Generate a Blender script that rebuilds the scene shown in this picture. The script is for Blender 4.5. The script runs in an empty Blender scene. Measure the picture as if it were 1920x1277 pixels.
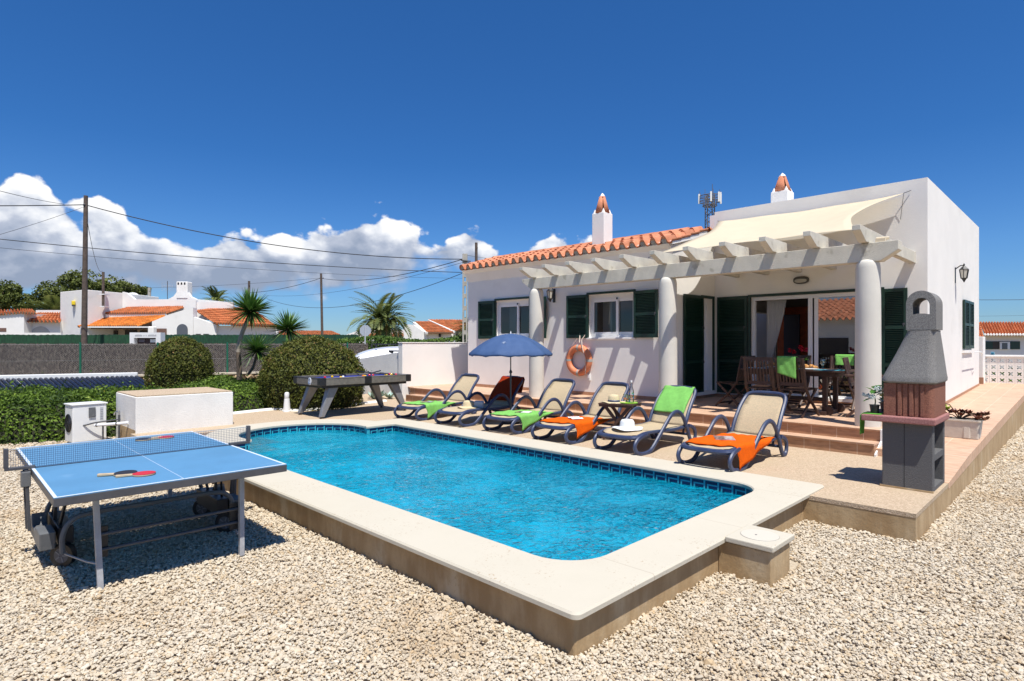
import bpy, bmesh, math, random
import numpy as np
from mathutils import Vector, Matrix, Euler
from mathutils import noise as mnoise
random.seed(7); rng = np.random.default_rng(11)
scene = bpy.context.scene
PI = math.pi
# ------------------------------------------------------------------ camera
TH = math.radians(134.8)
FW = (math.cos(TH), math.sin(TH)); RT = (math.sin(TH), -math.cos(TH))
cam_d = bpy.data.cameras.new('camera'); cam = bpy.data.objects.new('camera', cam_d)
scene.collection.objects.link(cam); scene.camera = cam
cam.location = (0, 0, 1.74); cam.rotation_euler = (PI/2, 0, TH - PI/2)
cam_d.sensor_width = 36; cam_d.lens = 1105/1920*36; cam_d.shift_y = 4.5/1920
cam_d.clip_start = 0.05; cam_d.clip_end = 8000
scene.render.resolution_x = 1024; scene.render.resolution_y = 681
# ------------------------------------------------------------------ sun
SUN = Vector((.39, -.19, 1.0)).normalized()
sd = bpy.data.lights.new('sun', 'SUN'); sun = bpy.data.objects.new('sun', sd)
scene.collection.objects.link(sun); sun.location = (0, 0, 30)
sun.rotation_euler = SUN.to_track_quat('Z', 'Y').to_euler()
sd.energy = 4.35; sd.angle = math.radians(.5); sd.color = (1, .965, .90)
# ------------------------------------------------------------------ sky and clouds (world)
w = bpy.data.worlds.new('World'); scene.world = w; w.use_nodes = True
nt = w.node_tree; nt.nodes.clear()
def N(nt, t, **k):
    n = nt.nodes.new(t)
    for a, b in k.items(): setattr(n, a, b)
    return n
def lk(nt, a, b): nt.links.new(a, b)
def M(nt, op, a, b=None, c=None, clamp=False):
    n = N(nt, 'ShaderNodeMath', operation=op); n.use_clamp = clamp
    for i, v in enumerate((a, b, c)):
        if v is None: continue
        if isinstance(v, (int, float)): n.inputs[i].default_value = v
        else: lk(nt, v, n.inputs[i])
    return n.outputs[0]
def MIX(nt, fac, a, b, blend='MIX'):
    n = N(nt, 'ShaderNodeMix', data_type='RGBA', blend_type=blend)
    for s, v in (('Factor', fac), ('A', a), ('B', b)):
        i = [q for q in n.inputs if q.name == s and (q.type == 'VALUE' if s == 'Factor' else q.type == 'RGBA')][0]
        if isinstance(v, (int, float)): i.default_value = v
        elif isinstance(v, tuple): i.default_value = v if len(v) == 4 else v + (1,)
        else: lk(nt, v, i)
    return [o for o in n.outputs if o.type == 'RGBA'][0]
def MR(nt, v, a, b, c=0., d=1., smooth=True):
    n = N(nt, 'ShaderNodeMapRange', interpolation_type='SMOOTHSTEP' if smooth else 'LINEAR')
    lk(nt, v, n.inputs['Value'])
    for i, x in zip(('From Min', 'From Max', 'To Min', 'To Max'), (a, b, c, d)): n.inputs[i].default_value = x
    return n.outputs['Result']
sky = N(nt, 'ShaderNodeTexSky', sky_type='NISHITA'); sky.sun_disc = False
sky.sun_elevation = math.asin(SUN.z); sky.sun_rotation = math.atan2(SUN.x, SUN.y)
sky.altitude = 0; sky.air_density = 1.0; sky.dust_density = .15; sky.ozone_density = 3.0
tc = N(nt, 'ShaderNodeTexCoord'); sep = N(nt, 'ShaderNodeSeparateXYZ'); lk(nt, tc.outputs['Generated'], sep.inputs[0])
sx, sy, sz = sep.outputs
ff = M(nt, 'ADD', M(nt, 'MULTIPLY', sx, FW[0]), M(nt, 'MULTIPLY', sy, FW[1]))
rr = M(nt, 'ADD', M(nt, 'MULTIPLY', sx, RT[0]), M(nt, 'MULTIPLY', sy, RT[1]))
az = M(nt, 'ARCTAN2', rr, ff)            # compass angle, radians
hor = M(nt, 'SQRT', M(nt, 'ADD', M(nt, 'MULTIPLY', sx, sx), M(nt, 'MULTIPLY', sy, sy)))
el = M(nt, 'ARCTAN2', sz, hor)
def cloud_curve(pts, lo, hi):             # height of the cloud bank round the compass
    t = M(nt, 'MULTIPLY_ADD', az, 1/1.8, .5, clamp=True)
    c = N(nt, 'ShaderNodeFloatCurve'); lk(nt, t, c.inputs['Value'])
    cv = c.mapping.curves[0]; ps = []
    for px, py in pts:
        a = math.atan((px-960)/1105); e = math.atan((643-py)/math.hypot(px-960, 1105))
        ps.append((a/1.8+.5, (e-lo)/(hi-lo)))
    while len(cv.points) > 2: cv.points.remove(cv.points[0])
    cv.points[0].location = (0, ps[0][1]); cv.points[1].location = (1, ps[-1][1])
    for p in ps: cv.points.new(*p)
    for p in cv.points: p.handle_type = 'AUTO_CLAMPED'
    c.mapping.update()
    return M(nt, 'MULTIPLY_ADD', c.outputs[0], hi-lo, lo)
top = cloud_curve([(-80, 400), (0, 338), (60, 325), (110, 362), (150, 390), (195, 368), (250, 405), (300, 428), (350, 440), (390, 438), (440, 428), (480, 438), (530, 425),
                   (600, 410), (650, 396), (700, 392), (745, 402), (780, 425), (800, 442), (850, 448), (880, 438), (905, 450), (950, 468), (1000, 458), (1045, 432), (1095, 430), (1135, 460), (1180, 540), (1260, 640)], 0, .32)
bot = cloud_curve([(-80, 570), (0, 560), (100, 556), (200, 540), (300, 545), (400, 555), (480, 552), (560, 545), (650, 540), (740, 538), (790, 505), (860, 500), (960, 515), (1100, 520), (1200, 600)], 0, .32)
cmb = N(nt, 'ShaderNodeCombineXYZ'); lk(nt, az, cmb.inputs[0]); lk(nt, M(nt, 'MULTIPLY', el, 1.35), cmb.inputs[1]); cmb.inputs[2].default_value = 3.1
def fbm(vec, scale, detail, rough=.55, dist=0.):
    n = N(nt, 'ShaderNodeTexNoise'); n.inputs['Scale'].default_value = scale; n.inputs['Detail'].default_value = detail
    n.inputs['Roughness'].default_value = rough; n.inputs['Distortion'].default_value = dist
    lk(nt, vec, n.inputs['Vector']); return n.outputs['Fac']
def billow(vec, scale):                   # rounded cauliflower lumps
    v = N(nt, 'ShaderNodeTexVoronoi', feature='SMOOTH_F1'); v.inputs['Scale'].default_value = scale
    v.inputs['Smoothness'].default_value = .25; v.inputs['Detail'].default_value = 0
    lk(nt, vec, v.inputs['Vector']); return v.outputs['Distance']
def field(vec):
    a = fbm(vec, 10, 9, .58)
    wv_ = N(nt, 'ShaderNodeTexNoise'); wv_.inputs['Scale'].default_value = 26; wv_.inputs['Detail'].default_value = 3; lk(nt, vec, wv_.inputs['Vector'])
    vv = N(nt, 'ShaderNodeVectorMath', operation='MULTIPLY_ADD'); lk(nt, wv_.outputs['Color'], vv.inputs[0]); vv.inputs[1].default_value = (.022, .022, .022); lk(nt, vec, vv.inputs[2])
    b = billow(vv.outputs[0], 19); b2 = billow(vv.outputs[0], 44)
    return M(nt, 'ADD', M(nt, 'MULTIPLY', M(nt, 'SUBTRACT', a, .5), .085), M(nt, 'ADD', M(nt, 'MULTIPLY', M(nt, 'SUBTRACT', .36, b), .040), M(nt, 'MULTIPLY', M(nt, 'SUBTRACT', .36, b2), .016)))
n0 = field(cmb.outputs[0])
dtop = M(nt, 'ADD', M(nt, 'SUBTRACT', top, el), n0)
dbot = M(nt, 'ADD', M(nt, 'SUBTRACT', el, M(nt, 'SUBTRACT', bot, .016)), M(nt, 'MULTIPLY', n0, .9))
dens = M(nt, 'MULTIPLY', MR(nt, dtop, -.002, .007), MR(nt, dbot, -.006, .03))
# shading: density compared with the density a little towards the sun
off = N(nt, 'ShaderNodeVectorMath', operation='ADD'); lk(nt, cmb.outputs[0], off.inputs[0]); off.inputs[1].default_value = (.010, .020, 0)
n1 = field(off.outputs[0])
relief = M(nt, 'SUBTRACT', n0, n1)
thick = M(nt, 'SUBTRACT', top, el)
lit = M(nt, 'ADD', MR(nt, thick, .085, -.008, .16, .90), M(nt, 'MULTIPLY', relief, 12.))
lit2 = M(nt, 'ADD', M(nt, 'SUBTRACT', lit, .06), M(nt, 'MULTIPLY', M(nt, 'SUBTRACT', fbm(cmb.outputs[0], 8, 6), .5), 2.1))
ccol = N(nt, 'ShaderNodeValToRGB'); lk(nt, lit2, ccol.inputs[0])
cr = ccol.color_ramp; cr.elements[0].position = .12; cr.elements[0].color = (.27, .33, .45, 1)
cr.elements[1].position = .88; cr.elements[1].color = (.93, .93, .93, 1)
e = cr.elements.new(.45); e.color = (.44, .49, .60, 1); e = cr.elements.new(.68); e.color = (.72, .75, .81, 1)
hsv = N(nt, 'ShaderNodeHueSaturation'); hsv.inputs['Saturation'].default_value = 1.12; hsv.inputs['Value'].default_value = 1.0
lk(nt, sky.outputs[0], hsv.inputs['Color'])
tint = N(nt, 'ShaderNodeValToRGB'); lk(nt, MR(nt, el, -.02, .60, smooth=False), tint.inputs[0]); tr_ = tint.color_ramp
tr_.elements[0].position = 0; tr_.elements[0].color = (.25, .36, .55, 1); tr_.elements[1].position = 1; tr_.elements[1].color = (.17, .37, .56, 1)
for p_, c_ in ((.10, (.22, .34, .52)), (.25, (.22, .36, .54)), (.5, (.155, .33, .52))): q_ = tr_.elements.new(p_); q_.color = c_+(1,)
skyc = MIX(nt, 1., hsv.outputs[0], tint.outputs[0], 'MULTIPLY')
bgs = N(nt, 'ShaderNodeBackground'); lk(nt, skyc, bgs.inputs[0]); bgs.inputs[1].default_value = .15
bgc = N(nt, 'ShaderNodeBackground'); lk(nt, ccol.outputs[0], bgc.inputs[0]); bgc.inputs[1].default_value = .80
mx = N(nt, 'ShaderNodeMixShader'); lk(nt, dens, mx.inputs[0]); lk(nt, bgs.outputs[0], mx.inputs[1]); lk(nt, bgc.outputs[0], mx.inputs[2])
wo = N(nt, 'ShaderNodeOutputWorld'); lk(nt, mx.outputs[0], wo.inputs[0])
w.cycles.sampling_method = 'MANUAL'; w.cycles.sample_map_resolution = 512
scene.view_settings.view_transform = 'Standard'; scene.view_settings.look = 'None'
scene.view_settings.exposure = 0.54; scene.view_settings.gamma = 1
scene.render.engine = 'CYCLES'
scene.cycles.max_bounces = 8; scene.cycles.transparent_max_bounces = 24; scene.cycles.caustics_refractive = False; scene.cycles.caustics_reflective = False

# ================================================================== helpers
COL = scene.collection
class MB:
    def __init__(s): s.v = []; s.f = []; s.r = []; s.M = None
    def pt(s, p):
        if s.M is not None: p = s.M @ Vector(p)
        s.v.append((p[0], p[1], p[2])); return len(s.v)-1
    def face(s, idx, r=0.): s.f.append(tuple(idx)); s.r.append(r)
    def poly(s, pts, r=0.): s.face([s.pt(p) for p in pts], r)
    def box(s, x0, x1, y0, y1, z0, z1, r=0.):
        i = [s.pt(p) for p in ((x0,y0,z0),(x1,y0,z0),(x1,y1,z0),(x0,y1,z0),(x0,y0,z1),(x1,y0,z1),(x1,y1,z1),(x0,y1,z1))]
        for q in ((0,3,2,1),(4,5,6,7),(0,1,5,4),(1,2,6,5),(2,3,7,6),(3,0,4,7)): s.face([i[k] for k in q], r)
    def prism(s, pts, z0, z1, r=0.):     # plan polygon (ccw) raised
        a = [s.pt((p[0], p[1], z0)) for p in pts]; b = [s.pt((p[0], p[1], z1)) for p in pts]; n = len(pts)
        s.face(a[::-1], r); s.face(b, r)
        for k in range(n): s.face((a[k], a[(k+1) % n], b[(k+1) % n], b[k]), r)
    def extr(s, pts, axis, a0, a1, r=0.):  # profile in the plane across an axis
        def q(p, t):
            return (t, p[0], p[1]) if axis == 'x' else ((p[0], t, p[1]) if axis == 'y' else (p[0], p[1], t))
        a = [s.pt(q(p, a0)) for p in pts]; b = [s.pt(q(p, a1)) for p in pts]; n = len(pts)
        s.face(a[::-1], r); s.face(b, r)
        for k in range(n): s.face((a[k], a[(k+1) % n], b[(k+1) % n], b[k]), r)
    def bar(s, a, b, w, h=None, up=(0,0,1), r=0.):   # rectangular bar between points
        h = h or w; a = Vector(a); b = Vector(b); d = (b-a).normalized(); u = Vector(up)
        if abs(d.dot(u)) > .99: u = Vector((1,0,0))
        x = d.cross(u).normalized(); y = x.cross(d).normalized(); i = []
        for p in (a, b):
            for sx_, sy_ in ((-1,-1),(1,-1),(1,1),(-1,1)): i.append(s.pt(p + x*sx_*w/2 + y*sy_*h/2))
        for q in ((3,2,1,0),(4,5,6,7),(0,1,5,4),(1,2,6,5),(2,3,7,6),(3,0,4,7)): s.face([i[k] for k in q], r)
    def tube(s, path, rad, seg=8, closed=False, flat=1.0, r=0., side=None):
        P = [Vector(p) for p in path]; n = len(P); rings = []; prev = None
        for k in range(n):
            if closed: d = (P[(k+1) % n]-P[k-1])
            else: d = P[min(k+1, n-1)]-P[max(k-1, 0)]
            d.normalize()
            if side is not None: u = Vector(side) - d*d.dot(Vector(side)); u.normalize()
            elif prev is None:
                u = Vector((0,0,1)) if abs(d.z) < .9 else Vector((1,0,0)); u = (u-d*d.dot(u)).normalized()
            else: u = (prev-d*d.dot(prev)).normalized()
            prev = u; v = d.cross(u); R = rad[k] if isinstance(rad, (list, tuple)) else rad
            rings.append([s.pt(P[k]+u*math.cos(t)*R+v*math.sin(t)*R*flat) for t in [2*PI*j/seg for j in range(seg)]])
        m = n if closed else n-1
        for k in range(m):
            A = rings[k]; B = rings[(k+1) % n]
            for j in range(seg): s.face((A[j], A[(j+1) % seg], B[(j+1) % seg], B[j]), r)
        if not closed: s.face(rings[0][::-1], r); s.face(rings[-1], r)
    def lathe(s, prof, c=(0,0,0), seg=20, r=0.):
        rings = []
        for R, z in prof:
            rings.append([s.pt((c[0]+R*math.cos(2*PI*j/seg), c[1]+R*math.sin(2*PI*j/seg), c[2]+z)) for j in range(seg)])
        for A, B in zip(rings, rings[1:]):
            for j in range(seg): s.face((A[j], A[(j+1) % seg], B[(j+1) % seg], B[j]), r)
        s.face(rings[0][::-1], r); s.face(rings[-1], r)
    def ball(s, c, R, seg=12, sc=(1,1,1), r=0.):
        n = seg//2; rings = []
        for i in range(1, n):
            a = PI*i/n
            rings.append([s.pt((c[0]+R*sc[0]*math.sin(a)*math.cos(2*PI*j/seg), c[1]+R*sc[1]*math.sin(a)*math.sin(2*PI*j/seg), c[2]-R*sc[2]*math.cos(a))) for j in range(seg)])
        b = s.pt((c[0], c[1], c[2]-R*sc[2])); t = s.pt((c[0], c[1], c[2]+R*sc[2]))
        for A, B in zip(rings, rings[1:]):
            for j in range(seg): s.face((A[j], A[(j+1) % seg], B[(j+1) % seg], B[j]), r)
        for j in range(seg):
            s.face((b, rings[0][(j+1) % seg], rings[0][j]), r); s.face((t, rings[-1][j], rings[-1][(j+1) % seg]), r)
    def sheet(s, g, r=0.):                # grid of points
        I = [[s.pt(p) for p in row] for row in g]
        for i in range(len(g)-1):
            for j in range(len(g[0])-1): s.face((I[i][j], I[i][j+1], I[i+1][j+1], I[i+1][j]), r)
    def build(s, name, mat, parent=None, smooth=False, bevel=0., world=False, solid=0., sub=0, seg=2):
        me = bpy.data.meshes.new(name); me.from_pydata(s.v, [], s.f); me.materials.append(mat)
        if any(s.r):
            at = me.attributes.new('rnd', 'FLOAT', 'FACE'); at.data.foreach_set('value', s.r)
        o = bpy.data.objects.new(name, me); COL.objects.link(o)
        if parent is not None:
            o.parent = parent
            if world:
                q = Vector((0,0,0)); p = parent
                while p is not None: q += p.location; p = p.parent
                for v in me.vertices: v.co -= q
        me.update()
        if smooth:
            me.polygons.foreach_set('use_smooth', [True]*len(me.polygons))
            if smooth != 'all':
                bm = bmesh.new(); bm.from_mesh(me)
                for ed in bm.edges:
                    if len(ed.link_faces) == 2 and ed.calc_face_angle(0) > .7: ed.smooth = False
                bm.to_mesh(me); bm.free()
        if solid: m = o.modifiers.new('s', 'SOLIDIFY'); m.thickness = solid; m.offset = 0
        if bevel: m = o.modifiers.new('b', 'BEVEL'); m.width = bevel; m.segments = seg; m.limit_method = 'ANGLE'; m.angle_limit = .6
        if sub: m = o.modifiers.new('u', 'SUBSURF'); m.levels = sub; m.render_levels = sub
        return o
def npmesh(name, V, F, mat, parent=None, rnd=None, smooth=False):
    me = bpy.data.meshes.new(name); k = F.shape[1]; nF = F.shape[0]
    me.vertices.add(len(V)); me.vertices.foreach_set('co', V.astype(np.float32).ravel())
    me.loops.add(nF*k); me.loops.foreach_set('vertex_index', F.astype(np.int32).ravel())
    me.polygons.add(nF); me.polygons.foreach_set('loop_start', np.arange(0, nF*k, k, dtype=np.int32))
    if rnd is not None:
        at = me.attributes.new('rnd', 'FLOAT', 'FACE'); at.data.foreach_set('value', rnd.astype(np.float32))
    me.update(calc_edges=True); me.materials.append(mat)
    me.polygons.foreach_set('use_smooth', [smooth]*nF)
    o = bpy.data.objects.new(name, me); COL.objects.link(o)
    if parent is not None: o.parent = parent
    return o
def tag(o, label=None, cat=None, group=None, kind=None):
    if label: o['label'] = label
    if cat: o['category'] = cat
    if group: o['group'] = group
    if kind: o['kind'] = kind
    return o
def thing(name, label, cat, loc=(0,0,0), rz=0, group=None):
    o = bpy.data.objects.new(name, None); COL.objects.link(o); o.location = loc; o.rotation_euler = (0,0,rz); o.empty_display_size = .1
    return tag(o, label, cat, group)
def kids(o): return [c for c in bpy.data.objects if c.parent == o]
def dup(o, loc=None, rz=None, label=None, parent=None, group=None):
    c = o.copy(); COL.objects.link(c); c.parent = parent
    if loc is not None: c.location = loc
    if rz is not None: c.rotation_euler = (0,0,rz)
    if label: c['label'] = label
    if group: c['group'] = group
    for k in kids(o): dup(k, parent=c)
    return c
RZ = TH - PI/2                            # far things stand square to the view: local x lateral, y depth
def far(px, d): return (px-960)/1105*d
def fz(py, d): return 1.74-(py-643)*d/1105
def LD(l, d): return (d*FW[0]+l*RT[0], d*FW[1]+l*RT[1])
# ================================================================== materials
MATS = {}
def mat(name, col, rough=.6, var=.0, vscale=3., bump=0., bscale=40., spec=.5, metal=0., col2=None, rnd=0., detail=6., trans=None, coat=0., stain=None):
    if name in MATS: return MATS[name]
    m = bpy.data.materials.new(name); m.use_nodes = True; nt = m.node_tree
    b = nt.nodes['Principled BSDF']; b.inputs['Roughness'].default_value = rough
    b.inputs['Metallic'].default_value = metal; b.inputs['Specular IOR Level'].default_value = spec; b.inputs['Coat Weight'].default_value = coat
    c = tuple(col)+(1,)
    tc = N(nt, 'ShaderNodeTexCoord'); out = None
    if var or col2:
        n = N(nt, 'ShaderNodeTexNoise'); n.inputs['Scale'].default_value = vscale; n.inputs['Detail'].default_value = detail; n.inputs['Roughness'].default_value = .65
        lk(nt, tc.outputs['Object'], n.inputs['Vector'])
        f = MR(nt, n.outputs['Fac'], .35, .65)
        c2 = tuple(col2)+(1,) if col2 else tuple(min(1, x*(1-var)) for x in col)+(1,)
        out = MIX(nt, f, c, c2)
    else:
        out = None
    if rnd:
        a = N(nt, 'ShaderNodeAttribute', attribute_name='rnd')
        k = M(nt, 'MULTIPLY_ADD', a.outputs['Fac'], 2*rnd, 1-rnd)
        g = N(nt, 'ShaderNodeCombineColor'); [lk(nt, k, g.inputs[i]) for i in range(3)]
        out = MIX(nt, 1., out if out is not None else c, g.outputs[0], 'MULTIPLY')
    if stain:                              # (colour, scale, threshold)
        n = N(nt, 'ShaderNodeTexNoise'); n.inputs['Scale'].default_value = stain[1]; n.inputs['Detail'].default_value = 7
        lk(nt, tc.outputs['Object'], n.inputs['Vector'])
        out = MIX(nt, M(nt, 'MULTIPLY', MR(nt, n.outputs['Fac'], stain[2], stain[2]+.12), stain[3] if len(stain) > 3 else .7), out if out is not None else c, tuple(stain[0])+(1,))
    if out is not None: lk(nt, out, b.inputs['Base Color'])
    else: b.inputs['Base Color'].default_value = c
    if bump:
        n = N(nt, 'ShaderNodeTexNoise'); n.inputs['Scale'].default_value = bscale; n.inputs['Detail'].default_value = 4
        lk(nt, tc.outputs['Object'], n.inputs['Vector'])
        bp = N(nt, 'ShaderNodeBump'); bp.inputs['Strength'].default_value = bump; bp.inputs['Distance'].default_value = .01
        lk(nt, n.outputs['Fac'], bp.inputs['Height']); lk(nt, bp.outputs[0], b.inputs['Normal'])
    if trans:
        t = N(nt, 'ShaderNodeBsdfTranslucent'); 
        if out is not None: lk(nt, out, t.inputs[0])
        else: t.inputs[0].default_value = c
        ms = N(nt, 'ShaderNodeMixShader'); ms.inputs[0].default_value = trans
        lk(nt, b.outputs[0], ms.inputs[1]); lk(nt, t.outputs[0], ms.inputs[2]); lk(nt, ms.outputs[0], nt.nodes['Material Output'].inputs[0])
    MATS[name] = m; return m
white = mat('white_render', (.84, .815, .77), .85, .05, 1.2, .16, 45, .2, stain=((.70, .67, .62), .9, .58, .45))
white_old = mat('white_render_old', (.81, .79, .745), .9, .08, 2.5, .5, 40, .2, stain=((.50, .47, .42), 1.3, .62, .35))
white_pl = mat('white_plastic', (.78, .78, .76), .4, .03, 5)
upvc = mat('white_frame', (.80, .80, .81), .3, .02, 5)
green = mat('green_shutter', (.008, .038, .024), .38, .25, 9, .1, 60)
green_post = mat('green_post', (.008, .13, .075), .4)
def tile_mat(name, a, b_, c_):
    m = mat(name, a, .85, 0, 7, .4, 90, .2, col2=b_, rnd=.22, stain=(c_, 2.2, .60, .75)); return m
terra = tile_mat('terracotta_tile', (.60, .25, .14), (.50, .19, .10), (.34, .18, .11))
terra2 = tile_mat('terracotta_far', (.62, .20, .07), (.50, .17, .07), (.40, .20, .12))
terra_dk = mat('terracotta_cut_end', (.20, .12, .07), .95, .4, 20)
mortar = mat('tile_mortar', (.42, .37, .30), .95, .3, 25, .5, 60)
conc = mat('pergola_concrete', (.64, .60, .505), .88, .14, 3.5, .5, 70, .2, stain=((.30, .27, .20), 5.5, .60, .55))
conc_col = mat('column_render', (.66, .63, .56), .85, .07, 2.5, .25, 60, .2, stain=((.34, .30, .23), 9, .70, .5))
canvas = mat('sail_canvas', (.77, .68, .51), .8, .04, 3, .15, 120, .1, trans=.30)
sky_glass_name = 'window_glass'
def glass_mat(name, tint=(.9,.93,.92), refl=1.0, base=.08):
    m = bpy.data.materials.new(name); m.use_nodes = True; nt = m.node_tree; nt.nodes.clear()
    t = N(nt, 'ShaderNodeBsdfTransparent'); t.inputs[0].default_value = tint+(1,)
    g = N(nt, 'ShaderNodeBsdfGlossy'); g.inputs['Roughness'].default_value = .0
    fr = N(nt, 'ShaderNodeFresnel'); fr.inputs[0].default_value = 1.52
    f = M(nt, 'MULTIPLY_ADD', fr.outputs[0], 1.7*refl, base, clamp=True)
    ms = N(nt, 'ShaderNodeMixShader'); lk(nt, f, ms.inputs[0]); lk(nt, t.outputs[0], ms.inputs[1]); lk(nt, g.outputs[0], ms.inputs[2])
    o = N(nt, 'ShaderNodeOutputMaterial'); lk(nt, ms.outputs[0], o.inputs[0]); return m
glass = glass_mat('window_glass', (.6,.62,.60), .8, .03)
clear = glass_mat('clear_glass', (.93,.96,.95), 1.0, .04)
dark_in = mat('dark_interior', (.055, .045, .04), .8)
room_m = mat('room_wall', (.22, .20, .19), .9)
redwood = mat('red_door_wood', (.62, .13, .04), .45, .3, 6, .1, 30)
wood = mat('dark_teak', (.080, .040, .027), .55, .45, 9, .3, 60)
navy = mat('navy_resin', (.026, .038, .092), .45, .0, 6, .15, 90, .5, col2=(.045, .063, .120))
sling = mat('beige_sling', (.60, .47, .30), .8, .0, 60, .3, 300, .2, col2=(.48, .39, .26), stain=((.20, .16, .10), 3.2, .58, .6), trans=.12)
lime = mat('lime_towel', (.23, .56, .13), .95, .12, 18, .8, 350, .1)
orange = mat('orange_towel', (.85, .13, .006), .95, .12, 18, .8, 350, .1)
rust = mat('rust_towel', (.34, .035, .008), .95, .15, 18, .8, 350, .1)
black = mat('black_plastic', (.018, .018, .02), .4, .2, 8)
dgrey = mat('dark_grey_metal', (.075, .075, .082), .45, .2, 6, .1, 50)
grey_pl = mat('grey_plastic', (.14, .145, .15), .5, .2, 6, .1, 50)
leg_m = mat('worn_grey_metal', (.42, .42, .43), .42, .2, 8, .1, 40, stain=((.22, .13, .05), 14, .66, .6))
chrome = mat('bright_metal', (.6, .6, .6), .25, metal=1.)
stone_dk = mat('grey_lava_block', (.165, .163, .163), .95, .0, 200, .7, 150, .2, col2=(.085, .085, .087), detail=2)
stone_md = mat('grey_cast_stone', (.30, .29, .275), .95, .0, 190, .8, 150, .2, col2=(.145, .14, .135), detail=2)
stone_rd = mat('red_cast_stone', (.33, .15, .10), .95, .0, 120, .7, 170, .2, col2=(.20, .085, .06), detail=2)
stone_pk = mat('pink_cast_slab', (.40, .20, .18), .95, .0, 120, .5, 170, .2, col2=(.28, .12, .115), detail=2)
# ================================================================== ground, deck, pool
from mathutils.geometry import tessellate_polygon
def shader(name):
    m = bpy.data.materials.new(name); m.use_nodes = True; nt = m.node_tree
    return m, nt, nt.nodes['Principled BSDF']
def noise_n(nt, vec, scale, detail=5, rough=.6):
    n = N(nt, 'ShaderNodeTexNoise'); n.inputs['Scale'].default_value = scale; n.inputs['Detail'].default_value = detail; n.inputs['Roughness'].default_value = rough
    if vec is not None: lk(nt, vec, n.inputs['Vector'])
    return n.outputs['Fac']
def bumpn(nt, b, h, st=.5, dist=.01):
    p = N(nt, 'ShaderNodeBump'); p.inputs['Strength'].default_value = st; p.inputs['Distance'].default_value = dist
    lk(nt, h, p.inputs['Height']); lk(nt, p.outputs[0], b.inputs['Normal'])
# stony ground between and under the loose gravel
gm, nt, b = shader('gravel_bed'); tcn = N(nt, 'ShaderNodeTexCoord'); V = tcn.outputs['Object']
vo = N(nt, 'ShaderNodeTexVoronoi'); vo.inputs['Scale'].default_value = 34; lk(nt, V, vo.inputs['Vector'])
cr_ = N(nt, 'ShaderNodeSeparateColor'); lk(nt, vo.outputs['Color'], cr_.inputs[0])
c = MIX(nt, cr_.outputs[0], (.42, .33, .22), (.54, .45, .33)); c = MIX(nt, MR(nt, vo.outputs['Distance'], .25, .75), c, (.48, .40, .29))
lk(nt, c, b.inputs['Base Color']); b.inputs['Roughness'].default_value = .95
bumpn(nt, b, M(nt, 'MULTIPLY', vo.outputs['Distance'], -1.), .9, .015)
em, nt, b = shader('dry_earth'); V = N(nt, 'ShaderNodeTexCoord').outputs['Object']
lk(nt, MIX(nt, noise_n(nt, V, .35, 8), (.16, .14, .075), (.34, .27, .17)), b.inputs['Base Color']); b.inputs['Roughness'].default_value = 1
g = MB()
for x0, x1, y0, y1 in ((-1500, -10.5, -600, 1800), (-2.3, 700, -600, 1800), (-10.5, -2.3, -600, 2.9), (-10.5, -2.3, 6.2, 1800)): g.poly([(x0, y0, -.06), (x1, y0, -.06), (x1, y1, -.06), (x0, y1, -.06)])
tag(g.build('ground', em), kind='structure')
bay_c = (-9.35, 4.55)
g = MB()
# gravel bed: sheet round the pool and terrace
for x0, x1, y0, y1 in ((-17, 6, -6, 2.58), (-1.14, 6, 2.58, 24), (-2.04, -1.14, 2.58, 6.2), (-17, -11.3, 2.58, 4.2), (-11.3, -9.5, 2.58, 4.2)):
    g.poly([(x0, y0, -.012), (x1, y0, -.012), (x1, y1, -.012), (x0, y1, -.012)])
tag(g.build('gravel_bed', gm), kind='structure')
# road beyond the brown fence
am, nt, b = shader('asphalt'); V = N(nt, 'ShaderNodeTexCoord').outputs['Object']
lk(nt, MIX(nt, noise_n(nt, V, 3, 8), (.09, .09, .09), (.14, .135, .13)), b.inputs['Base Color']); b.inputs['Roughness'].default_value = .9
g = MB(); g.poly([(-32, -40, -.04), (-25.5, -40, -.04), (-22.5, 60, -.04), (-29, 60, -.04)]); tag(g.build('road', am), kind='structure')

# loose gravel: many small stones, one object
def in_view(x, y, extra=.45):
    d = x*FW[0]+y*FW[1]; l = x*RT[0]+y*RT[1]
    return (d > .9) & (np.abs(l) < (.87+extra)*d+.6)
def blocked(x, y):
    p = (x > -9.75) & (x < -2.05) & (y > 2.55) & (y < 6.6)
    p |= ((x-bay_c[0])**2+(y-bay_c[1])**2 < 1.46**2)
    p |= (x > -12.9) & (x < -1.115) & (y > 6.12)
    p |= (x > -12.6) & (x < -10) & (y > 4.05)
    p |= (x > -12.55) & (x < -11.22) & (y > 2.5) & (y < 4.05)
    p |= (x > -2.05) & (x < -1.65) & (y > 4.3) & (y < 4.93)
    return p
ico = []; bm = bmesh.new(); bmesh.ops.create_icosphere(bm, subdivisions=1, radius=1); icoV = np.array([v.co[:] for v in bm.verts]); icoF = np.array([[v.index for v in f.verts] for f in bm.faces]); bm.free()
gv, gf, gr = [], [], []; cnt = 0
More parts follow.
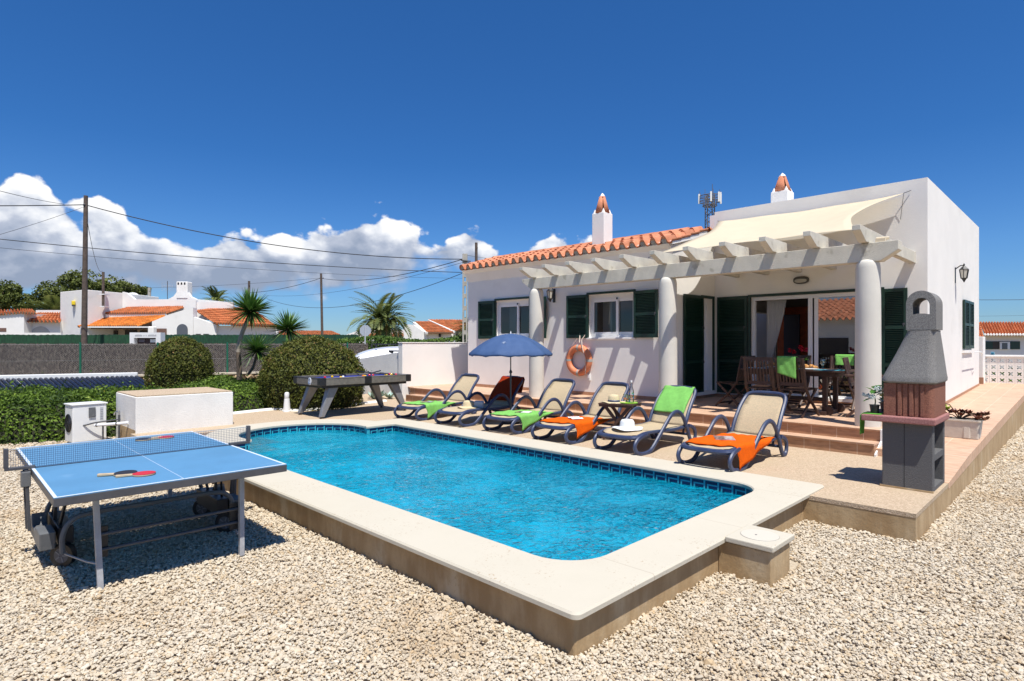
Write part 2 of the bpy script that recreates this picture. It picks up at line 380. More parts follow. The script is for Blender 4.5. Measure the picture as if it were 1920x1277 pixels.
def stones(n, box, size, dmin, dmax, layer=0.):
    global cnt
    x = rng.uniform(box[0], box[1], n); y = rng.uniform(box[2], box[3], n); d = x*FW[0]+y*FW[1]
    k = in_view(x, y) & ~blocked(x, y) & (d >= dmin) & (d < dmax)
    x, y = x[k], y[k]; m = len(x)
    if not m: return
    s = size*rng.lognormal(0, .28, m)[:, None]
    sc = np.stack([rng.uniform(.8, 1.35, m), rng.uniform(.65, 1.0, m), rng.uniform(.38, .75, m)], 1)*s*.5
    vv = icoV[None]*(1+rng.uniform(-.26, .26, (m, len(icoV), 1)))*sc[:, None, :]
    a = rng.uniform(0, 2*PI, m); ti = rng.normal(0, .26, m); tj = rng.normal(0, .26, m)
    ca, sa = np.cos(a), np.sin(a); ct, st = np.cos(ti), np.sin(ti); cu, su = np.cos(tj), np.sin(tj)
    X, Y, Z = vv[..., 0], vv[..., 1], vv[..., 2]
    Y, Z = Y*ct[:, None]-Z*st[:, None], Y*st[:, None]+Z*ct[:, None]
    X, Z = X*cu[:, None]-Z*su[:, None], X*su[:, None]+Z*cu[:, None]
    X, Y = X*ca[:, None]-Y*sa[:, None], X*sa[:, None]+Y*ca[:, None]
    zz = rng.uniform(-.004, .010, m)+layer
    P = np.stack([X+x[:, None], Y+y[:, None], Z+zz[:, None]], 2)
    gv.append(P.reshape(-1, 3)); gf.append((icoF[None]+(np.arange(m)*len(icoV))[:, None, None]+cnt).reshape(-1, 3)); cnt += m*len(icoV)
    gr.append(np.repeat(rng.uniform(0, 1, m), len(icoF)))
B1 = (-10, 4.5, -5, 9); A1 = 14.5*14
stones(int(A1*4700), B1, .0178, .9, 3.9)
stones(int(A1*3300), B1, .0195, 3.9, 5.8)
stones(int(A1*300), B1, .026, 1.7, 5.8, .004)
B2 = (-17, 6, -6, 20); A2 = 23*26
stones(int(A2*2200), B2, .0225, 5.8, 8.5)
stones(int(A2*1000), B2, .032, 8.5, 13.5)
stones(int(A2*120), B2, .08, 13.5, 20)
sm, nt, b = shader('limestone_chip')
at = N(nt, 'ShaderNodeAttribute', attribute_name='rnd'); V = N(nt, 'ShaderNodeTexCoord').outputs['Object']
rp = N(nt, 'ShaderNodeValToRGB'); lk(nt, at.outputs['Fac'], rp.inputs[0]); q = rp.color_ramp
q.elements[0].position = 0; q.elements[0].color = (.60, .49, .35, 1); q.elements[1].position = 1; q.elements[1].color = (.50, .40, .275, 1)
for p_, c_ in ((.2, (.63, .55, .435)), (.4, (.56, .485, .375)), (.55, (.67, .60, .49)), (.72, (.60, .51, .385)), (.86, (.50, .44, .35)), (.96, (.60, .46, .29))):
    e = q.elements.new(p_); e.color = c_+(1,)
lk(nt, MIX(nt, noise_n(nt, V, 90, 3), rp.outputs[0], (.82, .80, .76), 'MULTIPLY'), b.inputs['Base Color']); b.inputs['Roughness'].default_value = .92
b.inputs['Specular IOR Level'].default_value = .2
gr_c = b.inputs['Base Color'].links[0].from_socket; gr_c = MIX(nt, MR(nt, noise_n(nt, V, .8, 6), .5, .72), gr_c, (.86, .78, .68), 'MULTIPLY'); lk(nt, MIX(nt, MR(nt, noise_n(nt, V, 3.1, 5), .66, .74), gr_c, (.70, .56, .44), 'MULTIPLY'), b.inputs['Base Color'])
o = npmesh('gravel', np.concatenate(gv), np.concatenate(gf), sm, None, np.concatenate(gr)); tag(o, kind='stuff')
print('stones', cnt//12)

WREF, WAMP = .5, 1.0
# ---- poured deck
dm, nt, b = shader('washed_aggregate'); V = N(nt, 'ShaderNodeTexCoord').outputs['Object']
v2 = N(nt, 'ShaderNodeTexVoronoi'); v2.inputs['Scale'].default_value = 95; lk(nt, V, v2.inputs['Vector'])
s2 = N(nt, 'ShaderNodeSeparateColor'); lk(nt, v2.outputs['Color'], s2.inputs[0])
c = MIX(nt, s2.outputs[0], (.36, .26, .165), (.58, .45, .315)); c = MIX(nt, MR(nt, noise_n(nt, V, 1.1, 6), .45, .7), c, (.46, .36, .24)); 
lk(nt, c, b.inputs['Base Color']); b.inputs['Roughness'].default_value = .9
bumpn(nt, b, M(nt, 'MULTIPLY', v2.outputs['Distance'], -1.), .7, .006)
wallm, nt, b = shader('stained_cement'); V = N(nt, 'ShaderNodeTexCoord').outputs['Object']
mp = N(nt, 'ShaderNodeMapping'); lk(nt, V, mp.inputs[0]); mp.inputs['Scale'].default_value = (1.6, 1.6, .55)
c = MIX(nt, MR(nt, noise_n(nt, mp.outputs[0], 3.2, 8, .65), .35, .68), (.35, .23, .112), (.47, .34, .19))
c = MIX(nt, MR(nt, noise_n(nt, mp.outputs[0], 1.2, 6), .56, .7), c, (.52, .42, .28))
c = MIX(nt, MR(nt, noise_n(nt, V, 40, 3), .55, .8), c, (.36, .25, .13))
lk(nt, c, b.inputs['Base Color']); b.inputs['Roughness'].default_value = .92; bumpn(nt, b, noise_n(nt, V, 22, 6), .35, .012)
copm, nt, b = shader('pale_coping_stone'); V = N(nt, 'ShaderNodeTexCoord').outputs['Object']; sp = N(nt, 'ShaderNodeSeparateXYZ'); lk(nt, V, sp.inputs[0])
c = MIX(nt, noise_n(nt, V, 2.3, 7), (.50, .455, .36), (.56, .51, .415))
c = MIX(nt, M(nt, 'MULTIPLY', MR(nt, noise_n(nt, V, 60, 2), .62, .70), MR(nt, noise_n(nt, V, 1.7, 3), .48, .64)), c, (.36, .25, .15))
def joint(s, per, offs):
    fr = M(nt, 'FRACT', M(nt, 'ADD', M(nt, 'DIVIDE', s, per), offs)); return M(nt, 'LESS_THAN', M(nt, 'ABSOLUTE', M(nt, 'SUBTRACT', fr, .5)), .003)
inx = M(nt, 'GREATER_THAN', sp.outputs[0], -2.45)
jj = M(nt, 'ADD', M(nt, 'MULTIPLY', joint(sp.outputs[0], 1.32, .2), M(nt, 'SUBTRACT', 1, inx)), M(nt, 'MULTIPLY', joint(sp.outputs[1], 1.32, .42), inx), clamp=True)
c = MIX(nt, M(nt, 'MULTIPLY', jj, .75), c, (.40, .34, .26))
lk(nt, c, b.inputs['Base Color']); b.inputs['Roughness'].default_value = .8; b.inputs['Specular IOR Level'].default_value = .25; bumpn(nt, b, noise_n(nt, V, 60, 4), .25, .004)

def arc(cx, cy, r, a0, a1, n): return [(cx+r*math.cos(a0+(a1-a0)*i/n), cy+r*math.sin(a0+(a1-a0)*i/n)) for i in range(n+1)]
def pool_path(x0, x1, y0, y1, r, R):       # ccw outline: rectangle with a round bay on the left
    p = arc(x1-r, y0+r, r, -PI/2, 0, 8)+arc(x1-r, y1-r, r, 0, PI/2, 8)
    q_ = .06; p += arc(x0+q_, y1-q_, q_, PI/2, PI, 4)
    h = math.acos((x0-bay_c[0])/R); p += arc(bay_c[0], bay_c[1], R, h, 2*PI-h, 36)
    p += arc(x0+q_, y0+q_, q_, PI, 1.5*PI, 4); return p
inner = pool_path(-9.10, -2.42, 3.01, 6.10, .34, 1.02)
inner_w = pool_path(-9.10-.02, -2.42+.02, 3.01-.02, 6.10+.02, .34, 1.04)
outer = pool_path(-9.62, -1.99, 2.50, 6.60, .05, 1.52)
def inset(path, t):
    n = len(path); out = []
    for i in range(n):
        a, b_, c_ = Vector(path[i-1]), Vector(path[i]), Vector(path[(i+1) % n])
        d = (c_-a).normalized(); out.append((b_.x-d.y*t, b_.y+d.x*t))
    return out
def ring_surface(mb, A, B_, z, flip=False):
    tri = tessellate_polygon([[Vector((p[0], p[1], 0)) for p in A], [Vector((p[0], p[1], 0)) for p in B_]])
    allp = A+B_; idx = [mb.pt((p[0], p[1], z)) for p in allp]
    for t in tri:
        a, b_, c_ = [Vector((allp[i][0], allp[i][1])) for i in t]
        up = ((b_-a).cross(c_-a) > 0) != flip
        mb.face([idx[i] for i in (t if up else t[::-1])])
def skirt(mb, A, z0, B_, z1, inward=False):
    n = len(A); a = [mb.pt((p[0], p[1], z0)) for p in A]; b_ = [mb.pt((p[0], p[1], z1)) for p in B_]
    for i in range(n):
        q_ = (a[i], a[(i+1) % n], b_[(i+1) % n], b_[i]); mb.face(q_[::-1] if inward else q_)
pool = thing('swimming_pool', 'raised swimming pool of turquoise water with pale stone coping and a rounded end', 'swimming pool', (-6, 4.5, 0))
m = MB(); oi = inset(outer, .012); ii = inset(inner, -.012)
ring_surface(m, oi, ii, .275); skirt(m, outer, .262, oi, .275); skirt(m, outer, .236, outer, .262); ring_surface(m, outer, inner, .236, True)
skirt(m, inner, .263, ii, .275, True); skirt(m, inner, .236, inner, .263, True)
m.build('coping', copm, pool, world=True)
m = MB(); wo_ = pool_path(-9.56, -2.05, 2.56, 6.54, .02, 1.46); skirt(m, wo_, -.3, wo_, .2355); ring_surface(m, wo_, inner_w, .2352)
m.build('outer_wall', wallm, pool, world=True)
# basin
pm, nt, b = shader('pool_mosaic'); V = N(nt, 'ShaderNodeTexCoord').outputs['Object']
sn = N(nt, 'ShaderNodeVectorMath', operation='SNAP'); lk(nt, V, sn.inputs[0]); sn.inputs[1].default_value = (.025, .025, .025)
wn = N(nt, 'ShaderNodeTexWhiteNoise'); lk(nt, sn.outputs[0], wn.inputs[0])
lk(nt, MIX(nt, wn.outputs[0], (.04, .72, .95), (.12, .86, .99)), b.inputs['Base Color']); b.inputs['Roughness'].default_value = .35
def floor_z(x): return -1.0-.9*max(0, min(1, (x+9.1)/6.0))
m = MB(); n_ = len(inner_w); a_ = [m.pt((p[0], p[1], floor_z(p[0]))) for p in inner_w]; b_ = [m.pt((p[0], p[1], .235)) for p in inner_w]
for i in range(n_): m.face((a_[i], b_[i], b_[(i+1) % n_], a_[(i+1) % n_]))
tri = tessellate_polygon([[Vector((p[0], p[1], 0)) for p in inner_w]]); idx = [m.pt((p[0], p[1], floor_z(p[0]))) for p in inner_w]
for t in tri:
    a, b_, c_ = [Vector(inner_w[i]) for i in t]; m.face([idx[i] for i in (t if (b_-a).cross(c_-a) > 0 else t[::-1])])
m.build('basin', pm, pool, world=True)
for i, (R, zt) in enumerate(((1.03, -.10), (.78, -.38), (.52, -.66))):   # round steps in the bay
    pass
for i, (dx, zt) in enumerate(((-9.62, -.14), (-9.34, -.40), (-9.06, -.66))):
    m = MB(); R = 1.035; h = math.acos(max(-1, min(1, (dx-bay_c[0])/R)))
    pts = arc(bay_c[0], bay_c[1], R, h, 2*PI-h, 24); m.prism(pts, -1.14, zt); m.build('bay_step', pm, pool, world=True)
# meander tile band
bandm, nt, b = shader('turquoise_band_tile'); b.inputs['Base Color'].default_value = (.05, .42, .50, 1); b.inputs['Roughness'].default_value = .3
navm, nt, b = shader('navy_band_tile'); b.inputs['Base Color'].default_value = (.004, .014, .07, 1); b.inputs['Roughness'].default_value = .3
m = MB(); ib = inset(inner_w, .006); skirt(m, ib, .09, ib, .232, True); m.build('tile_band', bandm, pool, world=True)
pat = ['NNNNNN.', 'N......', 'N.NNNN.', 'N.N..N.', '..NNNN.']
pat = ['NNNNNN.', 'NNNNNN.', 'N....N.', 'N.NN.N.', 'N.N..N.', 'N.NNNN.']
pat = ['NNNNNNN.', 'N......N', 'N.NNNN..', 'N.N.....', 'N.NNNN..', 'N....N..']
pat = ['NNNNNNN.', 'NNNNNNN.', 'N.......', 'N.NNNNN.', 'N.NNNNN.', 'N.N.....']
ic = inset(inner_w, .0085); L = [0.]
for i in range(len(ic)): L.append(L[-1]+(Vector(ic[(i+1) % len(ic)])-Vector(ic[i])).length)
tot = L[-1]; nun = int(tot/.158); px_ = tot/nun/8
def onpath(s):
    s = s % tot
    import bisect
    k = min(bisect.bisect_right(L, s)-1, len(ic)-1); a = Vector(ic[k]); b_ = Vector(ic[(k+1) % len(ic)]); t = (s-L[k])/max(1e-9, L[k+1]-L[k]); return a.lerp(b_, t)
m = MB()
for u in range(nun):
    for r_, row in enumerate(pat):
        c0 = None
        for k in range(9):
            ch = row[k] if k < 8 else '.'
            if ch == 'N' and c0 is None: c0 = k
            if ch != 'N' and c0 is not None:
                a = onpath(tot-(u*8+c0)*px_); b_ = onpath(tot-(u*8+k)*px_); z1 = .222-r_*.0165; z0 = z1-.0166
                m.poly([(a.x, a.y, z0), (b_.x, b_.y, z0), (b_.x, b_.y, z1), (a.x, a.y, z1)]); c0 = None
m.build('meander_tiles', navm, pool, world=True)
# water: a rippled surface over a tinted volume
wm = bpy.data.materials.new('pool_water'); wm.use_nodes = True; nt = wm.node_tree; nt.nodes.clear(); V = N(nt, 'ShaderNodeTexCoord').outputs['Object']
wn1 = N(nt, 'ShaderNodeTexNoise'); wn1.inputs['Scale'].default_value = 5; wn1.inputs['Detail'].default_value = 3; lk(nt, V, wn1.inputs['Vector'])
wv1 = N(nt, 'ShaderNodeVectorMath', operation='MULTIPLY_ADD'); lk(nt, wn1.outputs['Color'], wv1.inputs[0]); wv1.inputs[1].default_value = (.30, .30, .30); lk(nt, V, wv1.inputs[2])
def cells(sc):
    a = N(nt, 'ShaderNodeTexVoronoi', feature='DISTANCE_TO_EDGE'); a.inputs['Scale'].default_value = sc; lk(nt, wv1.outputs[0], a.inputs['Vector']); return MR(nt, a.outputs['Distance'], 0, .35, 1, 0)
web = M(nt, 'ADD', M(nt, 'MULTIPLY', cells(8), .9), M(nt, 'MULTIPLY', cells(17), .45))
patch = MR(nt, noise_n(nt, V, 1.1, 3), .35, .66, .45, 1.7)
hgt_ = M(nt, 'MULTIPLY', M(nt, 'ADD', web, M(nt, 'MULTIPLY', noise_n(nt, V, 22, 3), .5)), patch)
bp = N(nt, 'ShaderNodeBump'); bp.inputs['Strength'].default_value = 1; bp.inputs['Distance'].default_value = .007; lk(nt, hgt_, bp.inputs['Height'])
bp2 = N(nt, 'ShaderNodeBump'); bp2.inputs['Strength'].default_value = 1; bp2.inputs['Distance'].default_value = .062; lk(nt, hgt_, bp2.inputs['Height'])
df = N(nt, 'ShaderNodeBsdfDiffuse'); df.inputs[0].default_value = (.0, .62, .92, 1); lk(nt, bp2.outputs[0], df.inputs['Normal'])
gl = N(nt, 'ShaderNodeBsdfGlossy'); gl.inputs['Roughness'].default_value = .01; lk(nt, bp.outputs[0], gl.inputs['Normal'])
rf = N(nt, 'ShaderNodeBsdfRefraction'); rf.inputs['IOR'].default_value = 1.33; rf.inputs['Roughness'].default_value = 0; rf.inputs[0].default_value = (1, 1, 1, 1); lk(nt, bp.outputs[0], rf.inputs['Normal'])
tr = N(nt, 'ShaderNodeBsdfTransparent'); tr.inputs[0].default_value = (1, 1, 1, 1)
mx1 = N(nt, 'ShaderNodeMixShader'); mx1.inputs[0].default_value = WREF; lk(nt, tr.outputs[0], mx1.inputs[1]); lk(nt, rf.outputs[0], mx1.inputs[2])
fr = N(nt, 'ShaderNodeFresnel'); fr.inputs[0].default_value = 1.33; lk(nt, bp.outputs[0], fr.inputs['Normal'])
mx3 = N(nt, 'ShaderNodeMixShader'); mx3.inputs[0].default_value = .39; lk(nt, mx1.outputs[0], mx3.inputs[1]); lk(nt, df.outputs[0], mx3.inputs[2])
mx2 = N(nt, 'ShaderNodeMixShader'); lk(nt, fr.outputs[0], mx2.inputs[0]); lk(nt, mx3.outputs[0], mx2.inputs[1]); lk(nt, gl.outputs[0], mx2.inputs[2])
va = N(nt, 'ShaderNodeVolumeAbsorption'); va.inputs[0].default_value = (.02, .80, .97, 1); va.inputs[1].default_value = .17
oo = N(nt, 'ShaderNodeOutputMaterial'); lk(nt, mx2.outputs[0], oo.inputs[0]); lk(nt, va.outputs[0], oo.inputs[1])
wide = inset(inner_w, -.10); st_w = .035; gx_ = np.arange(-10.6, -2.2, st_w); gy_ = np.arange(2.8, 6.3, st_w)
def in_poly(x, y, poly):
    r = False; m_ = len(poly)
    for i in range(m_):
        ax, ay = poly[i]; bx_, by_ = poly[(i+1) % m_]
        if (ay > y) != (by_ > y) and x < (bx_-ax)*(y-ay)/(by_-ay)+ax: r = not r
    return r
bm = bmesh.new(); vid = {}
for i, x in enumerate(gx_):
    for j, y in enumerate(gy_):
        if in_poly(x, y, wide):
            nzv = lambda f, s_: mnoise.noise(Vector((x*f, y*f, s_)))
            z = .135+WAMP*(.003*nzv(2.2, 1.)+.0075*nzv(5., 4.)+.0045*nzv(10., 8.)); vid[i, j] = bm.verts.new((x, y, z))
for (i, j), v in vid.items():
    q = [(i, j), (i+1, j), (i+1, j+1), (i, j+1)]
    if all(k in vid for k in q): bm.faces.new([vid[k] for k in q])
for f_ in bm.faces: f_.smooth = True
be = [e for e in bm.edges if len(e.link_faces) == 1]; r_ = bmesh.ops.extrude_edge_only(bm, edges=be); nv = [v for v in r_['geom'] if isinstance(v, bmesh.types.BMVert)]
for v in nv: v.co.z = -2.3
bmesh.ops.delete(bm, geom=[v for v in bm.verts if not v.link_faces], context='VERTS')
be = [e for e in bm.edges if len(e.link_faces) == 1]; bmesh.ops.contextual_create(bm, geom=be) if False else bmesh.ops.holes_fill(bm, edges=be, sides=0); bmesh.ops.recalc_face_normals(bm, faces=bm.faces)
me = bpy.data.meshes.new('water'); bm.to_mesh(me); bm.free(); me.materials.append(wm); wob = bpy.data.objects.new('water', me); COL.objects.link(wob); tag(wob, kind='structure')
# skimmer chest on the right-hand pool wall
sk = thing('skimmer_chest', 'short cement chest with a pale lid against the right side of the pool', 'skimmer box', (-1.85, 4.6, 0))
m = MB(); m.box(-2.048, -1.655, 4.29, 4.66, -.3, .238); m.build('chest', wallm, sk, world=True, bevel=.006)
m = MB(); m.box(-1.986, -1.63, 4.27, 4.69, .245, .287); lid = m.build('lid', copm, sk, world=True, bevel=.008)
m = MB(); m.lathe([(.135, 0), (.135, .002), (.130, .003)], (-1.81, 4.48, .2875), 32); m.build('round_cover', mat('cover_cream', (.56, .515, .43), .7), sk, world=True)
m = MB(); m.lathe([(.008, 0), (.008, .001)], (-1.83, 4.46, .2908), 10); m.build('finger_hole', dgrey, sk, world=True); m = MB(); m.tube([(-1.81+.137*math.cos(a), 4.48+.137*math.sin(a), .2865) for a in [2*PI*i/40 for i in range(40)]], .0016, 5, True); m.build('cover_seam', mat('seam_grey', (.30, .28, .25), .8), sk, world=True)
# deck slab (lies round pool coping, under its outer lip)
m = MB()
dk = [(-9.3, 6.53), (-1.12, 6.125), (-1.12, 7.70), (-2.1, 7.70), (-2.1, 8.83), (-12.31, 8.83), (-12.31, 9.3), (-13.6, 9.3), (-13.7, 6.6), (-13.3, 5.6), (-12.7, 4.9), (-12.3, 4.05), (-10.55, 4.05), (-10.78, 4.55)]
# polygon split: front strip and bay side
m.prism([(-2.052, 6.545), (-2.048, 6.125), (-1.12, 6.125), (-1.12, 7.72), (-1.6, 7.72), (-1.6, 8.90), (-2.05, 8.90), (-2.05, 8.83), (-9.57, 8.83), (-9.57, 6.545)], .21, .25)
bayp = [(bay_c[0]+1.462*math.cos(a), bay_c[1]+1.462*math.sin(a)) for a in [PI*.5+.17+(PI*.5+.16)*i/18 for i in range(19)]]
m.prism([(-9.57, 8.83), (-12.6, 8.83), (-12.6, 9.3), (-15.2, 9.3), (-14.4, 7.6), (-13.6, 6.4), (-13.1, 5.3), (-12.7, 4.5), (-12.55, 4.0), (-11.25, 4.0), (-11.25, 2.45), (-10.7, 2.45), (-10.45, 3.6)]+bayp[::-1], .21, .25)
tag(m.build('pool_deck', dm), kind='structure')
rw = thing('retaining_wall', 'long low stained cement wall edging the deck and tiled path above the gravel', 'retaining wall', (-1.2, 6.2, 0))
m = MB(); m.box(-2.05, -1.123, 6.128, 6.4, -.3, .209); m.build('front_wall', wallm, rw, world=True)
m = MB(); prof = [(6.4, -.3), (20.2, -.3), (20.2, .72), (14, .53), (11.3, .435), (9, .345), (7.75, .24), (7.7, .209), (6.4, .209)]
m.extr(prof, 'x', -1.3, -1.123); m.build('side_wall', wallm, rw, world=True)
m = MB(); m.extr([(4.0, -.05), (8.8, -.05), (8.8, .209), (4.0, .209)], 'x', -13.95, -13.6) if False else m.box(-12.5, -11.3, 3.9, 3.99, -.1, .208); m.build('back_wall', wallm, rw, world=True)
# ---- tiled terrace and path
def tile_floor(name, size, offx, offy, ca, cb, grout, mapping=None):
    m, nt, b = shader(name); V = N(nt, 'ShaderNodeTexCoord').outputs['Object']
    if mapping:                              # vertical risers: x across, z up
        s = N(nt, 'ShaderNodeSeparateXYZ'); lk(nt, V, s.inputs[0]); cb_ = N(nt, 'ShaderNodeCombineXYZ'); lk(nt, s.outputs[0], cb_.inputs[0]); lk(nt, s.outputs[2], cb_.inputs[1]); V = cb_.outputs[0]
    mp = N(nt, 'ShaderNodeMapping'); lk(nt, V, mp.inputs[0]); mp.inputs['Location'].default_value = (offx, offy, 0)
    br = N(nt, 'ShaderNodeTexBrick'); lk(nt, mp.outputs[0], br.inputs['Vector']); br.offset = 0; br.inputs['Scale'].default_value = 1
    br.inputs['Brick Width'].default_value = size; br.inputs['Row Height'].default_value = size if not mapping else 5; br.inputs['Mortar Size'].default_value = .004; br.inputs['Mortar Smooth'].default_value = .3
    br.inputs['Color1'].default_value = ca+(1,); br.inputs['Color2'].default_value = cb+(1,); br.inputs['Mortar'].default_value = grout+(1,)
    mp2 = N(nt, 'ShaderNodeMapping'); lk(nt, V, mp2.inputs[0]); mp2.inputs['Scale'].default_value = (2, 9, 5)
    c = MIX(nt, MR(nt, noise_n(nt, mp2.outputs[0], 3, 6), .35, .7), br.outputs[0], tuple(x*.78 for x in cb))
    c2 = MIX(nt, br.outputs['Fac'], c, grout); lk(nt, c2, b.inputs['Base Color']); b.inputs['Roughness'].default_value = .55
    b.inputs['Specular IOR Level'].default_value = .3; bumpn(nt, b, M(nt, 'SUBTRACT', 1, br.outputs['Fac']), .4, .003); return m
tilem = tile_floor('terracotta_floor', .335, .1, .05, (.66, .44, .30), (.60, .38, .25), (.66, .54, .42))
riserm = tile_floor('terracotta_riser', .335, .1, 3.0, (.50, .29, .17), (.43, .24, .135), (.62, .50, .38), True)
nosem = mat('step_nosing', (.60, .40, .27), .5, .15, 8)
m = MB(); m.box(-12.86, -2.072, 9.12, 12.6, .545, .562); m.box(-13.2, -12.861, 9.3, 12.6, .545, .562); tag(m.build('terrace', tilem), kind='structure')
st = thing('terrace_steps', 'two long terracotta tiled steps running up from the deck to the terrace', 'steps', (-7.2, 8.9, .25))
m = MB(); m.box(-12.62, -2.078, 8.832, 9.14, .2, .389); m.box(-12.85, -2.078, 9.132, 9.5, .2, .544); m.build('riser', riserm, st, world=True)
m = MB(); m.box(-12.58, -2.074, 8.815, 9.131, .390, .410); m.build('tread', tilem, st, world=True)
m = MB(); m.box(-12.59, -2.072, 8.808, 8.838, .412, .4165); m.box(-12.865, -2.070, 9.108, 9.145, .5635, .568); m.build('nosing', nosem, st, world=True)
m = MB(); m.extr([(8.81, .28), (9.11, .42), (9.11, .57), (9.5, .58), (9.5, .2), (8.81, .2)], 'x', -2.070, -2.05); m.build('end_cheek', white_pl, st, world=True)
m = MB(); prof = [(7.7, .19), (7.7, .2535), (9, .352), (11.3, .442), (14, .537), (20.2, .727), (20.2, .6)]
m.extr(prof[::-1], 'x', -1.60, -1.118); z9 = .2535+(.352-.2535)*(8.9-7.7)/1.3; m.extr([(8.9, .19), (8.9, z9), (9, .352), (11.3, .442), (14, .537), (20.2, .727), (20.2, .6)][::-1], 'x', -2.15, -1.6); tag(m.build('path', tilem), kind='structure')
# ================================================================== the house
HX0, HX1, HX2 = -12.28, -6.0, -2.1
Y1, Y2, YB = 10.65, 12.40, 18.7
house = thing('house', 'white villa beside the pool with green shutters and a tiled roof on its left part', 'house', (-7.2, 10.65, .56))
def wall_y(mb, x0, x1, z0, z1, yf, th, ops):
    xs = sorted({x0, x1, *[o[0] for o in ops], *[o[1] for o in ops]}); zs = sorted({z0, z1, *[o[2] for o in ops], *[o[3] for o in ops]})
    for a, b_ in zip(xs, xs[1:]):
        for c_, d_ in zip(zs, zs[1:]):
            mx_, mz_ = (a+b_)/2, (c_+d_)/2
            if any(o[0] < mx_ < o[1] and o[2] < mz_ < o[3] for o in ops): continue
            mb.box(a, b_, yf, yf+th, c_, d_)
def wall_x(mb, y0, y1, z0, z1, xf, th, ops):      # outer face at xf, thickness towards -x
    ys = sorted({y0, y1, *[o[0] for o in ops], *[o[1] for o in ops]}); zs = sorted({z0, z1, *[o[2] for o in ops], *[o[3] for o in ops]})
    for a, b_ in zip(ys, ys[1:]):
        for c_, d_ in zip(zs, zs[1:]):
            my_, mz_ = (a+b_)/2, (c_+d_)/2
            if any(o[0] < my_ < o[1] and o[2] < mz_ < o[3] for o in ops): continue
            mb.box(xf-th, xf, a, b_, c_, d_)
W1 = (-11.17, -9.95, 1.86, 2.84); W2 = (-8.15, -6.93, 1.86, 2.82)
SD = (-5.20, -2.80, .68, 2.70); DW = (11.78, 12.28, .70, 2.70)
m = MB(); wall_y(m, HX0, HX1, 0, 3.66, Y1, .25, [W1, W2]); wall_x(m, Y1+.25, Y2, 0, 3.66, HX1, .25, [DW]); m.box(HX0, HX0+.25, Y1+.25, 16, 0, 3.66)
m.extr([(Y1, 3.661), (Y2, 3.661), (Y2, 4.16), (11.9, 4.15), (Y1, 3.79)], 'x', HX1-.25, HX1)
# cove under the eaves
m.extr([(Y1+.002, 3.40), (Y1+.002, 3.70), (Y1-.24, 3.70), (Y1-.10, 3.62)], 'x', HX0, HX1)
m.box(HX0+.25, HX1, 15.9, 16, 0, 3.66)
m.build('wall', white, house, world=True)
m = MB(); wall_y(m, HX1-.002, HX2, 0, 4.63, Y2, .28, [SD]); wall_x(m, Y2+.28, YB, 0, 4.63, HX2, .25, [(16.15, 17.45, 1.62, 2.68)]); m.box(HX1-.25, HX1-.002, Y2+.28, YB, 2.5, 4.63); m.box(HX1-.25, HX2-.25, YB-.25, YB, 0, 4.63)
m.box(HX1, HX2-.25, Y2+.28, YB-.25, 4.35, 4.42)
m.build('upper_wall', white, house, world=True)
m = MB(); m.box(HX1+.0, HX2, Y2-.0, Y2, 0, 0) if False else None
# tile skirting round the terrace
skm = mat('skirting_tile', (.44, .24, .14), .5, .2, 8)
m = MB(); m.box(HX0, HX1+.012, Y1-.012, Y1-.001, .563, .635); m.box(HX1+.001, HX1+.013, Y1-.012, Y2-.001, .563, .625); m.box(HX1+.013, HX2, Y2-.012, Y2-.001, .563, .625)
m.extr([(Y2, .47), (YB, .66), (YB, .73), (Y2, .55)], 'x', HX2+.001, HX2+.012)
m.build('skirting', skm, house, world=True)
# interior
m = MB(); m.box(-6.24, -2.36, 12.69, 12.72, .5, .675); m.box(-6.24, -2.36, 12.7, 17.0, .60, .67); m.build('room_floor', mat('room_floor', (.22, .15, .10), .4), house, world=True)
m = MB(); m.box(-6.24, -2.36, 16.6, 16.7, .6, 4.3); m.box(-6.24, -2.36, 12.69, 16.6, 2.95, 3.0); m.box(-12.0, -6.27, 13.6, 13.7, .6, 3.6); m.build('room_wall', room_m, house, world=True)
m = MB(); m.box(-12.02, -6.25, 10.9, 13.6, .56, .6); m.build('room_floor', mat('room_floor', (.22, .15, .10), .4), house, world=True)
# inner red door standing back in the room
dr = MB(); X0, X1, Yd = -6.1, -5.15, 15.2
m = MB(); m.box(-6.75, -5.42, 16.55, 16.58, .67, 2.70); m.build('inner_door_panel', redwood, house, world=True)
m = MB(); m.box(-6.02, -5.62, 16.5, 16.54, 1.3, 2.50); m.build('frosted_pane', mat('frosted_pane', (.10, .10, .12), .3), house, world=True)
# curtain in folds
m = MB(); g = []
for i in range(24):
    t = i/23; z = .70+1.98*(1-t); pull = max(0, 1-abs(t-.55)/.45)*.0; wd = .42-.30*min(1, max(0, t)*1.6)**1.2
    g.append([(-5.02+wd*j/26, 12.80+.022*math.sin(j*2.1), z) for j in range(27)])
m.sheet(g); m.build('curtain', mat('curtain_cloth', (.70, .70, .70), .9, trans=.3), house, world=True, smooth='all')
m = MB(); m.box(-5.9, -5.3, 15.6, 16.2, .67, 1.35); m.build('cabinet', wood, house, world=True)

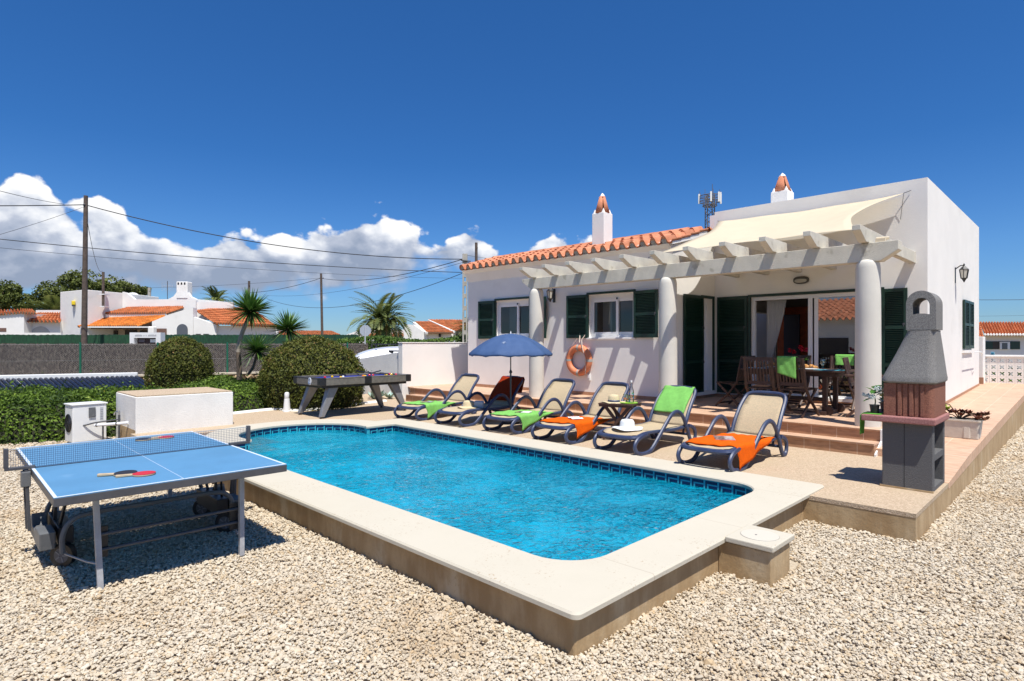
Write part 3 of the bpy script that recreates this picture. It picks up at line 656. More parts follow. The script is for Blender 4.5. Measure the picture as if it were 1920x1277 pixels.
# windows
def window(W, yf, mull=None):
    x0, x1, z0, z1 = W; m = MB(); y0, y1 = yf+.085, yf+.14; t = .075
    m.box(x0, x1, y0, y1, z0, z0+.05); m.box(x0, x1, y0, y1, z1-.10, z1); m.box(x0, x0+.05, y0, y1, z0+.05, z1-.10); m.box(x1-.05, x1, y0, y1, z0+.05, z1-.10)
    xm = (x0+x1)/2+.12
    # two sliding sashes
    for a, b_, yy in ((x0+.05, xm+.03, yf+.07), (xm-.03, x1-.05, yf+.102)):
        m.box(a, b_, yy, yy+.03, z0+.05, z0+.12); m.box(a, b_, yy, yy+.03, z1-.17, z1-.10); m.box(a, a+.06, yy, yy+.03, z0+.12, z1-.17); m.box(b_-.06, b_, yy, yy+.03, z0+.12, z1-.17)
    f = m.build('window', upvc, house, world=True, bevel=.003)
    for a, b_, yy in ((x0+.11, xm-.03, yf+.082), (xm+.03, x1-.11, yf+.114)):
        p = MB(); p.poly([(a, yy, z0+.12), (b_, yy, z0+.12), (b_, yy, z1-.17), (a, yy, z1-.17)]); p.build('pane', glass, f, world=True)
    s = MB(); s.box(x0-.04, x1+.04, yf-.035, yf+.085, z0-.045, z0-.002); s.build('sill', white, f, world=True, bevel=.004)
    s = MB(); s.box(x0+.15, x0+.4, yf+.35, yf+.37, z0, z1); s.build('curtain', mat('curtain_cloth', (.70, .70, .70), .9, trans=.3), f, world=True)
    b = MB(); b.box(xm-.015, xm+.015, yf+.055, yf+.068, z1-.13, z1-.09); b.build('latch', black, f, world=True)
    return f
window(W1, Y1); window(W2, Y1)
# shutters
def shutter_mb(w_, h, rails=(.5,), sl=.032):
    m = MB(); t = .036; s = .055
    m.box(0, s, 0, t, 0, h); m.box(w_-s, w_, 0, t, 0, h); m.box(s, w_-s, .001, t-.001, 0, .075); m.box(s, w_-s, .001, t-.001, h-.06, h)
    z = [.075]+[h*r for r in rails]+[h-.06]
    for r in rails: m.box(s, w_-s, .001, t-.001, h*r-.03, h*r+.03)
    zz = .095
    while zz < h-.075:
        if not any(abs(zz-h*r) < .042 for r in rails):
            m.poly([(s, .004, zz-.012), (w_-s, .004, zz-.012), (w_-s, .030, zz+.012), (s, .030, zz+.012)])
            m.poly([(s, .004, zz-.005), (w_-s, .004, zz-.005), (w_-s, .004, zz-.012), (s, .004, zz-.012)])
        zz += sl
    m.poly([(s, .033, .07), (w_-s, .033, .07), (w_-s, .033, h-.05), (s, .033, h-.05)])
    return m
def shutter(x, y, z, w_, h, ang, rails=(.5,), handle=None):
    m = shutter_mb(w_, h, rails); o = m.build('shutter', green, house, bevel=0)
    hx, hy, hz = house.location; o.location = (x-hx, y-hy, z-hz); o.rotation_euler = (0, 0, ang)
    if handle is not None:
        k = MB()
        for hz_ in handle: k.tube([(w_-.05 if True else 0, -.002, hz_), (w_-.05, -.03, hz_), (w_-.05, -.03, hz_-.05)], .006, 6); k.box(w_-.07, w_-.03, -.004, -.001, hz_-.02, hz_+.02)
        k.build('handle', dgrey, o)
    return o
def frame_y(W, yf):
    x0, x1, z0, z1 = W; m = MB(); m.box(x0-.03, x1+.03, yf-.03, yf-.002, z1, z1+.05); m.box(x0-.045, x0, yf-.028, yf+.03, z0, z1-.001); m.box(x1, x1+.045, yf-.028, yf+.03, z0, z1-.001)
    return m.build('shutter_frame', green, house, world=True)
frame_y(W1, Y1); frame_y(W2, Y1)
hs = W1[3]-W1[2]
shutter(-11.80, Y1-.065, 1.85, .60, 1.0, .04, handle=(.5,)); shutter(-9.93, Y1-.065, 1.85, .60, 1.0, -.10, handle=(.5,))
shutter(-8.74, Y1-.065, 1.85, .60, .98, .05, handle=(.5,)); shutter(-6.92, Y1-.065, 1.85, .60, .98, -.08, handle=(.5,))
# side door in the return wall: shutter folded back on the wall, green lintel, white door standing open
m = MB(); m.box(HX1+.001, HX1+.03, DW[0]-.02, DW[1]+.06, DW[3], DW[3]+.06); m.box(HX1+.001, HX1+.032, DW[1], DW[1]+.05, DW[2], DW[3]); m.build('door_frame', green, house, world=True)
shutter(HX1+.05, 10.98, .66, .82, 2.08, PI/2, (.33, .66), handle=(.7, 1.42)).scale = (1, 1, 1)
m = MB(); m.box(-6.16, -6.12, 11.78, 12.28, .70, .80); m.box(-6.16, -6.12, 11.78, 12.28, 2.60, 2.70); m.box(-6.16, -6.12, 12.16, 12.28, .80, 2.60); m.box(-6.16, -6.12, 11.78, 11.85, .80, 2.60); m.box(-6.16, -6.12, 11.85, 12.16, .80, 1.35)
d = m.build('door', upvc, house, world=True, bevel=.003); m = MB(); m.poly([(-6.14, 11.85, 1.35), (-6.14, 12.16, 1.35), (-6.14, 12.16, 2.6), (-6.14, 11.85, 2.6)]); m.build('pane', glass, d, world=True)
m = MB(); m.box(-6.2, HX1+.06, 11.5, 12.38, .63, .698); m.build('door_sill', white, house, world=True)
# wide sliding door
shutter(-5.92, Y2-.055, .66, .66, 2.08, 0, (.33, .66), handle=(.7, 1.42)); shutter(-2.79, Y2-.055, .66, .40, 2.06, 0, (.33, .66), handle=(1.42,))
m = MB(); m.box(SD[0]-.05, SD[1]+.05, Y2-.035, Y2-.002, SD[3], SD[3]+.055); m.box(SD[0]-.05, SD[0], Y2-.034, Y2+.04, SD[2], SD[3]-.001); m.box(SD[1], SD[1]+.05, Y2-.034, Y2+.04, SD[2], SD[3]-.001); m.build('shutter_frame', green, house, world=True)
m = MB(); yy = Y2+.05
m.box(SD[0], SD[1], yy, yy+.1, SD[3]-.07, SD[3]); m.box(SD[0], SD[1], yy, yy+.1, SD[2], SD[2]+.035); m.box(SD[0], SD[0]+.06, yy, yy+.1, SD[2]+.035, SD[3]-.07); m.box(SD[1]-.06, SD[1], yy, yy+.1, SD[2]+.035, SD[3]-.07)
for a in (-4.08, -3.98): m.box(a, a+.075, yy+(.01 if a < -4.02 else .055), yy+(.05 if a < -4.02 else .095), SD[2]+.035, SD[3]-.07)
d = m.build('sliding_door', upvc, house, world=True, bevel=.003)
m = MB(); m.poly([(-3.93, yy+.06, .71), (-2.86, yy+.06, .71), (-2.86, yy+.06, 2.63), (-3.93, yy+.06, 2.63)]); m.build('pane', glass_mat('door_glass', (.55, .58, .56), 2.2, .22), d, world=True)
m = MB(); m.box(SD[0], SD[1], Y2-.07, Y2+.2, .62, .679); m.build('door_sill', white, house, world=True)
# window on the right-hand wall
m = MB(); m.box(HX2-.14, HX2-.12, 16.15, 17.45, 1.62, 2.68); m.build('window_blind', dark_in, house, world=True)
for yv in (16.13,):
    mm = shutter_mb(.66, 1.08, (.5,)); o = mm.build('shutter', green, house); o.location = (HX2+.05-house.location.x, yv-house.location.y, 1.61-house.location.z); o.rotation_euler = (0, 0, PI/2)
    mm = shutter_mb(.66, 1.08, (.5,)); o = mm.build('shutter', green, house); o.location = (HX2+.05-house.location.x, yv+.68-house.location.y, 1.61-house.location.z); o.rotation_euler = (0, 0, PI/2)
m = MB(); m.box(HX2+.001, HX2+.05, 16.1, 17.5, 1.53, 1.58); m.build('sill', white, house, world=True)
m = MB(); m.tube([(HX2, 16.0, 1.53), (HX2+.16, 16.0, 1.53), (HX2+.16, 17.7, 1.53), (HX2, 17.7, 1.53)], .008, 6); m.tube([(HX2+.16, 17.3, 1.53), (HX2+.2, 17.45, 1.5), (HX2+.16, 17.7, 1.46)], .008, 6); m.build('clothes_rail', white_pl, house, world=True)

# tile roofs
def tile_quad(mb, A, B, C, D, nt_, ncr, r=.07, prof=10, lift=.02, seedv=0, ends=None):
    """A eave-left, B eave-right, C ridge-right, D ridge-left"""
    A, B, C, D = map(Vector, (A, B, C, D)); nrm = (B-A).cross(D-A).normalized(); rg = random.Random(seedv)
    def P(u, v): return (A.lerp(B, u)).lerp(D.lerp(C, u), v)
    def hgt(t):
        return r*math.sqrt(max(0, 1-(4*t-1)**2)) if t < .5 else -r*.9*math.sqrt(max(0, 1-(4*t-3)**2))
    K = nt_*prof; rr_ = [[rg.random() for _ in range(nt_)] for _ in range(ncr)]; jit = [[rg.uniform(-.006, .006)*r/.07 for _ in range(nt_)] for _ in range(ncr)]
    for c_ in range(ncr):
        rows = []
        for e_, v in ((0, c_/ncr), (1, (c_+1)/ncr)):
            row = []
            for k in range(K+1):
                t = (k % prof)/prof; ti = min(k//prof, nt_-1); h = hgt(t)*(1-.10*e_)+lift*(1-e_)+jit[c_][ti]
                row.append(mb.pt(P(k/K, v)+nrm*h))
            rows.append(row)
        for k in range(K):
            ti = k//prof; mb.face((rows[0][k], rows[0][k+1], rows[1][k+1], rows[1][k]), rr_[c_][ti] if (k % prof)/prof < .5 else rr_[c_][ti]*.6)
        # small riser at the lower edge of every course
        low = [mb.pt(P(k/K, c_/ncr)+nrm*(hgt((k % prof)/prof)*.9-.012)) for k in range(K+1)]
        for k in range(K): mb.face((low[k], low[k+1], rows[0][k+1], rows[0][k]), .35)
    if ends is not None:                  # rounded mortar-filled eave ends
        for ti in range(nt_):
            cpt = P((ti+.25)/nt_, 0)
            w_ = (B-A).length/nt_*.25; ud = (B-A).normalized(); out = -(D-A).normalized()
            ring = [cpt+ud*(-w_*math.cos(a))+nrm*(r*.96*math.sin(a))+out*.004 for a in [PI*i/8 for i in range(9)]]
            low_ = [cpt+ud*(-w_*.8*math.cos(a))-nrm*(.030*math.sin(a))+out*.004 for a in [PI-PI*i/6 for i in range(7)]]
            ends.poly([tuple(p) for p in ring]+[tuple(p) for p in low_[1:-1]])
EZ, EY, RY, RZ_ = 3.755, 10.39, 11.90, 4.19
m = MB(); e_ = MB()
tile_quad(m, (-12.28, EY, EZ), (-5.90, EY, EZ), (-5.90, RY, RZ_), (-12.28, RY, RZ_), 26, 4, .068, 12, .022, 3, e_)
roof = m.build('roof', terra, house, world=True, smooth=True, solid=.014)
e_.build('tile_mortar', mortar, roof, world=True)
m = MB(); sl = (RZ_-EZ)/(RY-EY); m.extr([(EY+.06, EZ-.02+.06*sl), (RY, RZ_-.02), (RY, RZ_-.16), (EY+.06, EZ-.07)], 'x', -12.20, -5.925); m.build('roof_soffit', white, roof, world=True)
m = MB(); tile_quad(m, (-5.9, 14.6, 3.6), (-12.28, 14.6, 3.6), (-12.28, RY+.1, RZ_), (-5.9, RY+.1, RZ_), 29, 6, .075, 6, .02, 4); m.build('roof', terra, house, world=True, smooth=True)
m = MB()
for k in range(14): # ridge tiles
    x0 = -12.28+k*.42
    m.tube([(x0, RY+.04, RZ_-.01), (x0+.45, RY+.04, RZ_+.012)], [.105, .09], 12, r=random.random())
m.build('ridge_tiles', terra, roof, world=True, smooth=True)
m = MB()
for k in range(5): v = k/5; m.tube([(-12.26, EY+(RY-EY)*v, EZ+(RZ_-EZ)*v+.03), (-12.26, EY+(RY-EY)*(v+.22), EZ+(RZ_-EZ)*(v+.22)+.015)], [.085, .07], 10, r=random.random())
m.build('verge_tiles', terra, roof, world=True, smooth=True)
def chimney(x, y, zb, w_, h, ct, par, nm='chimney'):
    m = MB(); a = w_/2; m.box(x-a, x+a, y-a, y+a, zb, zb+h)
    c_ = m.build(nm, white, par, world=True, bevel=.012)
    for k in range(4):                     # four leaning half-round tiles, dark gaps between them
        an = k*PI/2; cs, sn_ = math.cos(an), math.sin(an); rows = []
        for t_ in range(2):
            R_, z, hw = ((a*.80, zb+h+.002, a*.62), (a*.26, zb+h+ct, a*.26))[t_]; row = []
            for j in range(9):
                t = j/8*2-1; u = t*hw; d_ = R_+(a*.20, a*.12)[t_]*math.cos(t*PI/2); row.append((x+cs*d_-sn_*u, y+sn_*d_+cs*u, z))
            rows.append(row)
        m = MB(); m.sheet(rows, r=.3+.1*k); m.build('cowl_tile', terra, c_, world=True, smooth='all', solid=.012)
    m = MB(); m.lathe([(a*.45, zb+h), (a*.2, zb+h+ct*.95)], (x, y, 0), 8); m.build('flue', dark_in, c_, world=True)
    m = MB(); m.poly([(x-a*.4, y-a*.4, zb+h+ct*.96)]+[(x+a*.4, y-a*.4, zb+h+ct*.96), (x+a*.4, y+a*.4, zb+h+ct*.96), (x-a*.4, y+a*.4, zb+h+ct*.96)][0:])
    m.lathe([(a*.40, zb+h+ct-.005), (a*.40, zb+h+ct+.02), (.01, zb+h+ct+.085)], (x, y, 0), 4)
    m.build('chimney_cap', white, c_, world=True)
    for k in range(4):
        an = PI/4+k*PI/2; m = MB(); m.lathe([(.05, zb+h), (.004, zb+h+.10)], (x+math.cos(an)*a*1.0, y+math.sin(an)*a*1.0, 0), 5); m.build('corner_point', white, c_, world=True)
chimney(-8.20, 11.25, 3.9, .34, .85, .40, roof); 
chimney(-5.14, 14.0, 4.4, .38, .80, .36, house)

# ================================================================== pergola
pg = thing('pergola', 'pale concrete pergola on three round columns, with a long beam and eleven joists', 'pergola', (-5.5, 9.5, .562))
for x in (-8.68, -5.48, -2.31):
    m = MB(); m.lathe([(.165, .562), (.1655, .6), (.163, 1.5), (.160, 2.2), (.155, 2.80), (.146, 2.86), (.13, 2.895), (.10, 2.915)], (x, 9.5, 0), 40); m.build('column', conc_col, pg, world=True, smooth=True)
m = MB(); m.extr([(-8.76, 2.912), (-2.13, 2.882), (-1.92, 3.02), (-1.92, 3.145), (-9.02, 3.145), (-9.02, 3.08)], 'y', 9.40, 9.60); m.build('beam', conc, pg, world=True, bevel=.006)
for k in range(11):
    x = -8.655+k*.633; yb = Y1-.0 if x < HX1-.1 else Y2
    m = MB(); m.extr([(8.98, 3.345), (8.98, 3.275), (9.26, 3.148), (yb-.001, 3.148), (yb-.001, 3.345)][::-1], 'x', x-.052, x+.052); m.build('joist', conc, pg, world=True, bevel=.005)
# shade sail
sail = thing('shade_sail', 'cream canvas shade sail stretched from the high wall down to the pergola joists', 'shade sail', (-4.2, 11.2, 3.9))
c00, c10, c11, c01 = Vector((-5.86, 9.75, 3.41)), Vector((-2.52, 9.70, 3.42)), Vector((-2.44, 12.33, 4.40)), Vector((-5.86, 12.33, 4.40))
g = []
nn = 22
for i in range(nn+1):
    v = i/nn; row = []
    for j in range(nn+1):
        u = j/nn; p = (c00.lerp(c10, u)).lerp(c01.lerp(c11, u), v)
        # edges curve inwards, belly sags
        p.y += (.12*(1-v)-.03*v)*math.sin(PI*u); p.x += (.30*(1-u)-.36*u)*math.sin(PI*v)*1.0
        p.z -= .08*math.sin(PI*u)*math.sin(PI*v)+(.06*v)*math.sin(PI*u)-(.02)*(1-v)*math.sin(PI*u)
        p.z += .006*math.sin(u*17+v*9)+.007*math.sin(u*5-v*13); row.append(tuple(p))
    g.append(row)
m = MB(); m.sheet(g); m.build('canvas', canvas, sail, world=True, smooth='all', solid=.003)
m = MB(); m.tube([c11, (-2.34, 12.385, 4.44)], .006, 5); m.tube([c11, (-2.50, 12.39, 3.95)], .004, 5); m.tube([c10, (-2.40, 9.55, 3.30)], .006, 5); m.tube([c01, (-5.93, 12.39, 4.42)], .006, 5); m.tube([c00, (-5.95, 9.6, 3.33)], .006, 5); m.build('rope', dgrey, sail, world=True)
m = MB(); m.box(-2.20, -2.08, 9.42, 9.5, 3.147, 3.19); m.tube([(-2.2, 9.46, 3.2), (-2.05, 9.5, 3.2)], .02, 6); m.build('rope_cleat', mat('cream_plastic', (.65, .55, .40), .6), sail, world=True)

# lanterns
def lantern(loc, rz, label):
    t = thing('wall_lantern', label, 'wall lamp', loc, rz)
    m = MB(); m.box(-.035, .035, -.012, -.001, -.16, .16); m.tube([(0, -.01, .13), (0, -.09, .19), (0, -.15, .19), (0, -.15, .16)], .011, 8); m.build('bracket', black, t)
    m = MB(); m.lathe([(.02, .10), (.085, .03), (.088, .02)], (0, -.15, .08), 6); m.lathe([(.012, 0), (.02, .02), (.008, .05)], (0, -.15, .18), 6)
    m.lathe([(.008, -.19), (.02, -.16), (.045, -.12), (.055, -.10)], (0, -.15, .03), 6)
    for k in range(6):
        a = k*PI/3; m.bar((.083*math.cos(a), -.15+.083*math.sin(a), .10), (.055*math.cos(a), -.15+.055*math.sin(a), -.08), .012)
    m.build('cage', black, t)
    m = MB(); m.lathe([(.050, -.075), (.078, .098)], (0, -.15, 0), 6); m.build('glass', mat('lantern_glass', (.55, .52, .45), .15, spec=.7), t)
    return t
lantern((HX2+.0, 15.2, 3.15), PI/2, 'black wall lantern high on the sunlit right side wall of the villa')
lantern((-9.16, Y1, 2.86), 0, 'black wall lantern between the two windows behind the first column')
t = thing('bulkhead_light', 'oval bulkhead light on the wall over the wide sliding door', 'wall lamp', (-4.18, Y2, 2.99))
def oval(a, b_, n=28, cz=0): return [(a*math.copysign(abs(math.cos(t_))**.75, math.cos(t_)), cz+b_*math.copysign(abs(math.sin(t_))**.75, math.sin(t_))) for t_ in [2*PI*i/n for i in range(n)]]
m = MB(); m.extr(oval(.145, .075), 'y', -.055, -.001); m.build('housing', mat('bronze_grey', (.07, .065, .055), .5), t, bevel=.008)
m = MB(); m.extr(oval(.115, .038, cz=-.015), 'y', -.066, -.056); m.build('glass', mat('frosted_lamp', (.40, .39, .34), .3), t, bevel=.004)
t = thing('wall_socket', 'small white socket box low on the wall beneath the life ring', 'socket', (-8.12, Y1, .97))
m = MB(); m.box(-.045, .045, -.04, -.001, -.075, .075); m.build('box', white_pl, t, bevel=.006)
m = MB(); m.box(-.032, .032, -.052, -.041, -.02, .05); m.build('flap', upvc, t, bevel=.004)
# life ring
lr = thing('life_ring', 'orange life ring with pale bands and rope hanging on the villa wall below a window', 'life ring', (-8.36, Y1, 1.345))
om = mat('faded_orange', (.72, .24, .11), .6, .18, 6, .1, 40); m = MB()
Rr = .285; m.tube([(Rr*math.cos(a)*1.0, -.075, Rr*math.sin(a)) for a in [2*PI*i/40 for i in range(40)]], .075, 14, True, side=(0, 1, 0)); m.build('ring', om, lr, smooth='all')
for a0 in (0, PI/2, PI, PI*1.5):
    m = MB(); m.tube([(Rr*math.cos(a), -.075, Rr*math.sin(a)) for a in [a0-.09+.18*i/4 for i in range(5)]], .077, 14, side=(0, 1, 0)); m.build('band', mat('grey_band', (.36, .36, .33), .6), lr, smooth=True)
m = MB(); m.tube([(.15, -.01, .60), (.10, -.10, .46), (.16, -.16, .30), (.25, -.165, .05), (.24, -.14, -.22), (.20, -.1, -.33)], .010, 6); m.tube([(-.02, -.005, .62), (.06, -.13, .40)], .012, 6)
m.tube([(.0, -.01, .60), (-.16, -.09, .36), (-.29, -.15, .21)], .006, 6); m.build('rope', mat('pale_rope', (.62, .50, .42), .9), lr)
# ================================================================== sun loungers
def smoothpath(P, n=6, closed=False):
    P = [Vector(p) for p in P]; out = []; N_ = len(P)
    rg_ = range(N_ if closed else N_-1)
    for i in rg_:
        p0 = P[i-1] if (i > 0 or closed) else P[0]; p1 = P[i]; p2 = P[(i+1) % N_]; p3 = P[(i+2) % N_] if (i+2 < N_ or closed) else P[-1]
        for j in range(n):
            t = j/n; out.append(.5*((2*p1)+(-p0+p2)*t+(2*p0-5*p1+4*p2-p3)*t*t+(-p0+3*p1-3*p2+p3)*t**3))
    if not closed: out.append(P[-1])
    return out
SEAT = [(.10, .255), (.25, .285), (.55, .285), (.85, .268), (1.15, .262), (1.38, .275)]
BACK0, BACK1 = (1.38, .275), (1.80, .80)
def seat_z(y):
    for (a, b_), (c_, d_) in zip(SEAT, SEAT[1:]):
        if y <= c_: return b_+(d_-b_)*(y-a)/(c_-a)
    return SEAT[-1][1]
HW = .30
def make_lounger():
    t = thing('sun_lounger', 'x', 'sun lounger', (0,0,0), 0, 'navy sun loungers in a row beside the pool')
    for s in (-1, 1):
        x = s*.325
        # front loop and long sweeping arm
        m = MB(); p = [(x*.93, .34, .262), (x, .16, .245), (x, .06, .20), (x, .015, .13), (x, .06, .055), (x, .17, .018), (x, .30, .018), (x, .42, .05), (x, .60, .19), (x, .80, .36), (x, .95, .47), (x, 1.08, .505), (x, 1.20, .475), (x, 1.30, .38), (x, 1.37, .26)]
        m.tube(smoothpath(p, 5), .030, 8, flat=.78); m.build('arm_frame', navy, t, smooth=True)
        m = MB(); p = [(x, 1.32, .36), (x, 1.40, .23), (x, 1.47, .09), (x, 1.53, .022), (x, 1.60, .03), (x, 1.64, .10), (x, 1.62, .19), (x, 1.54, .245), (x, 1.44, .27)]
        m.tube(smoothpath(p, 5), .030, 8, flat=.8); m.build('rear_leg', navy, t, smooth=True)
        m = MB(); m.tube(smoothpath([(s*.30, yy, zz-.012) for yy, zz in SEAT[:]], 4), .025, 8, flat=.8); m.build('seat_rail', navy, t, smooth=True)
        m = MB(); m.tube([(s*.30, 1.36, .27), (s*.345, 1.37, .27)], .034, 10); m.build('hinge', navy, t, smooth=True)
    m = MB(); m.tube(smoothpath([(-.30, .11, .243), (-.26, .055, .238), (-.13, .022, .236), (.13, .022, .236), (.26, .055, .238), (.30, .11, .243)], 5), .030, 8, flat=1.2); m.build('front_bow', navy, t, smooth=True)
    m = MB(); m.tube([(-.30, 1.52, .13), (.30, 1.52, .13)], .02, 8); m.tube([(-.325, .86, .10), (-.32, .86, .10)], .01, 6) if False else None; m.build('cross_bar', navy, t, smooth=True)
    # sling seat
    g = []; 
    for i in range(22):
        y = .07+(1.37-.07)*i/21; hw = .285*min(1, (.45+.55*min(1, (y-.03)/.12))); g.append([(hw*(j/8*2-1), y, seat_z(max(y, .1))+.006-.012*(1-(j/8*2-1)**2)) for j in range(9)])
    m = MB(); m.sheet(g); m.build('seat_sling', sling, t, smooth='all', solid=.006)
    # back
    b0, b1 = Vector((0, BACK0[0], BACK0[1])), Vector((0, BACK1[0], BACK1[1])); dv = (b1-b0); n_ = Vector((0, -dv.z, dv.y)).normalized()
    def bp(x, v): 
        q_ = b0+dv*v+n_*(-.05*math.sin(PI*min(1, v*1.15))*-.6-.0); return (x, q_.y, q_.z)
    m = MB(); pth = [(-.300, .0), (-.298, .3), (-.290, .6), (-.275, .84), (-.235, .955), (-.12, .995), (.12, .995), (.235, .955), (.275, .84), (.290, .6), (.298, .3), (.300, .0)]
    m.tube(smoothpath([bp(a, v) for a, v in pth], 5), .030, 8, flat=.9); m.build('back_frame', navy, t, smooth=True)
    g = []
    for i in range(18):
        v = i/17*.975; hw = .282 if v < .8 else .282-.06*((v-.8)/.175)**2; g.append([tuple(Vector(bp(hw*(j/8*2-1), v))-n_*(.014*(1-(j/8*2-1)**2))) for j in range(9)])
    m = MB(); m.sheet(g); m.build('back_sling', sling, t, smooth='all', solid=.006)
    m = MB(); m.bar((-.20, 1.50, .13), (-.20, 1.66, .55), .03, .012); m.bar((.20, 1.50, .13), (.20, 1.66, .55), .03, .012); m.build('back_prop', navy, t)
    return t, bp, n_
lg, BP, BN = make_lounger()
LX = [-9.50, -8.27, -7.03, -5.80, -4.60, -3.275]; LY = [6.62, 6.66, 6.72, 6.60, 6.56, 6.46]
LR = [.06, .05, .03, .02, .0, -.02]
LL = ['navy lounger with beige sling and lime towel, nearest the pool table', 'navy lounger under the blue parasol with a rust towel over its back', 'navy lounger with lime towel and white card, between parasol pole and round column',
      'navy lounger with an orange towel and open book, just left of the small side table', 'navy lounger with a lime towel on its back and a white hat on its seat', 'navy lounger with an orange towel and magazine, nearest the barbecue']
lgs = []
for k in range(6):
    o = lg if k == 0 else dup(lg); o.location = (LX[k], LY[k], .25); o.rotation_euler = (0, 0, LR[k]); o['label'] = LL[k]; lgs.append(o)
def on_lounger(k, x, y, z=0.):
    c_, s_ = math.cos(LR[k]), math.sin(LR[k]); return (LX[k]+c_*x-s_*y, LY[k]+s_*x+c_*y, .25+z)
def towel_seat(k, mat_, y0, y1, hang, label, seedv, left=-.29, skew=.10):
    rg = random.Random(seedv); g = []; nx, ny = 26, 18
    for i in range(ny+1):
        v = i/ny; row = []
        y = y0+(y1-y0)*v
        tot_ = (.315-left)+hang*max(.02, 1.15-1.25*v)
        for j in range(nx+1):
            s_ = tot_*j/nx; x = left+s_; yy = y+skew*(j/nx-.5)+.012*math.sin(j*.9+v*4)
            if x < .315: z = seat_z(yy)+.018+.004*math.sin(j*1.3+i*.8)+.003*math.sin(j*.5-i*1.1)
            else:
                z = seat_z(yy)+.018-(x-.315)*.98; x = .315+.022+.016*math.sin(i*.75+seedv)+.10*(x-.315)
            z = max(z, .012); row.append((x, yy, z))
        g.append(row)
    m = MB(); m.sheet(g); o = m.build('towel', mat_, None, smooth='all', solid=.007); o.location = on_lounger(k, 0, 0); o.rotation_euler = (0, 0, LR[k])
    return tag(o, label, 'towel', 'towels on the sun loungers')
towel_seat(0, lime, .22, .98, .24, 'lime green towel across the seat of the lounger nearest the pool table', 1)
towel_seat(2, lime, .18, 1.02, .22, 'lime green towel across a lounger seat just right of the parasol pole', 2)
towel_seat(3, orange, .20, 1.10, .20, 'orange towel across the lounger seat left of the small side table', 3)
towel_seat(5, orange, .17, 1.20, .24, 'orange towel across the seat of the lounger nearest the barbecue', 4)
def towel_back(k, mat_, lo, back_lo, hw, label, xo=0.):
    g = []
    for i in range(29):
        u = i/28
        L1 = .99-lo; L2 = .99-back_lo; s_ = u*(L1+L2+.05)
        for _ in (0,):
            row = []
            for j in range(13):
                x = xo+hw*(j/12*2-1); wv = .004*math.sin(j*1.1+i*.35)
                if s_ < L1: v = lo+s_; off = .032; 
                elif s_ < L1+.05: v = .99+.028*math.sin((s_-L1)/.05*PI); off = .032-.07*(s_-L1)/.05
                else: v = .99-(s_-L1-.05); off = -.04-.02*math.sin(j*.8)
                p = Vector(BP(x, v))
                p += BN*(off+wv)
                if s_ > L1+.05: p.y = max(p.y, BP(0, .99)[1]-(.99-v)*.18+.03); 
                row.append(tuple(p))
            g.append(row)
    m = MB(); m.sheet(g); o = m.build('towel', mat_, None, smooth='all', solid=.007); o.location = on_lounger(k, 0, 0); o.rotation_euler = (0, 0, LR[k])
    return tag(o, label, 'towel', 'towels on the sun loungers')
towel_back(1, rust, .12, .45, .285, 'rust red towel hung over the lounger back behind the parasol pole')
towel_back(4, lime, .25, .55, .255, 'lime green towel hung over a lounger back right of the small side table', -.01)
# parasol
ux, uy = -7.74, 7.76
pa = thing('parasol', 'round blue fabric parasol on a thin grey pole between two loungers', 'parasol', (ux, uy, .25))
m = MB(); m.tube([(0, 0, .05), (0, 0, .95)], .016, 8); m.tube([(0, 0, .9), (0, 0, 1.62)], .011, 8); m.build('pole', dgrey, pa, smooth=True)
m = MB(); m.lathe([(.03, 0), (.028, .03), (.012, .06)], (0, 0, .93), 10); m.build('clamp', black, pa)
m = MB(); m.lathe([(.17, 0), (.17, .03), (.05, .08), (.025, .2)], (0, 0, 0), 16); m.build('foot', black, pa, smooth=True)
blue_c = bpy.data.materials.new('parasol_cloth'); blue_c.use_nodes = True; nt = blue_c.node_tree; b = nt.nodes['Principled BSDF']; b.inputs['Roughness'].default_value = .75
V = N(nt, 'ShaderNodeTexCoord').outputs['Object']; c = MIX(nt, noise_n(nt, V, 9, 6), (.045, .105, .26), (.095, .175, .36)); lk(nt, c, b.inputs['Base Color'])
t_ = N(nt, 'ShaderNodeBsdfTranslucent'); lk(nt, c, t_.inputs[0]); ms = N(nt, 'ShaderNodeMixShader'); ms.inputs[0].default_value = .35; lk(nt, b.outputs[0], ms.inputs[1]); lk(nt, t_.outputs[0], ms.inputs[2]); lk(nt, ms.outputs[0], nt.nodes['Material Output'].inputs[0])
m = MB(); g = []; nr = 10; RP = .775
for i in range(10):
    v = i/9; row = []
    for j in range(nr*6+1):
        a = 2*PI*j/(nr*6)+.15; ph = (j % 6)/6; sag = math.sin(PI*ph); R_ = RP*v*(1-.045*sag*v)
        z = 1.66-.36*v**1.9-.02*sag*v
        row.append((R_*math.cos(a), R_*math.sin(a), z))
    g.append(row)
row = []
for j in range(nr*6+1):
    a = 2*PI*j/(nr*6)+.15; ph = (j % 6)/6; sag = math.sin(PI*ph); R_ = RP*(1-.05*sag)+.004; row.append((R_*math.cos(a), R_*math.sin(a), 1.30-.02*sag-.035+.008*math.sin(j*2.2)))
g.append(row); m.sheet(g); cn = m.build('canopy', blue_c, pa, smooth='all', solid=.002)
m = MB(); m.lathe([(.014, 1.655), (.012, 1.68), (.003, 1.71)], (0, 0, 0), 8); m.build('finial', white_pl, pa)
for k in range(nr):
    a = 2*PI*k/nr+.15; m = MB(); pts = [(RP*v*.985*math.cos(a), RP*v*.985*math.sin(a), 1.645-.36*v**1.9) for v in (0, .2, .4, .6, .8, 1)]; m.tube(pts, .004, 5); m.build('rib', dgrey, pa)
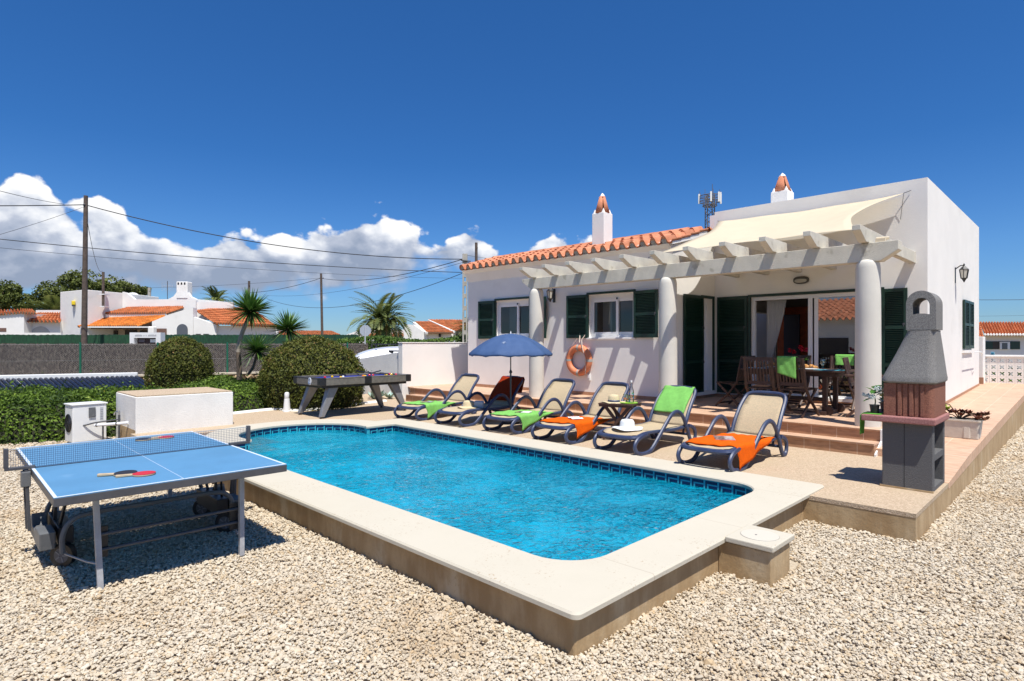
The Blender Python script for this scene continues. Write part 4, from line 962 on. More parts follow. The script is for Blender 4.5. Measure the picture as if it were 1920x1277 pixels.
# small palm motif printed on one panel
m = MB()
for k in range(9):
    a0 = -1.02; th_ = PI/2+(k-4)*.33
    for q_ in range(3):
        r0, r1 = .010+.014*q_, .022+.014*q_
        def cp(r_):
            u_, w_ = r_*math.cos(th_), r_*math.sin(th_)*1.6+.0; v = .70-w_; a = a0+u_/(RP*v); return (RP*v*.985*math.cos(a)*1.004, RP*v*.985*math.sin(a)*1.004, 1.66-.36*v**1.9+.002)
        A_, B2_ = Vector(cp(r0)), Vector(cp(r1)); sd_ = (B2_-A_).cross(Vector((0, 0, 1))).normalized()*.0018
        m.poly([tuple(A_-sd_), tuple(A_+sd_), tuple(B2_+sd_), tuple(B2_-sd_)])
m.build('palm_print', mat('print_white', (.55, .62, .72), .7), cn)
# hats
def hat(name, mt, loc, label, R_=.20, band=None, tilt=0.):
    t = thing(name, label, 'hat', loc); m = MB(); g = []
    prof = [(R_, -.0), (R_*.82, .004), (R_*.52, .010), (R_*.47, .035), (R_*.45, .085), (R_*.36, .115), (R_*.15, .122), (.001, .120)]
    for i, (r0, z0) in enumerate(prof): g.append([(r0*math.cos(a)*1.06, r0*math.sin(a), z0+(.010*math.sin(2*a+.6)+.005*math.sin(5*a) if i < 2 else 0)) for a in [2*PI*j/28 for j in range(29)]])
    m.sheet(g); m.build('crown', mt, t, smooth='all', solid=.005)
    if band:
        m = MB(); m.sheet([[(r0*math.cos(a)*1.06, r0*math.sin(a), z0) for a in [2*PI*j/28 for j in range(29)]] for r0, z0 in ((R_*.525, .012), (R_*.485, .040))]); m.build('ribbon', band, t, smooth='all', solid=.003)
    t.rotation_euler = (tilt, 0, .4); return t
hat('sun_hat', mat('white_straw', (.80, .80, .78), .9, .08, 60, .5, 200), on_lounger(4, -.02, .36, .31), 'white wide brimmed hat on the seat of the lounger left of the nearest one')
hat('sun_hat', mat('natural_straw', (.66, .54, .33), .9, .15, 60, .5, 200), on_lounger(1, .02, .52, .30), 'straw hat lying on the seat of the lounger under the parasol', .19)
# beach bag behind it
m = MB(); m.box(-.09, .09, -.05, .05, 0, .13); o = m.build('canvas_pouch', mat('grey_blue_cloth', (.42, .46, .50), .9, .1, 12), None, bevel=.02); o.location = on_lounger(1, .17, .66, .285); o.rotation_euler = (.1, 0, .5)
tag(o, 'pale grey blue cloth pouch beside the straw hat on the shaded lounger', 'pouch')
# reading matter
def book(k, x, y, rz, label, cols, w_=.20, h_=.27, name='magazine', open_=False):
    t = thing(name, label, name.replace('_', ' '), on_lounger(k, x, y, .308), rz)
    m = MB()
    if open_:
        for s in (-1, 1): m.sheet([[(s*w_*u, yy, .012*math.sin(u*PI)+.010) for u in (0, .25, .5, .75, 1)] for yy in (-h_/2, h_/2)])
        m.build('pages', mat('paper', (.75, .74, .70), .8), t, solid=.006)
        m = MB()
        for s in (-1, 1):
            for q_ in range(6): m.box(s*w_*.5-w_*.38, s*w_*.5+w_*.38, -h_*.38+q_*h_*.14, -h_*.38+q_*h_*.14+.006, .0262, .0265)
        m.build('print_lines', mat('grey_ink', (.35, .35, .35), .8), t)
    else:
        m.box(-w_/2, w_/2, -h_/2, h_/2, 0, .008); m.build('cover', mat(name+'_cover%d' % k, cols[0], .35, .3, 20, col2=cols[1]), t)
        m = MB(); m.box(-w_*.5, w_*.02, -h_*.5, h_*.5, .0085, .0092); m.build('photo', mat(name+'_photo%d' % k, cols[2], .3, .5, 26, col2=cols[3]), t)
        m = MB(); m.box(w_*.1, w_*.42, -h_*.05, h_*.35, .0085, .0095); m.build('panel', mat(name+'_panel%d' % k, cols[4], .3), t)
    return t
book(0, .02, .55, .5, 'magazine with brown and grey cover on the far lime towel', [(.30, .22, .15), (.22, .22, .33), (.45, .28, .12), (.12, .1, .1), (.3, .3, .5)], .22, .18)
book(2, .05, .50, .4, 'dark card with pictures lying on the lime towel right of the parasol', [(.05, .06, .08), (.12, .10, .05), (.35, .33, .12), (.06, .10, .10), (.02, .02, .02)], .10, .18, 'leaflet')
m = MB(); m.box(-.07, .07, -.09, .09, 0, .010); o = m.build('notepad', mat('paper', (.75, .74, .70), .8), None); o.location = on_lounger(2, .16, .56, .309); o.rotation_euler = (0, 0, .4); tag(o, 'white notepad on the lime towel right of the parasol pole', 'notepad')
book(3, .02, .62, -.5, 'open white paged book face up on the orange towel', [], .13, .19, 'open_book', True)
book(5, -.02, .58, .55, 'glossy magazine with a collage cover on the nearest orange towel', [(.30, .18, .20), (.5, .45, .45), (.08, .06, .06), (.45, .30, .25), (.55, .5, .45)], .23, .28)

# ================================================================== small folding side table with drinks
st_ = thing('side_table', 'small dark wood folding table between two loungers holding a hat and bottle', 'side table', (-5.22, 7.62, .25), .25)
m = MB()
for k in range(6): m.box(-.27+k*.091, -.27+k*.091+.084, -.22, .22, .545, .57)
m.box(-.27, .27, -.20, -.17, .515, .544); m.box(-.27, .27, .17, .20, .515, .544); m.build('table_top', wood, st_, bevel=.003)
for s in (-1, 1):
    for a, b_ in (((-.22, .02), (.20, .52)), ((.22, .02), (-.20, .52))):
        m = MB(); m.bar((a[0], s*(.15 if a[0] < 0 else .12), a[1]), (b_[0], s*(.15 if a[0] < 0 else .12), b_[1]), .03, .045); m.build('leg', wood, st_)
def at_side(x, y): c_, s_ = math.cos(.25), math.sin(.25); return (-5.22+c_*x-s_*y, 7.62+s_*x+c_*y, .25+.571)
hat('trilby_hat', mat('natural_straw', (.66, .54, .33), .9, .15, 60, .5, 200), at_side(-.09, -.03), 'straw hat with dark ribbon lying on the small side table', .17, navy)
m = MB(); m.lathe([(.12, 0), (.135, .004), (.135, .012), (.05, .008)], (0, 0, 0), 24); o = m.build('plate', mat('lime_plate', (.30, .60, .04), .3), None, smooth=True); o.location = at_side(.14, 0); tag(o, 'lime green plate on the small side table', 'plate')
bt = thing('glass_bottle', 'clear glass bottle with blue flower print on the small side table', 'bottle', at_side(.17, .03))
m = MB(); m.lathe([(.038, .012), (.040, .03), (.040, .17), (.034, .20), (.016, .26), (.014, .33)], (0, 0, 0), 20); m.build('glass', clear, bt, smooth=True)
m = MB(); m.lathe([(.0165, .315), (.0165, .345)], (0, 0, 0), 12); m.build('stopper', white_pl, bt, smooth=True)
m = MB(); rg = random.Random(3)
for k in range(26):
    a = rg.uniform(0, 2*PI); z = rg.uniform(.02, .15); rr2 = .0412; u_ = .010
    for q_ in range(3):
        aa = a+q_*.12; m.poly([(rr2*math.cos(aa-.12), rr2*math.sin(aa-.12), z+rg.uniform(-.008, .008)), (rr2*math.cos(aa+.12), rr2*math.sin(aa+.12), z-.008), (rr2*math.cos(aa+.1), rr2*math.sin(aa+.1), z+.012), (rr2*math.cos(aa-.1), rr2*math.sin(aa-.1), z+.014)], k/26)
fm, nt, b = shader('bottle_print'); at = N(nt, 'ShaderNodeAttribute', attribute_name='rnd'); lk(nt, MIX(nt, M(nt, 'GREATER_THAN', at.outputs['Fac'], .6), (.03, .12, .5), (.08, .38, .10)), b.inputs['Base Color']); m.build('flower_print', fm, bt)
for k, (x, y) in enumerate(((.03, .10), (.10, .02))):
    g_ = thing('drinking_glass', ('clear drinking glass behind the straw hat on the side table', 'clear drinking glass next to the flowered bottle')[k], 'glass', at_side(x, y+.06), 0, 'glasses on the side table')
    m = MB(); m.lathe([(.030, .013), (.033, .10), (.036, .12), (.034, .12), (.030, .02)], (0, 0, 0), 16); m.build('glass', clear, g_, smooth=True)
    m = MB(); m.lathe([(.0335, .04), (.034, .06)], (0, 0, 0), 16); m.build('stripe', mat('coral_band', (.65, .22, .12), .5), g_, smooth=True)

# ================================================================== barbecue
bq = thing('barbecue', 'stone garden barbecue with grey tapering hood and arched chimney at the deck edge', 'barbecue', (-1.38, 7.3, .25))
xa, xb, ya, yb_ = -1.59, -1.155, 7.07, 7.72
m = MB(); m.box(xa, xb-.0, ya, ya+.10, .252, .925); m.box(xa, xb, yb_-.07, yb_, .252, .925); m.box(xa, xa+.12, ya+.10, yb_-.07, .252, .925)
m.build('base', stone_dk, bq, world=True, bevel=.006)
m = MB(); m.box(xa+.12, xb-.003, ya+.10, yb_-.07, .252, .29); m.build('shelf', stone_dk, bq, world=True); m = MB(); m.box(xa+.12, xb-.003, ya+.10, yb_-.07, .55, .62); m.build('shelf', stone_dk, bq, world=True, bevel=.004)
m = MB(); m.box(-1.397, -1.391, ya-.0015, ya+.01, .252, .924); m.build('block_joint', mat('joint_dark', (.03, .03, .03), .9), bq, world=True)
m = MB(); m.box(xa-.02, xb+.006, ya-.008, ya+.02, .2515, .268); m.build('mortar_bed', wallm, bq, world=True)
m = MB(); m.box(-1.765, -1.118, 6.985, yb_+.04, .927, .992); m.build('slab', stone_pk, bq, world=True, bevel=.012)
m = MB(); r_ = .06; x0, x1, y0, y1 = -1.575, -1.145, 7.07, 7.71
pts = arc(x1-r_, y0+r_, r_, -PI/2, 0, 5)+arc(x1-.01, y1-.01, .01, 0, PI/2, 2)+arc(x0+.01, y1-.01, .01, PI/2, PI, 2)+[(x0, y0)]
for gx in (-1.46, -1.41, -1.36, -1.31, -1.265): pts += [(gx-.006, y0), (gx-.003, y0+.009), (gx+.003, y0+.009), (gx+.006, y0)]
m.prism(pts, .994, 1.325); m.build('fire_box', stone_rd, bq, world=True)
m = MB()
for k in (-1.46, -1.36, -1.265): m.box(k+.009, k+.047-.006, y0-.010, y0+.001, 1.0, 1.32)
m.build('raised_fluting', stone_rd, bq, world=True, bevel=.003)
# hood: lofted rounded rectangles
def rrect(x0, x1, y0, y1, r, z, n=5): 
    P_ = arc(x1-r, y0+r, r, -PI/2, 0, n)+arc(x1-r, y1-r, r, 0, PI/2, n)+arc(x0+r, y1-r, r, PI/2, PI, n)+arc(x0+r, y0+r, r, PI, 1.5*PI, n); return [(p[0], p[1], z) for p in P_]
def loft(mb, rings):
    I = [[mb.pt(p) for p in R_] for R_ in rings]; n = len(I[0])
    for A, B_ in zip(I, I[1:]):
        for j in range(n): mb.face((A[j], A[(j+1) % n], B_[(j+1) % n], B_[j]))
    mb.face(I[0][::-1]); mb.face(I[-1])
m = MB(); loft(m, [rrect(-1.58, -1.14, 7.06, 7.72, .07, 1.328), rrect(-1.60, -1.122, 7.04, 7.74, .08, 1.345), rrect(-1.60, -1.12, 7.04, 7.74, .08, 1.375), rrect(-1.585, -1.125, 7.05, 7.73, .08, 1.41), rrect(-1.485, -1.135, 7.09, 7.62, .08, 1.63), rrect(-1.395, -1.145, 7.13, 7.50, .08, 1.85), rrect(-1.39, -1.145, 7.13, 7.50, .075, 1.868)])
m.build('hood', stone_md, bq, world=True, smooth=True)
m = MB()
# arched cap: ring profile extruded in y with rounded edges
xc = -1.2655; ro, ri = .128, .073; zc = 2.135; zb = 1.872
outp = [(xc-ro, zb)]+[(xc-ro*math.cos(a), zc+ro*1.05*math.sin(a)) for a in [PI*i/18 for i in range(19)]]+[(xc+ro, zb)]
inp = [(xc-ri, 2.02)]+[(xc-ri*math.cos(a), zc-.02+ri*1.1*math.sin(a)) for a in [PI*i/18 for i in range(19)]]+[(xc+ri, 2.02)]+[(xc+ri*math.cos(a), 2.02+.018*math.sin(a)) for a in [PI*i/8 for i in range(1, 8)]]
tri_ = tessellate_polygon([[Vector((p[0], p[1], 0)) for p in outp], [Vector((p[0], p[1], 0)) for p in inp]]); allp = outp+inp
for yy, fl in ((7.14, False), (7.49, True)):
    idx = [m.pt((p[0], yy, p[1])) for p in allp]
    for t in tri_:
        a, b_, c_ = [Vector(allp[i]) for i in t]; up = (b_-a).cross(c_-a) > 0
        if up == fl: t = t[::-1]
        m.face([idx[i] for i in t])
for L_, rev in ((outp, False), (inp, True)):
    a = [m.pt((p[0], 7.14, p[1])) for p in L_]; b_ = [m.pt((p[0], 7.49, p[1])) for p in L_]
    for i in range(len(L_)): q_ = (a[i], a[(i+1) % len(L_)], b_[(i+1) % len(L_)], b_[i]); m.face(q_ if rev else q_[::-1])
bmq = m.build('chimney_arch', stone_md, bq, world=True)
bm = bmesh.new(); bm.from_mesh(bmq.data); bmesh.ops.remove_doubles(bm, verts=bm.verts, dist=.0005); bmesh.ops.recalc_face_normals(bm, faces=bm.faces); bm.to_mesh(bmq.data); bm.free()
md = bmq.modifiers.new('b', 'BEVEL'); md.width = .022; md.segments = 3; md.limit_method = 'ANGLE'; md.angle_limit = 1.0
# ---- plants on the slab, cloth
leafg = mat('leaf_green', (.07, .20, .025), .5, .3, 20, rnd=.45, trans=.25)
def leaf(mb, p, d, up, L_, w_, r=0., curl=.25):
    p = Vector(p); d = Vector(d).normalized(); s_ = d.cross(Vector(up)).normalized(); n_ = s_.cross(d)
    pts = []
    for i, (a, ww) in enumerate(((0, .08), (.25, .75), (.55, 1), (.8, .6), (1, .05))):
        c_ = p+d*L_*a-n_*(curl*L_*a*a); pts.append((tuple(c_-s_*w_*ww*.5+n_*.05*w_*ww), tuple(c_), tuple(c_+s_*w_*ww*.5+n_*.05*w_*ww)))
    mb.sheet(pts, r)
def potted(name, loc, label, h=.17):
    t = thing(name, label, 'potted plant', loc); m = MB(); m.lathe([(.035, 0), (.046, .085), (.050, .085), (.050, .095), (.043, .095)], (0, 0, 0), 16); m.build('pot', black, t)
    m = MB(); m.tube(smoothpath([(0, 0, .08), (.008, 0, .13), (-.004, .006, .20)], 3), .006, 6); m.build('stem', mat('stem', (.12, .14, .04), .8), t)
    m = MB(); rg = random.Random(5)
    for k in range(15):
        a = rg.uniform(0, 2*PI); z = rg.uniform(.15, .27); leaf(m, (.01*math.cos(a), .01*math.sin(a), z), (math.cos(a), math.sin(a), rg.uniform(-.1, .9)), (0, 0, 1), rg.uniform(.07, .12), rg.uniform(.05, .075), rg.random())
    m.build('leaf', leafg, t); 
    m = MB()
    for cx_, cy_, cz_ in ((-.075, -.03, .20), (.04, -.04, .27), (.05, .02, .23), (-.01, -.06, .18)):
        for k in range(26):
            v = Vector((rg.gauss(0, 1), rg.gauss(0, 1), rg.gauss(0, 1))).normalized()*.030; m.ball((cx_+v.x, cy_+v.y, cz_+v.z*.7), .0075, 6)
    m.build('flower_head', mat('white_petal', (.62, .70, .68), .7, .2, 30), t, smooth='all'); return t
potted('potted_hydrangea', (-1.67, 7.12, .993), 'small pale hydrangea in a black pot on the end of the barbecue slab')
t = thing('potted_flower', 'yellow and white flowers half hidden behind the left side of the barbecue', 'potted plant', (-1.65, 7.45, .993)); rg = random.Random(8)
m = MB(); m.lathe([(.035, 0), (.046, .085), (.05, .095)], (0, 0, 0), 14); m.build('pot', black, t); m = MB()
for k in range(10): a = rg.uniform(0, 2*PI); leaf(m, (0, 0, .09), (math.cos(a), math.sin(a), rg.uniform(.3, 1.5)), (0, 0, 1), .09, .045, rg.random())
m.build('leaf', leafg, t); m = MB()
for k in range(12): m.ball((rg.uniform(-.05, .05), rg.uniform(-.05, .05), rg.uniform(.16, .20)), .016, 6, (1, 1, .5))
m.build('yellow_petal', mat('yellow_petal', (.75, .50, .02), .7), t); m = MB()
for k in range(10): m.ball((rg.uniform(-.05, .05), rg.uniform(-.05, .05), rg.uniform(.09, .13)), .014, 6, (1, 1, .5))
m.build('white_petal', mat('white_flower', (.75, .75, .70), .7), t)
g = []
for i in range(15):
    v = i/14
    row = []
    for j in range(9):
        u = j/8; yy = 7.02+.24*u; s_ = v*.40
        if s_ < .18: p = (-1.59-s_, yy, .996+.003*math.sin(u*9))
        else:
            dn = s_-.18; p = (-1.775-.012*math.sin(u*8)-.02*u, yy+.03*dn*4*(u-.5)-.0, .992-dn*(1.0 if u < .6 else .5))
        row.append(p)
    g.append(row)
m = MB(); m.sheet(g); tag(m.build('cloth', mat('green_cloth', (.10, .33, .03), .9, .2, 20), None, smooth='all', solid=.004), 'small green cloth hanging over the left end of the barbecue slab', 'cloth')
# ---- planter on the path
pl = thing('planter', 'long cream planter box with succulents standing across the tiled path', 'planter', (-1.53, 10.42, .408), .0)
m = MB(); loft(m, [rrect(-.39, .37, -.13, .13, .03, .0), rrect(-.41, .39, -.15, .15, .03, .235), rrect(-.42, .40, -.16, .16, .03, .24), rrect(-.42, .40, -.16, .16, .03, .262), rrect(-.40, .38, -.14, .14, .025, .262), rrect(-.40, .38, -.14, .14, .025, .235)])
m.build('box', mat('cream_cast', (.62, .56, .47), .9, .1, 14, .4, 60), pl)
m = MB(); m.box(-.32, -.24, -.145, -.10, -.002, .2); m.build('foot_rib', mat('cream_cast', (.62, .56, .47)), pl, bevel=.01); m = MB(); m.box(.20, .28, -.145, -.10, -.002, .2); m.build('foot_rib', mat('cream_cast', (.62, .56, .47)), pl, bevel=.01)
m = MB(); m.box(-.39, .37, -.135, .135, .225, .243); m.build('soil', mat('potting_soil', (.12, .10, .085), 1, .4, 60, .8, 80), pl)
succ_g = mat('succulent_green', (.32, .42, .04), .5, .3, 20, rnd=.3); succ_r = mat('succulent_red', (.16, .045, .025), .5, .4, 20, rnd=.4); stemm = mat('stem_brown', (.20, .13, .08), .9)
rg = random.Random(21)
for k in range(2):
    sp_ = ((-.16, 0), (.14, 0))[k]; m = MB(); ml = MB()
    for q_ in range((9, 13)[k]):
        a = rg.uniform(0, 2*PI); R_ = rg.uniform(.04, (.17, .24)[k]); tip = Vector((sp_[0]+R_*math.cos(a)*1.3+(.08*k), sp_[1]+R_*math.sin(a)*.6, .25+rg.uniform(.04, (.15, .12)[k])))
        if k == 1 and q_ == 0: tip = Vector((-.08, -.05, .44))
        if k == 1 and q_ in (1, 2): tip = Vector((.36+.08*(q_-1), -.10, .27))
        m.tube(smoothpath([(sp_[0], sp_[1], .235), ((sp_[0]+tip.x)/2, (sp_[1]+tip.y)/2, tip.z+.01), tuple(tip)], 3), .008, 5)
        for j in range(11): aa = j*2.4; leaf(ml, tip, (math.cos(aa), math.sin(aa), .25+.5*rg.random()), (0, 0, 1), rg.uniform(.06, .095), .045, rg.random(), -.2)
    sn_ = m.build('succulent', stemm, pl); sn_['label'] = ('yellow green succulent', 'dark red succulent')[k]; ml.build('leaf', (succ_g, succ_r)[k], sn_)

# ================================================================== dining table, chairs and what lies on them
TZ = .562
dtb = thing('dining_table', 'long dark wood garden table laid for a meal on the terrace', 'dining table', (-3.68, 10.72, TZ))
m = MB()
for k in range(9): m.box(-.82, .82, -.45+k*.10, -.45+k*.10+.094, .705, .73)
m.box(-.86, -.823, -.45, .444, .70, .732); m.box(.823, .86, -.45, .444, .70, .732); m.build('table_top', wood, dtb, bevel=.003)
m = MB(); m.box(-.70, .70, -.36, -.33, .63, .703); m.box(-.70, .70, .33, .36, .63, .703); m.box(-.70, -.67, -.33, .33, .63, .703); m.box(.67, .70, -.33, .33, .63, .703); m.build('apron', wood, dtb)
for s in (-1, 1):
    for q_ in (-1, 1): m = MB(); m.box(s*.52-.035, s*.52+.035, q_*.27-.04, q_*.27+.04, .06, .70); m.build('leg', wood, dtb, bevel=.003)
    m = MB(); m.box(s*.52-.04, s*.52+.04, -.38, .38, .0, .062); m.build('foot_rail', wood, dtb, bevel=.004)
m = MB(); m.box(-.48, .48, -.03, .03, .20, .26); m.build('stretcher', wood, dtb)
for q_ in (-1, 1): m = MB(); m.tube([(.585, q_*.30-.02, .075), (.585, q_*.30+.02, .075)], .075, 16); m.build('wheel', wood, dtb)
def make_chair(arms):
    t = thing('garden_chair', 'x', 'chair', (0, 0, 0), 0, 'folding wooden chairs round the dining table')
    # local: faces -y (front), back at +y; seat .44
    for s in (-1, 1):
        m = MB(); m.tube([(s*.22, -.22, .02), (s*.22, .06, .28), (s*.22, .20, .46), (s*.215, .30, .94)], .018, 6, flat=1.4); m.build('back_post', wood, t)
        m = MB(); m.bar((s*.185, .26, .015), (s*.185, -.20, .44), .022, .04); m.build('leg', wood, t)
        if arms:
            m = MB(); m.tube([(s*.25, .27, .66), (s*.255, .05, .665), (s*.25, -.22, .645)], .022, 6, flat=1.5); m.build('arm', wood, t)
            m = MB(); m.bar((s*.25, -.14, .44), (s*.25, -.14, .645), .03, .03); m.build('arm_post', wood, t)
    m = MB()
    for k in range(7): m.box(-.205, .205, -.22+k*.062, -.22+k*.062+.048, .44-.004*k, .456-.004*k)
    m.build('seat', wood, t)
    m = MB(); m.bar((-.22, .205, .52), (.22, .205, .52), .022, .055); m.tube([(-.225, .29, .905), (-.1, .315, .925), (.1, .315, .925), (.225, .29, .905)], .014, 6, flat=2.6, side=(0, 0, 1)) if False else m.bar((-.225, .296, .915), (.225, .296, .915), .022, .06)
    m.build('back_rail', wood, t)
    for k in range(8): x = -.175+k*.05; m = MB(); m.bar((x, .21, .54), (x, .293, .90), .022, .010, (0, 1, 0)); m.build('back_slat', wood, t)
    m = MB(); m.bar((-.185, .20, .075), (.185, .20, .075), .02, .03); m.bar((-.22, -.17, .07), (.22, -.17, .07), .02, .03); m.build('rung', wood, t)
    return t
ch0 = make_chair(False); ch1 = make_chair(True)
CH = [(ch0, (-4.78, 10.62), -PI/2-.12, 'folding chair at the left end of the dining table, in front of the shutter'),
      (ch0, (-3.98, 10.02), PI+.06, 'folding chair with bare slatted back on the near side of the dining table'),
      (ch0, (-3.42, 10.00), PI-.14, 'folding chair with a lime towel over its back on the near side of the table'),
      (ch1, (-2.58, 10.55), PI/2+.15, 'armchair of slatted wood at the right end of the dining table, behind the column'),
      (ch0, (-3.22, 11.50), .05, 'folding chair on the far side of the table, right of the red flowers'),
      (ch0, (-4.05, 11.50), -.05, 'folding chair on the far side of the table, left of the red flowers')]
seen = set()
for src, (x, y), rz, lab in CH:
    if src.name not in seen: o = src; seen.add(src.name)
    else: o = dup(src)
    o.location = (x, y, TZ); o.rotation_euler = (0, 0, rz); o['label'] = lab
def chair_towel(x, y, rz, label, drop1=.20, drop2=.34, sx=.0):
    g = []
    for i in range(25):
        s_ = (drop1+drop2+.05)*i/24; row = []
        for j in range(10):
            xx = sx-.15+.30*j/9; w_ = .004*math.sin(j*1.4+i*.5)
            if s_ < drop1: p = (xx*1.04, .262+.0-(0), 0); zz = .955-(drop1-s_); p = (xx+.02*(drop1-s_), .297-.2*(drop1-s_)*.9-.028+w_, zz)
            elif s_ < drop1+.05: a = (s_-drop1)/.05*PI; p = (xx, .297-.028*math.cos(a), .955+.010*math.sin(a))
            else: dn = s_-drop1-.05; p = (xx-.03*dn, .325+w_+.02*dn, .955-dn*(1-.25*j/9))
            row.append(p)
        g.append(row)
    m = MB(); m.sheet(g); o = m.build('towel', lime, None, smooth='all', solid=.008); o.location = (x, y, TZ); o.rotation_euler = (0, 0, rz); return tag(o, label, 'towel', 'lime towels on the dining chairs')
chair_towel(-3.42, 10.0, PI-.14, 'lime green towel folded over the back of a near dining chair', sx=.03)
chair_towel(-3.22, 11.5, .05, 'lime green towel on a chair back on the far side of the dining table', .18, .12)
TT = TZ+.733
def plate(x, y, r_, mt, label, name='plate', cat='plate'): 
    m = MB(); m.lathe([(r_*.6, 0), (r_, .012), (r_, .016), (r_*.6, .006)], (0, 0, 0), 24); o = m.build(name, mt, None, smooth=True); o.location = (x, y, TT); return tag(o, label, cat)
wp = mat('white_china', (.80, .80, .80), .2); bl = mat('turquoise_mat', (.08, .40, .50), .6)
m = MB(); m.box(-.21, .21, -.15, .15, 0, .004); o = m.build('place_mat', bl, None); o.location = (-3.10, 10.50, TT); tag(o, 'turquoise place mat at the right end of the dining table', 'place mat')
m = MB(); m.box(-.19, .19, -.14, .14, 0, .004); o = m.build('place_mat', mat('pale_blue_mat', (.35, .50, .60), .6), None); o.location = (-4.28, 10.52, TT); tag(o, 'pale blue place mat at the left end of the dining table', 'place mat')
plate(-3.42, 10.48, .16, wp, 'white oval plate under the pastries on the dining table'); plate(-3.72, 10.45, .13, wp, 'white plate at the middle of the dining table edge'); plate(-4.16, 10.95, .14, wp, 'white plate under the bread rolls, left of the red flowers')
crm = mat('baked_crust', (.55, .26, .07), .6, .4, 12)
rg = random.Random(31)
for (px_, py_, n_) in ((-3.42, 10.48, 5), (-4.16, 10.95, 4)):
    for k in range(n_):
        t_ = (k-n_/2+.5)*.055; m = MB(); m.tube(smoothpath([(-.05, .02, 0), (-.025, -.008, .012), (.025, -.008, .012), (.05, .02, 0)], 4), [.008+.016*math.sin(PI*i/12) for i in range(13)], 8)
        o = m.build('croissant', crm, None, smooth=True); o.location = (px_+t_, py_+rg.uniform(-.04, .04), TT+.034+(.02 if k % 2 else 0)); o.rotation_euler = (0, 0, rg.uniform(0, 6)); tag(o, ('uppermost', 'leftmost', 'middle', 'front', 'rearmost')[k]+(' croissant on the plate right of the red flowers', ' croissant on the plate left of the red flowers')[px_ < -4], 'pastry', 'croissants on the dining table')
def goblet(x, y, label):
    t = thing('wine_glass', label, 'glass', (x, y, TT), 0, 'glasses on the dining table'); m = MB(); m.lathe([(.032, 0), (.032, .003), (.005, .008), (.005, .07), (.030, .10), (.036, .135), (.030, .17), (.028, .17), (.034, .135), (.028, .103)], (0, 0, 0), 16); m.build('bowl', clear, t, smooth=True)
goblet(-3.25, 10.60, 'wine glass just right of the croissants on the dining table'); goblet(-3.20, 10.50, 'wine glass nearest the table edge, right of the croissants'); goblet(-4.30, 10.85, 'wine glass seen through the left chair back')
vs = thing('flower_vase', 'glass vase of red flowers on the dining table', 'vase', (-3.62, 10.72, TT)); rg = random.Random(12)
m = MB(); m.lathe([(.035, 0), (.045, .06), (.042, .13), (.050, .16)], (0, 0, 0), 16); m.build('vase_glass', clear, vs, smooth=True)
m = MB(); 
for k in range(16): a = rg.uniform(0, 2*PI); leaf(m, (0, 0, .10), (math.cos(a), math.sin(a), rg.uniform(.3, 2.0)), (0, 0, 1), rg.uniform(.12, .20), .05, rg.random(), .3)
m.build('leaf', leafg, vs)
for k, (cx_, cy_, cz_) in enumerate(((.02, -.02, .34), (-.02, .02, .38), (-.19, 0, .32), (.07, .03, .33), (-.13, .03, .29))):
    m = MB()
    for q_ in range(22):
        v = Vector((rg.gauss(0, 1), rg.gauss(0, 1), rg.gauss(0, 1))).normalized(); leaf(m, (cx_, cy_, cz_), v, (0.1, .2, 1), .045, .04, .5)
    m.build('red_bloom', mat('red_petal', (.55, .01, .03), .6), vs)
# ================================================================== table tennis
pp = thing('table_tennis_table', 'blue outdoor table tennis table with net standing on the gravel', 'table tennis table', (-6.03, 1.40, 0), math.radians(-.9))
L2, W2_, ZT = 1.262, .765, .738
bluet = mat('blue_table_top', (.10, .255, .43), .5, .10, 2.2, .05, 60, .4, stain=((.22, .38, .55), 3.0, .62, .35)); linem = mat('white_line', (.62, .70, .80), .5)
for s in (-1, 1):
    m = MB(); m.box(min(s*.004, s*L2), max(s*.004, s*L2), -W2_, W2_, ZT-.006, ZT); m.build('table_top', bluet, pp)
    m = MB(); z0, z1 = ZT+.0004, ZT+.0012
    a, b_ = sorted((s*.004, s*L2)); m.box(a, b_, -W2_, -W2_+.02, z0, z1); m.box(a, b_, W2_-.02, W2_, z0, z1); m.box(a, b_, -.0015, .0015, z0, z1); e0, e1 = sorted((s*L2, s*(L2-.02))); m.box(e0, e1, -W2_+.02, W2_-.02, z0, z1)
    m.build('line_marking', linem, pp)
    m = MB(); a, b_ = sorted((s*.02, s*L2)); t_ = .03
    m.box(a, b_, -W2_-.002, -W2_+t_, ZT-.058, ZT-.007); m.box(a, b_, W2_-t_, W2_+.002, ZT-.058, ZT-.007); e0, e1 = sorted((s*(L2+.003), s*(L2-t_))); m.box(e0, e1, -W2_, W2_, ZT-.060, ZT-.0005 if False else ZT-.007); m.box(min(s*.02, s*.05), max(s*.02, s*.05), -W2_, W2_, ZT-.05, ZT-.007)
    m.build('apron', dgrey, pp, bevel=.002)
    for q in (-1, 1):
        m = MB(); m.bar((s*1.05, q*.48, .0), (s*.99, q*.50, ZT-.05), .036, .036, up=(0, 1, 0)); m.build('leg', leg_m, pp)
        m = MB(); m.box(s*.97-.03 if s > 0 else s*.97-.0, s*.97+.0 if s > 0 else s*.97+.03, q*.50-.03-q*.05, q*.50+.03-q*.05, .20, .42); m.build('leg_bracket', black, pp)
    for z in (.26, .37): m = MB(); m.tube([(s*.98, -.50, z), (s*.98, .50, z)], .013, 8); m.build('cross_bar', dgrey, pp, smooth=True)
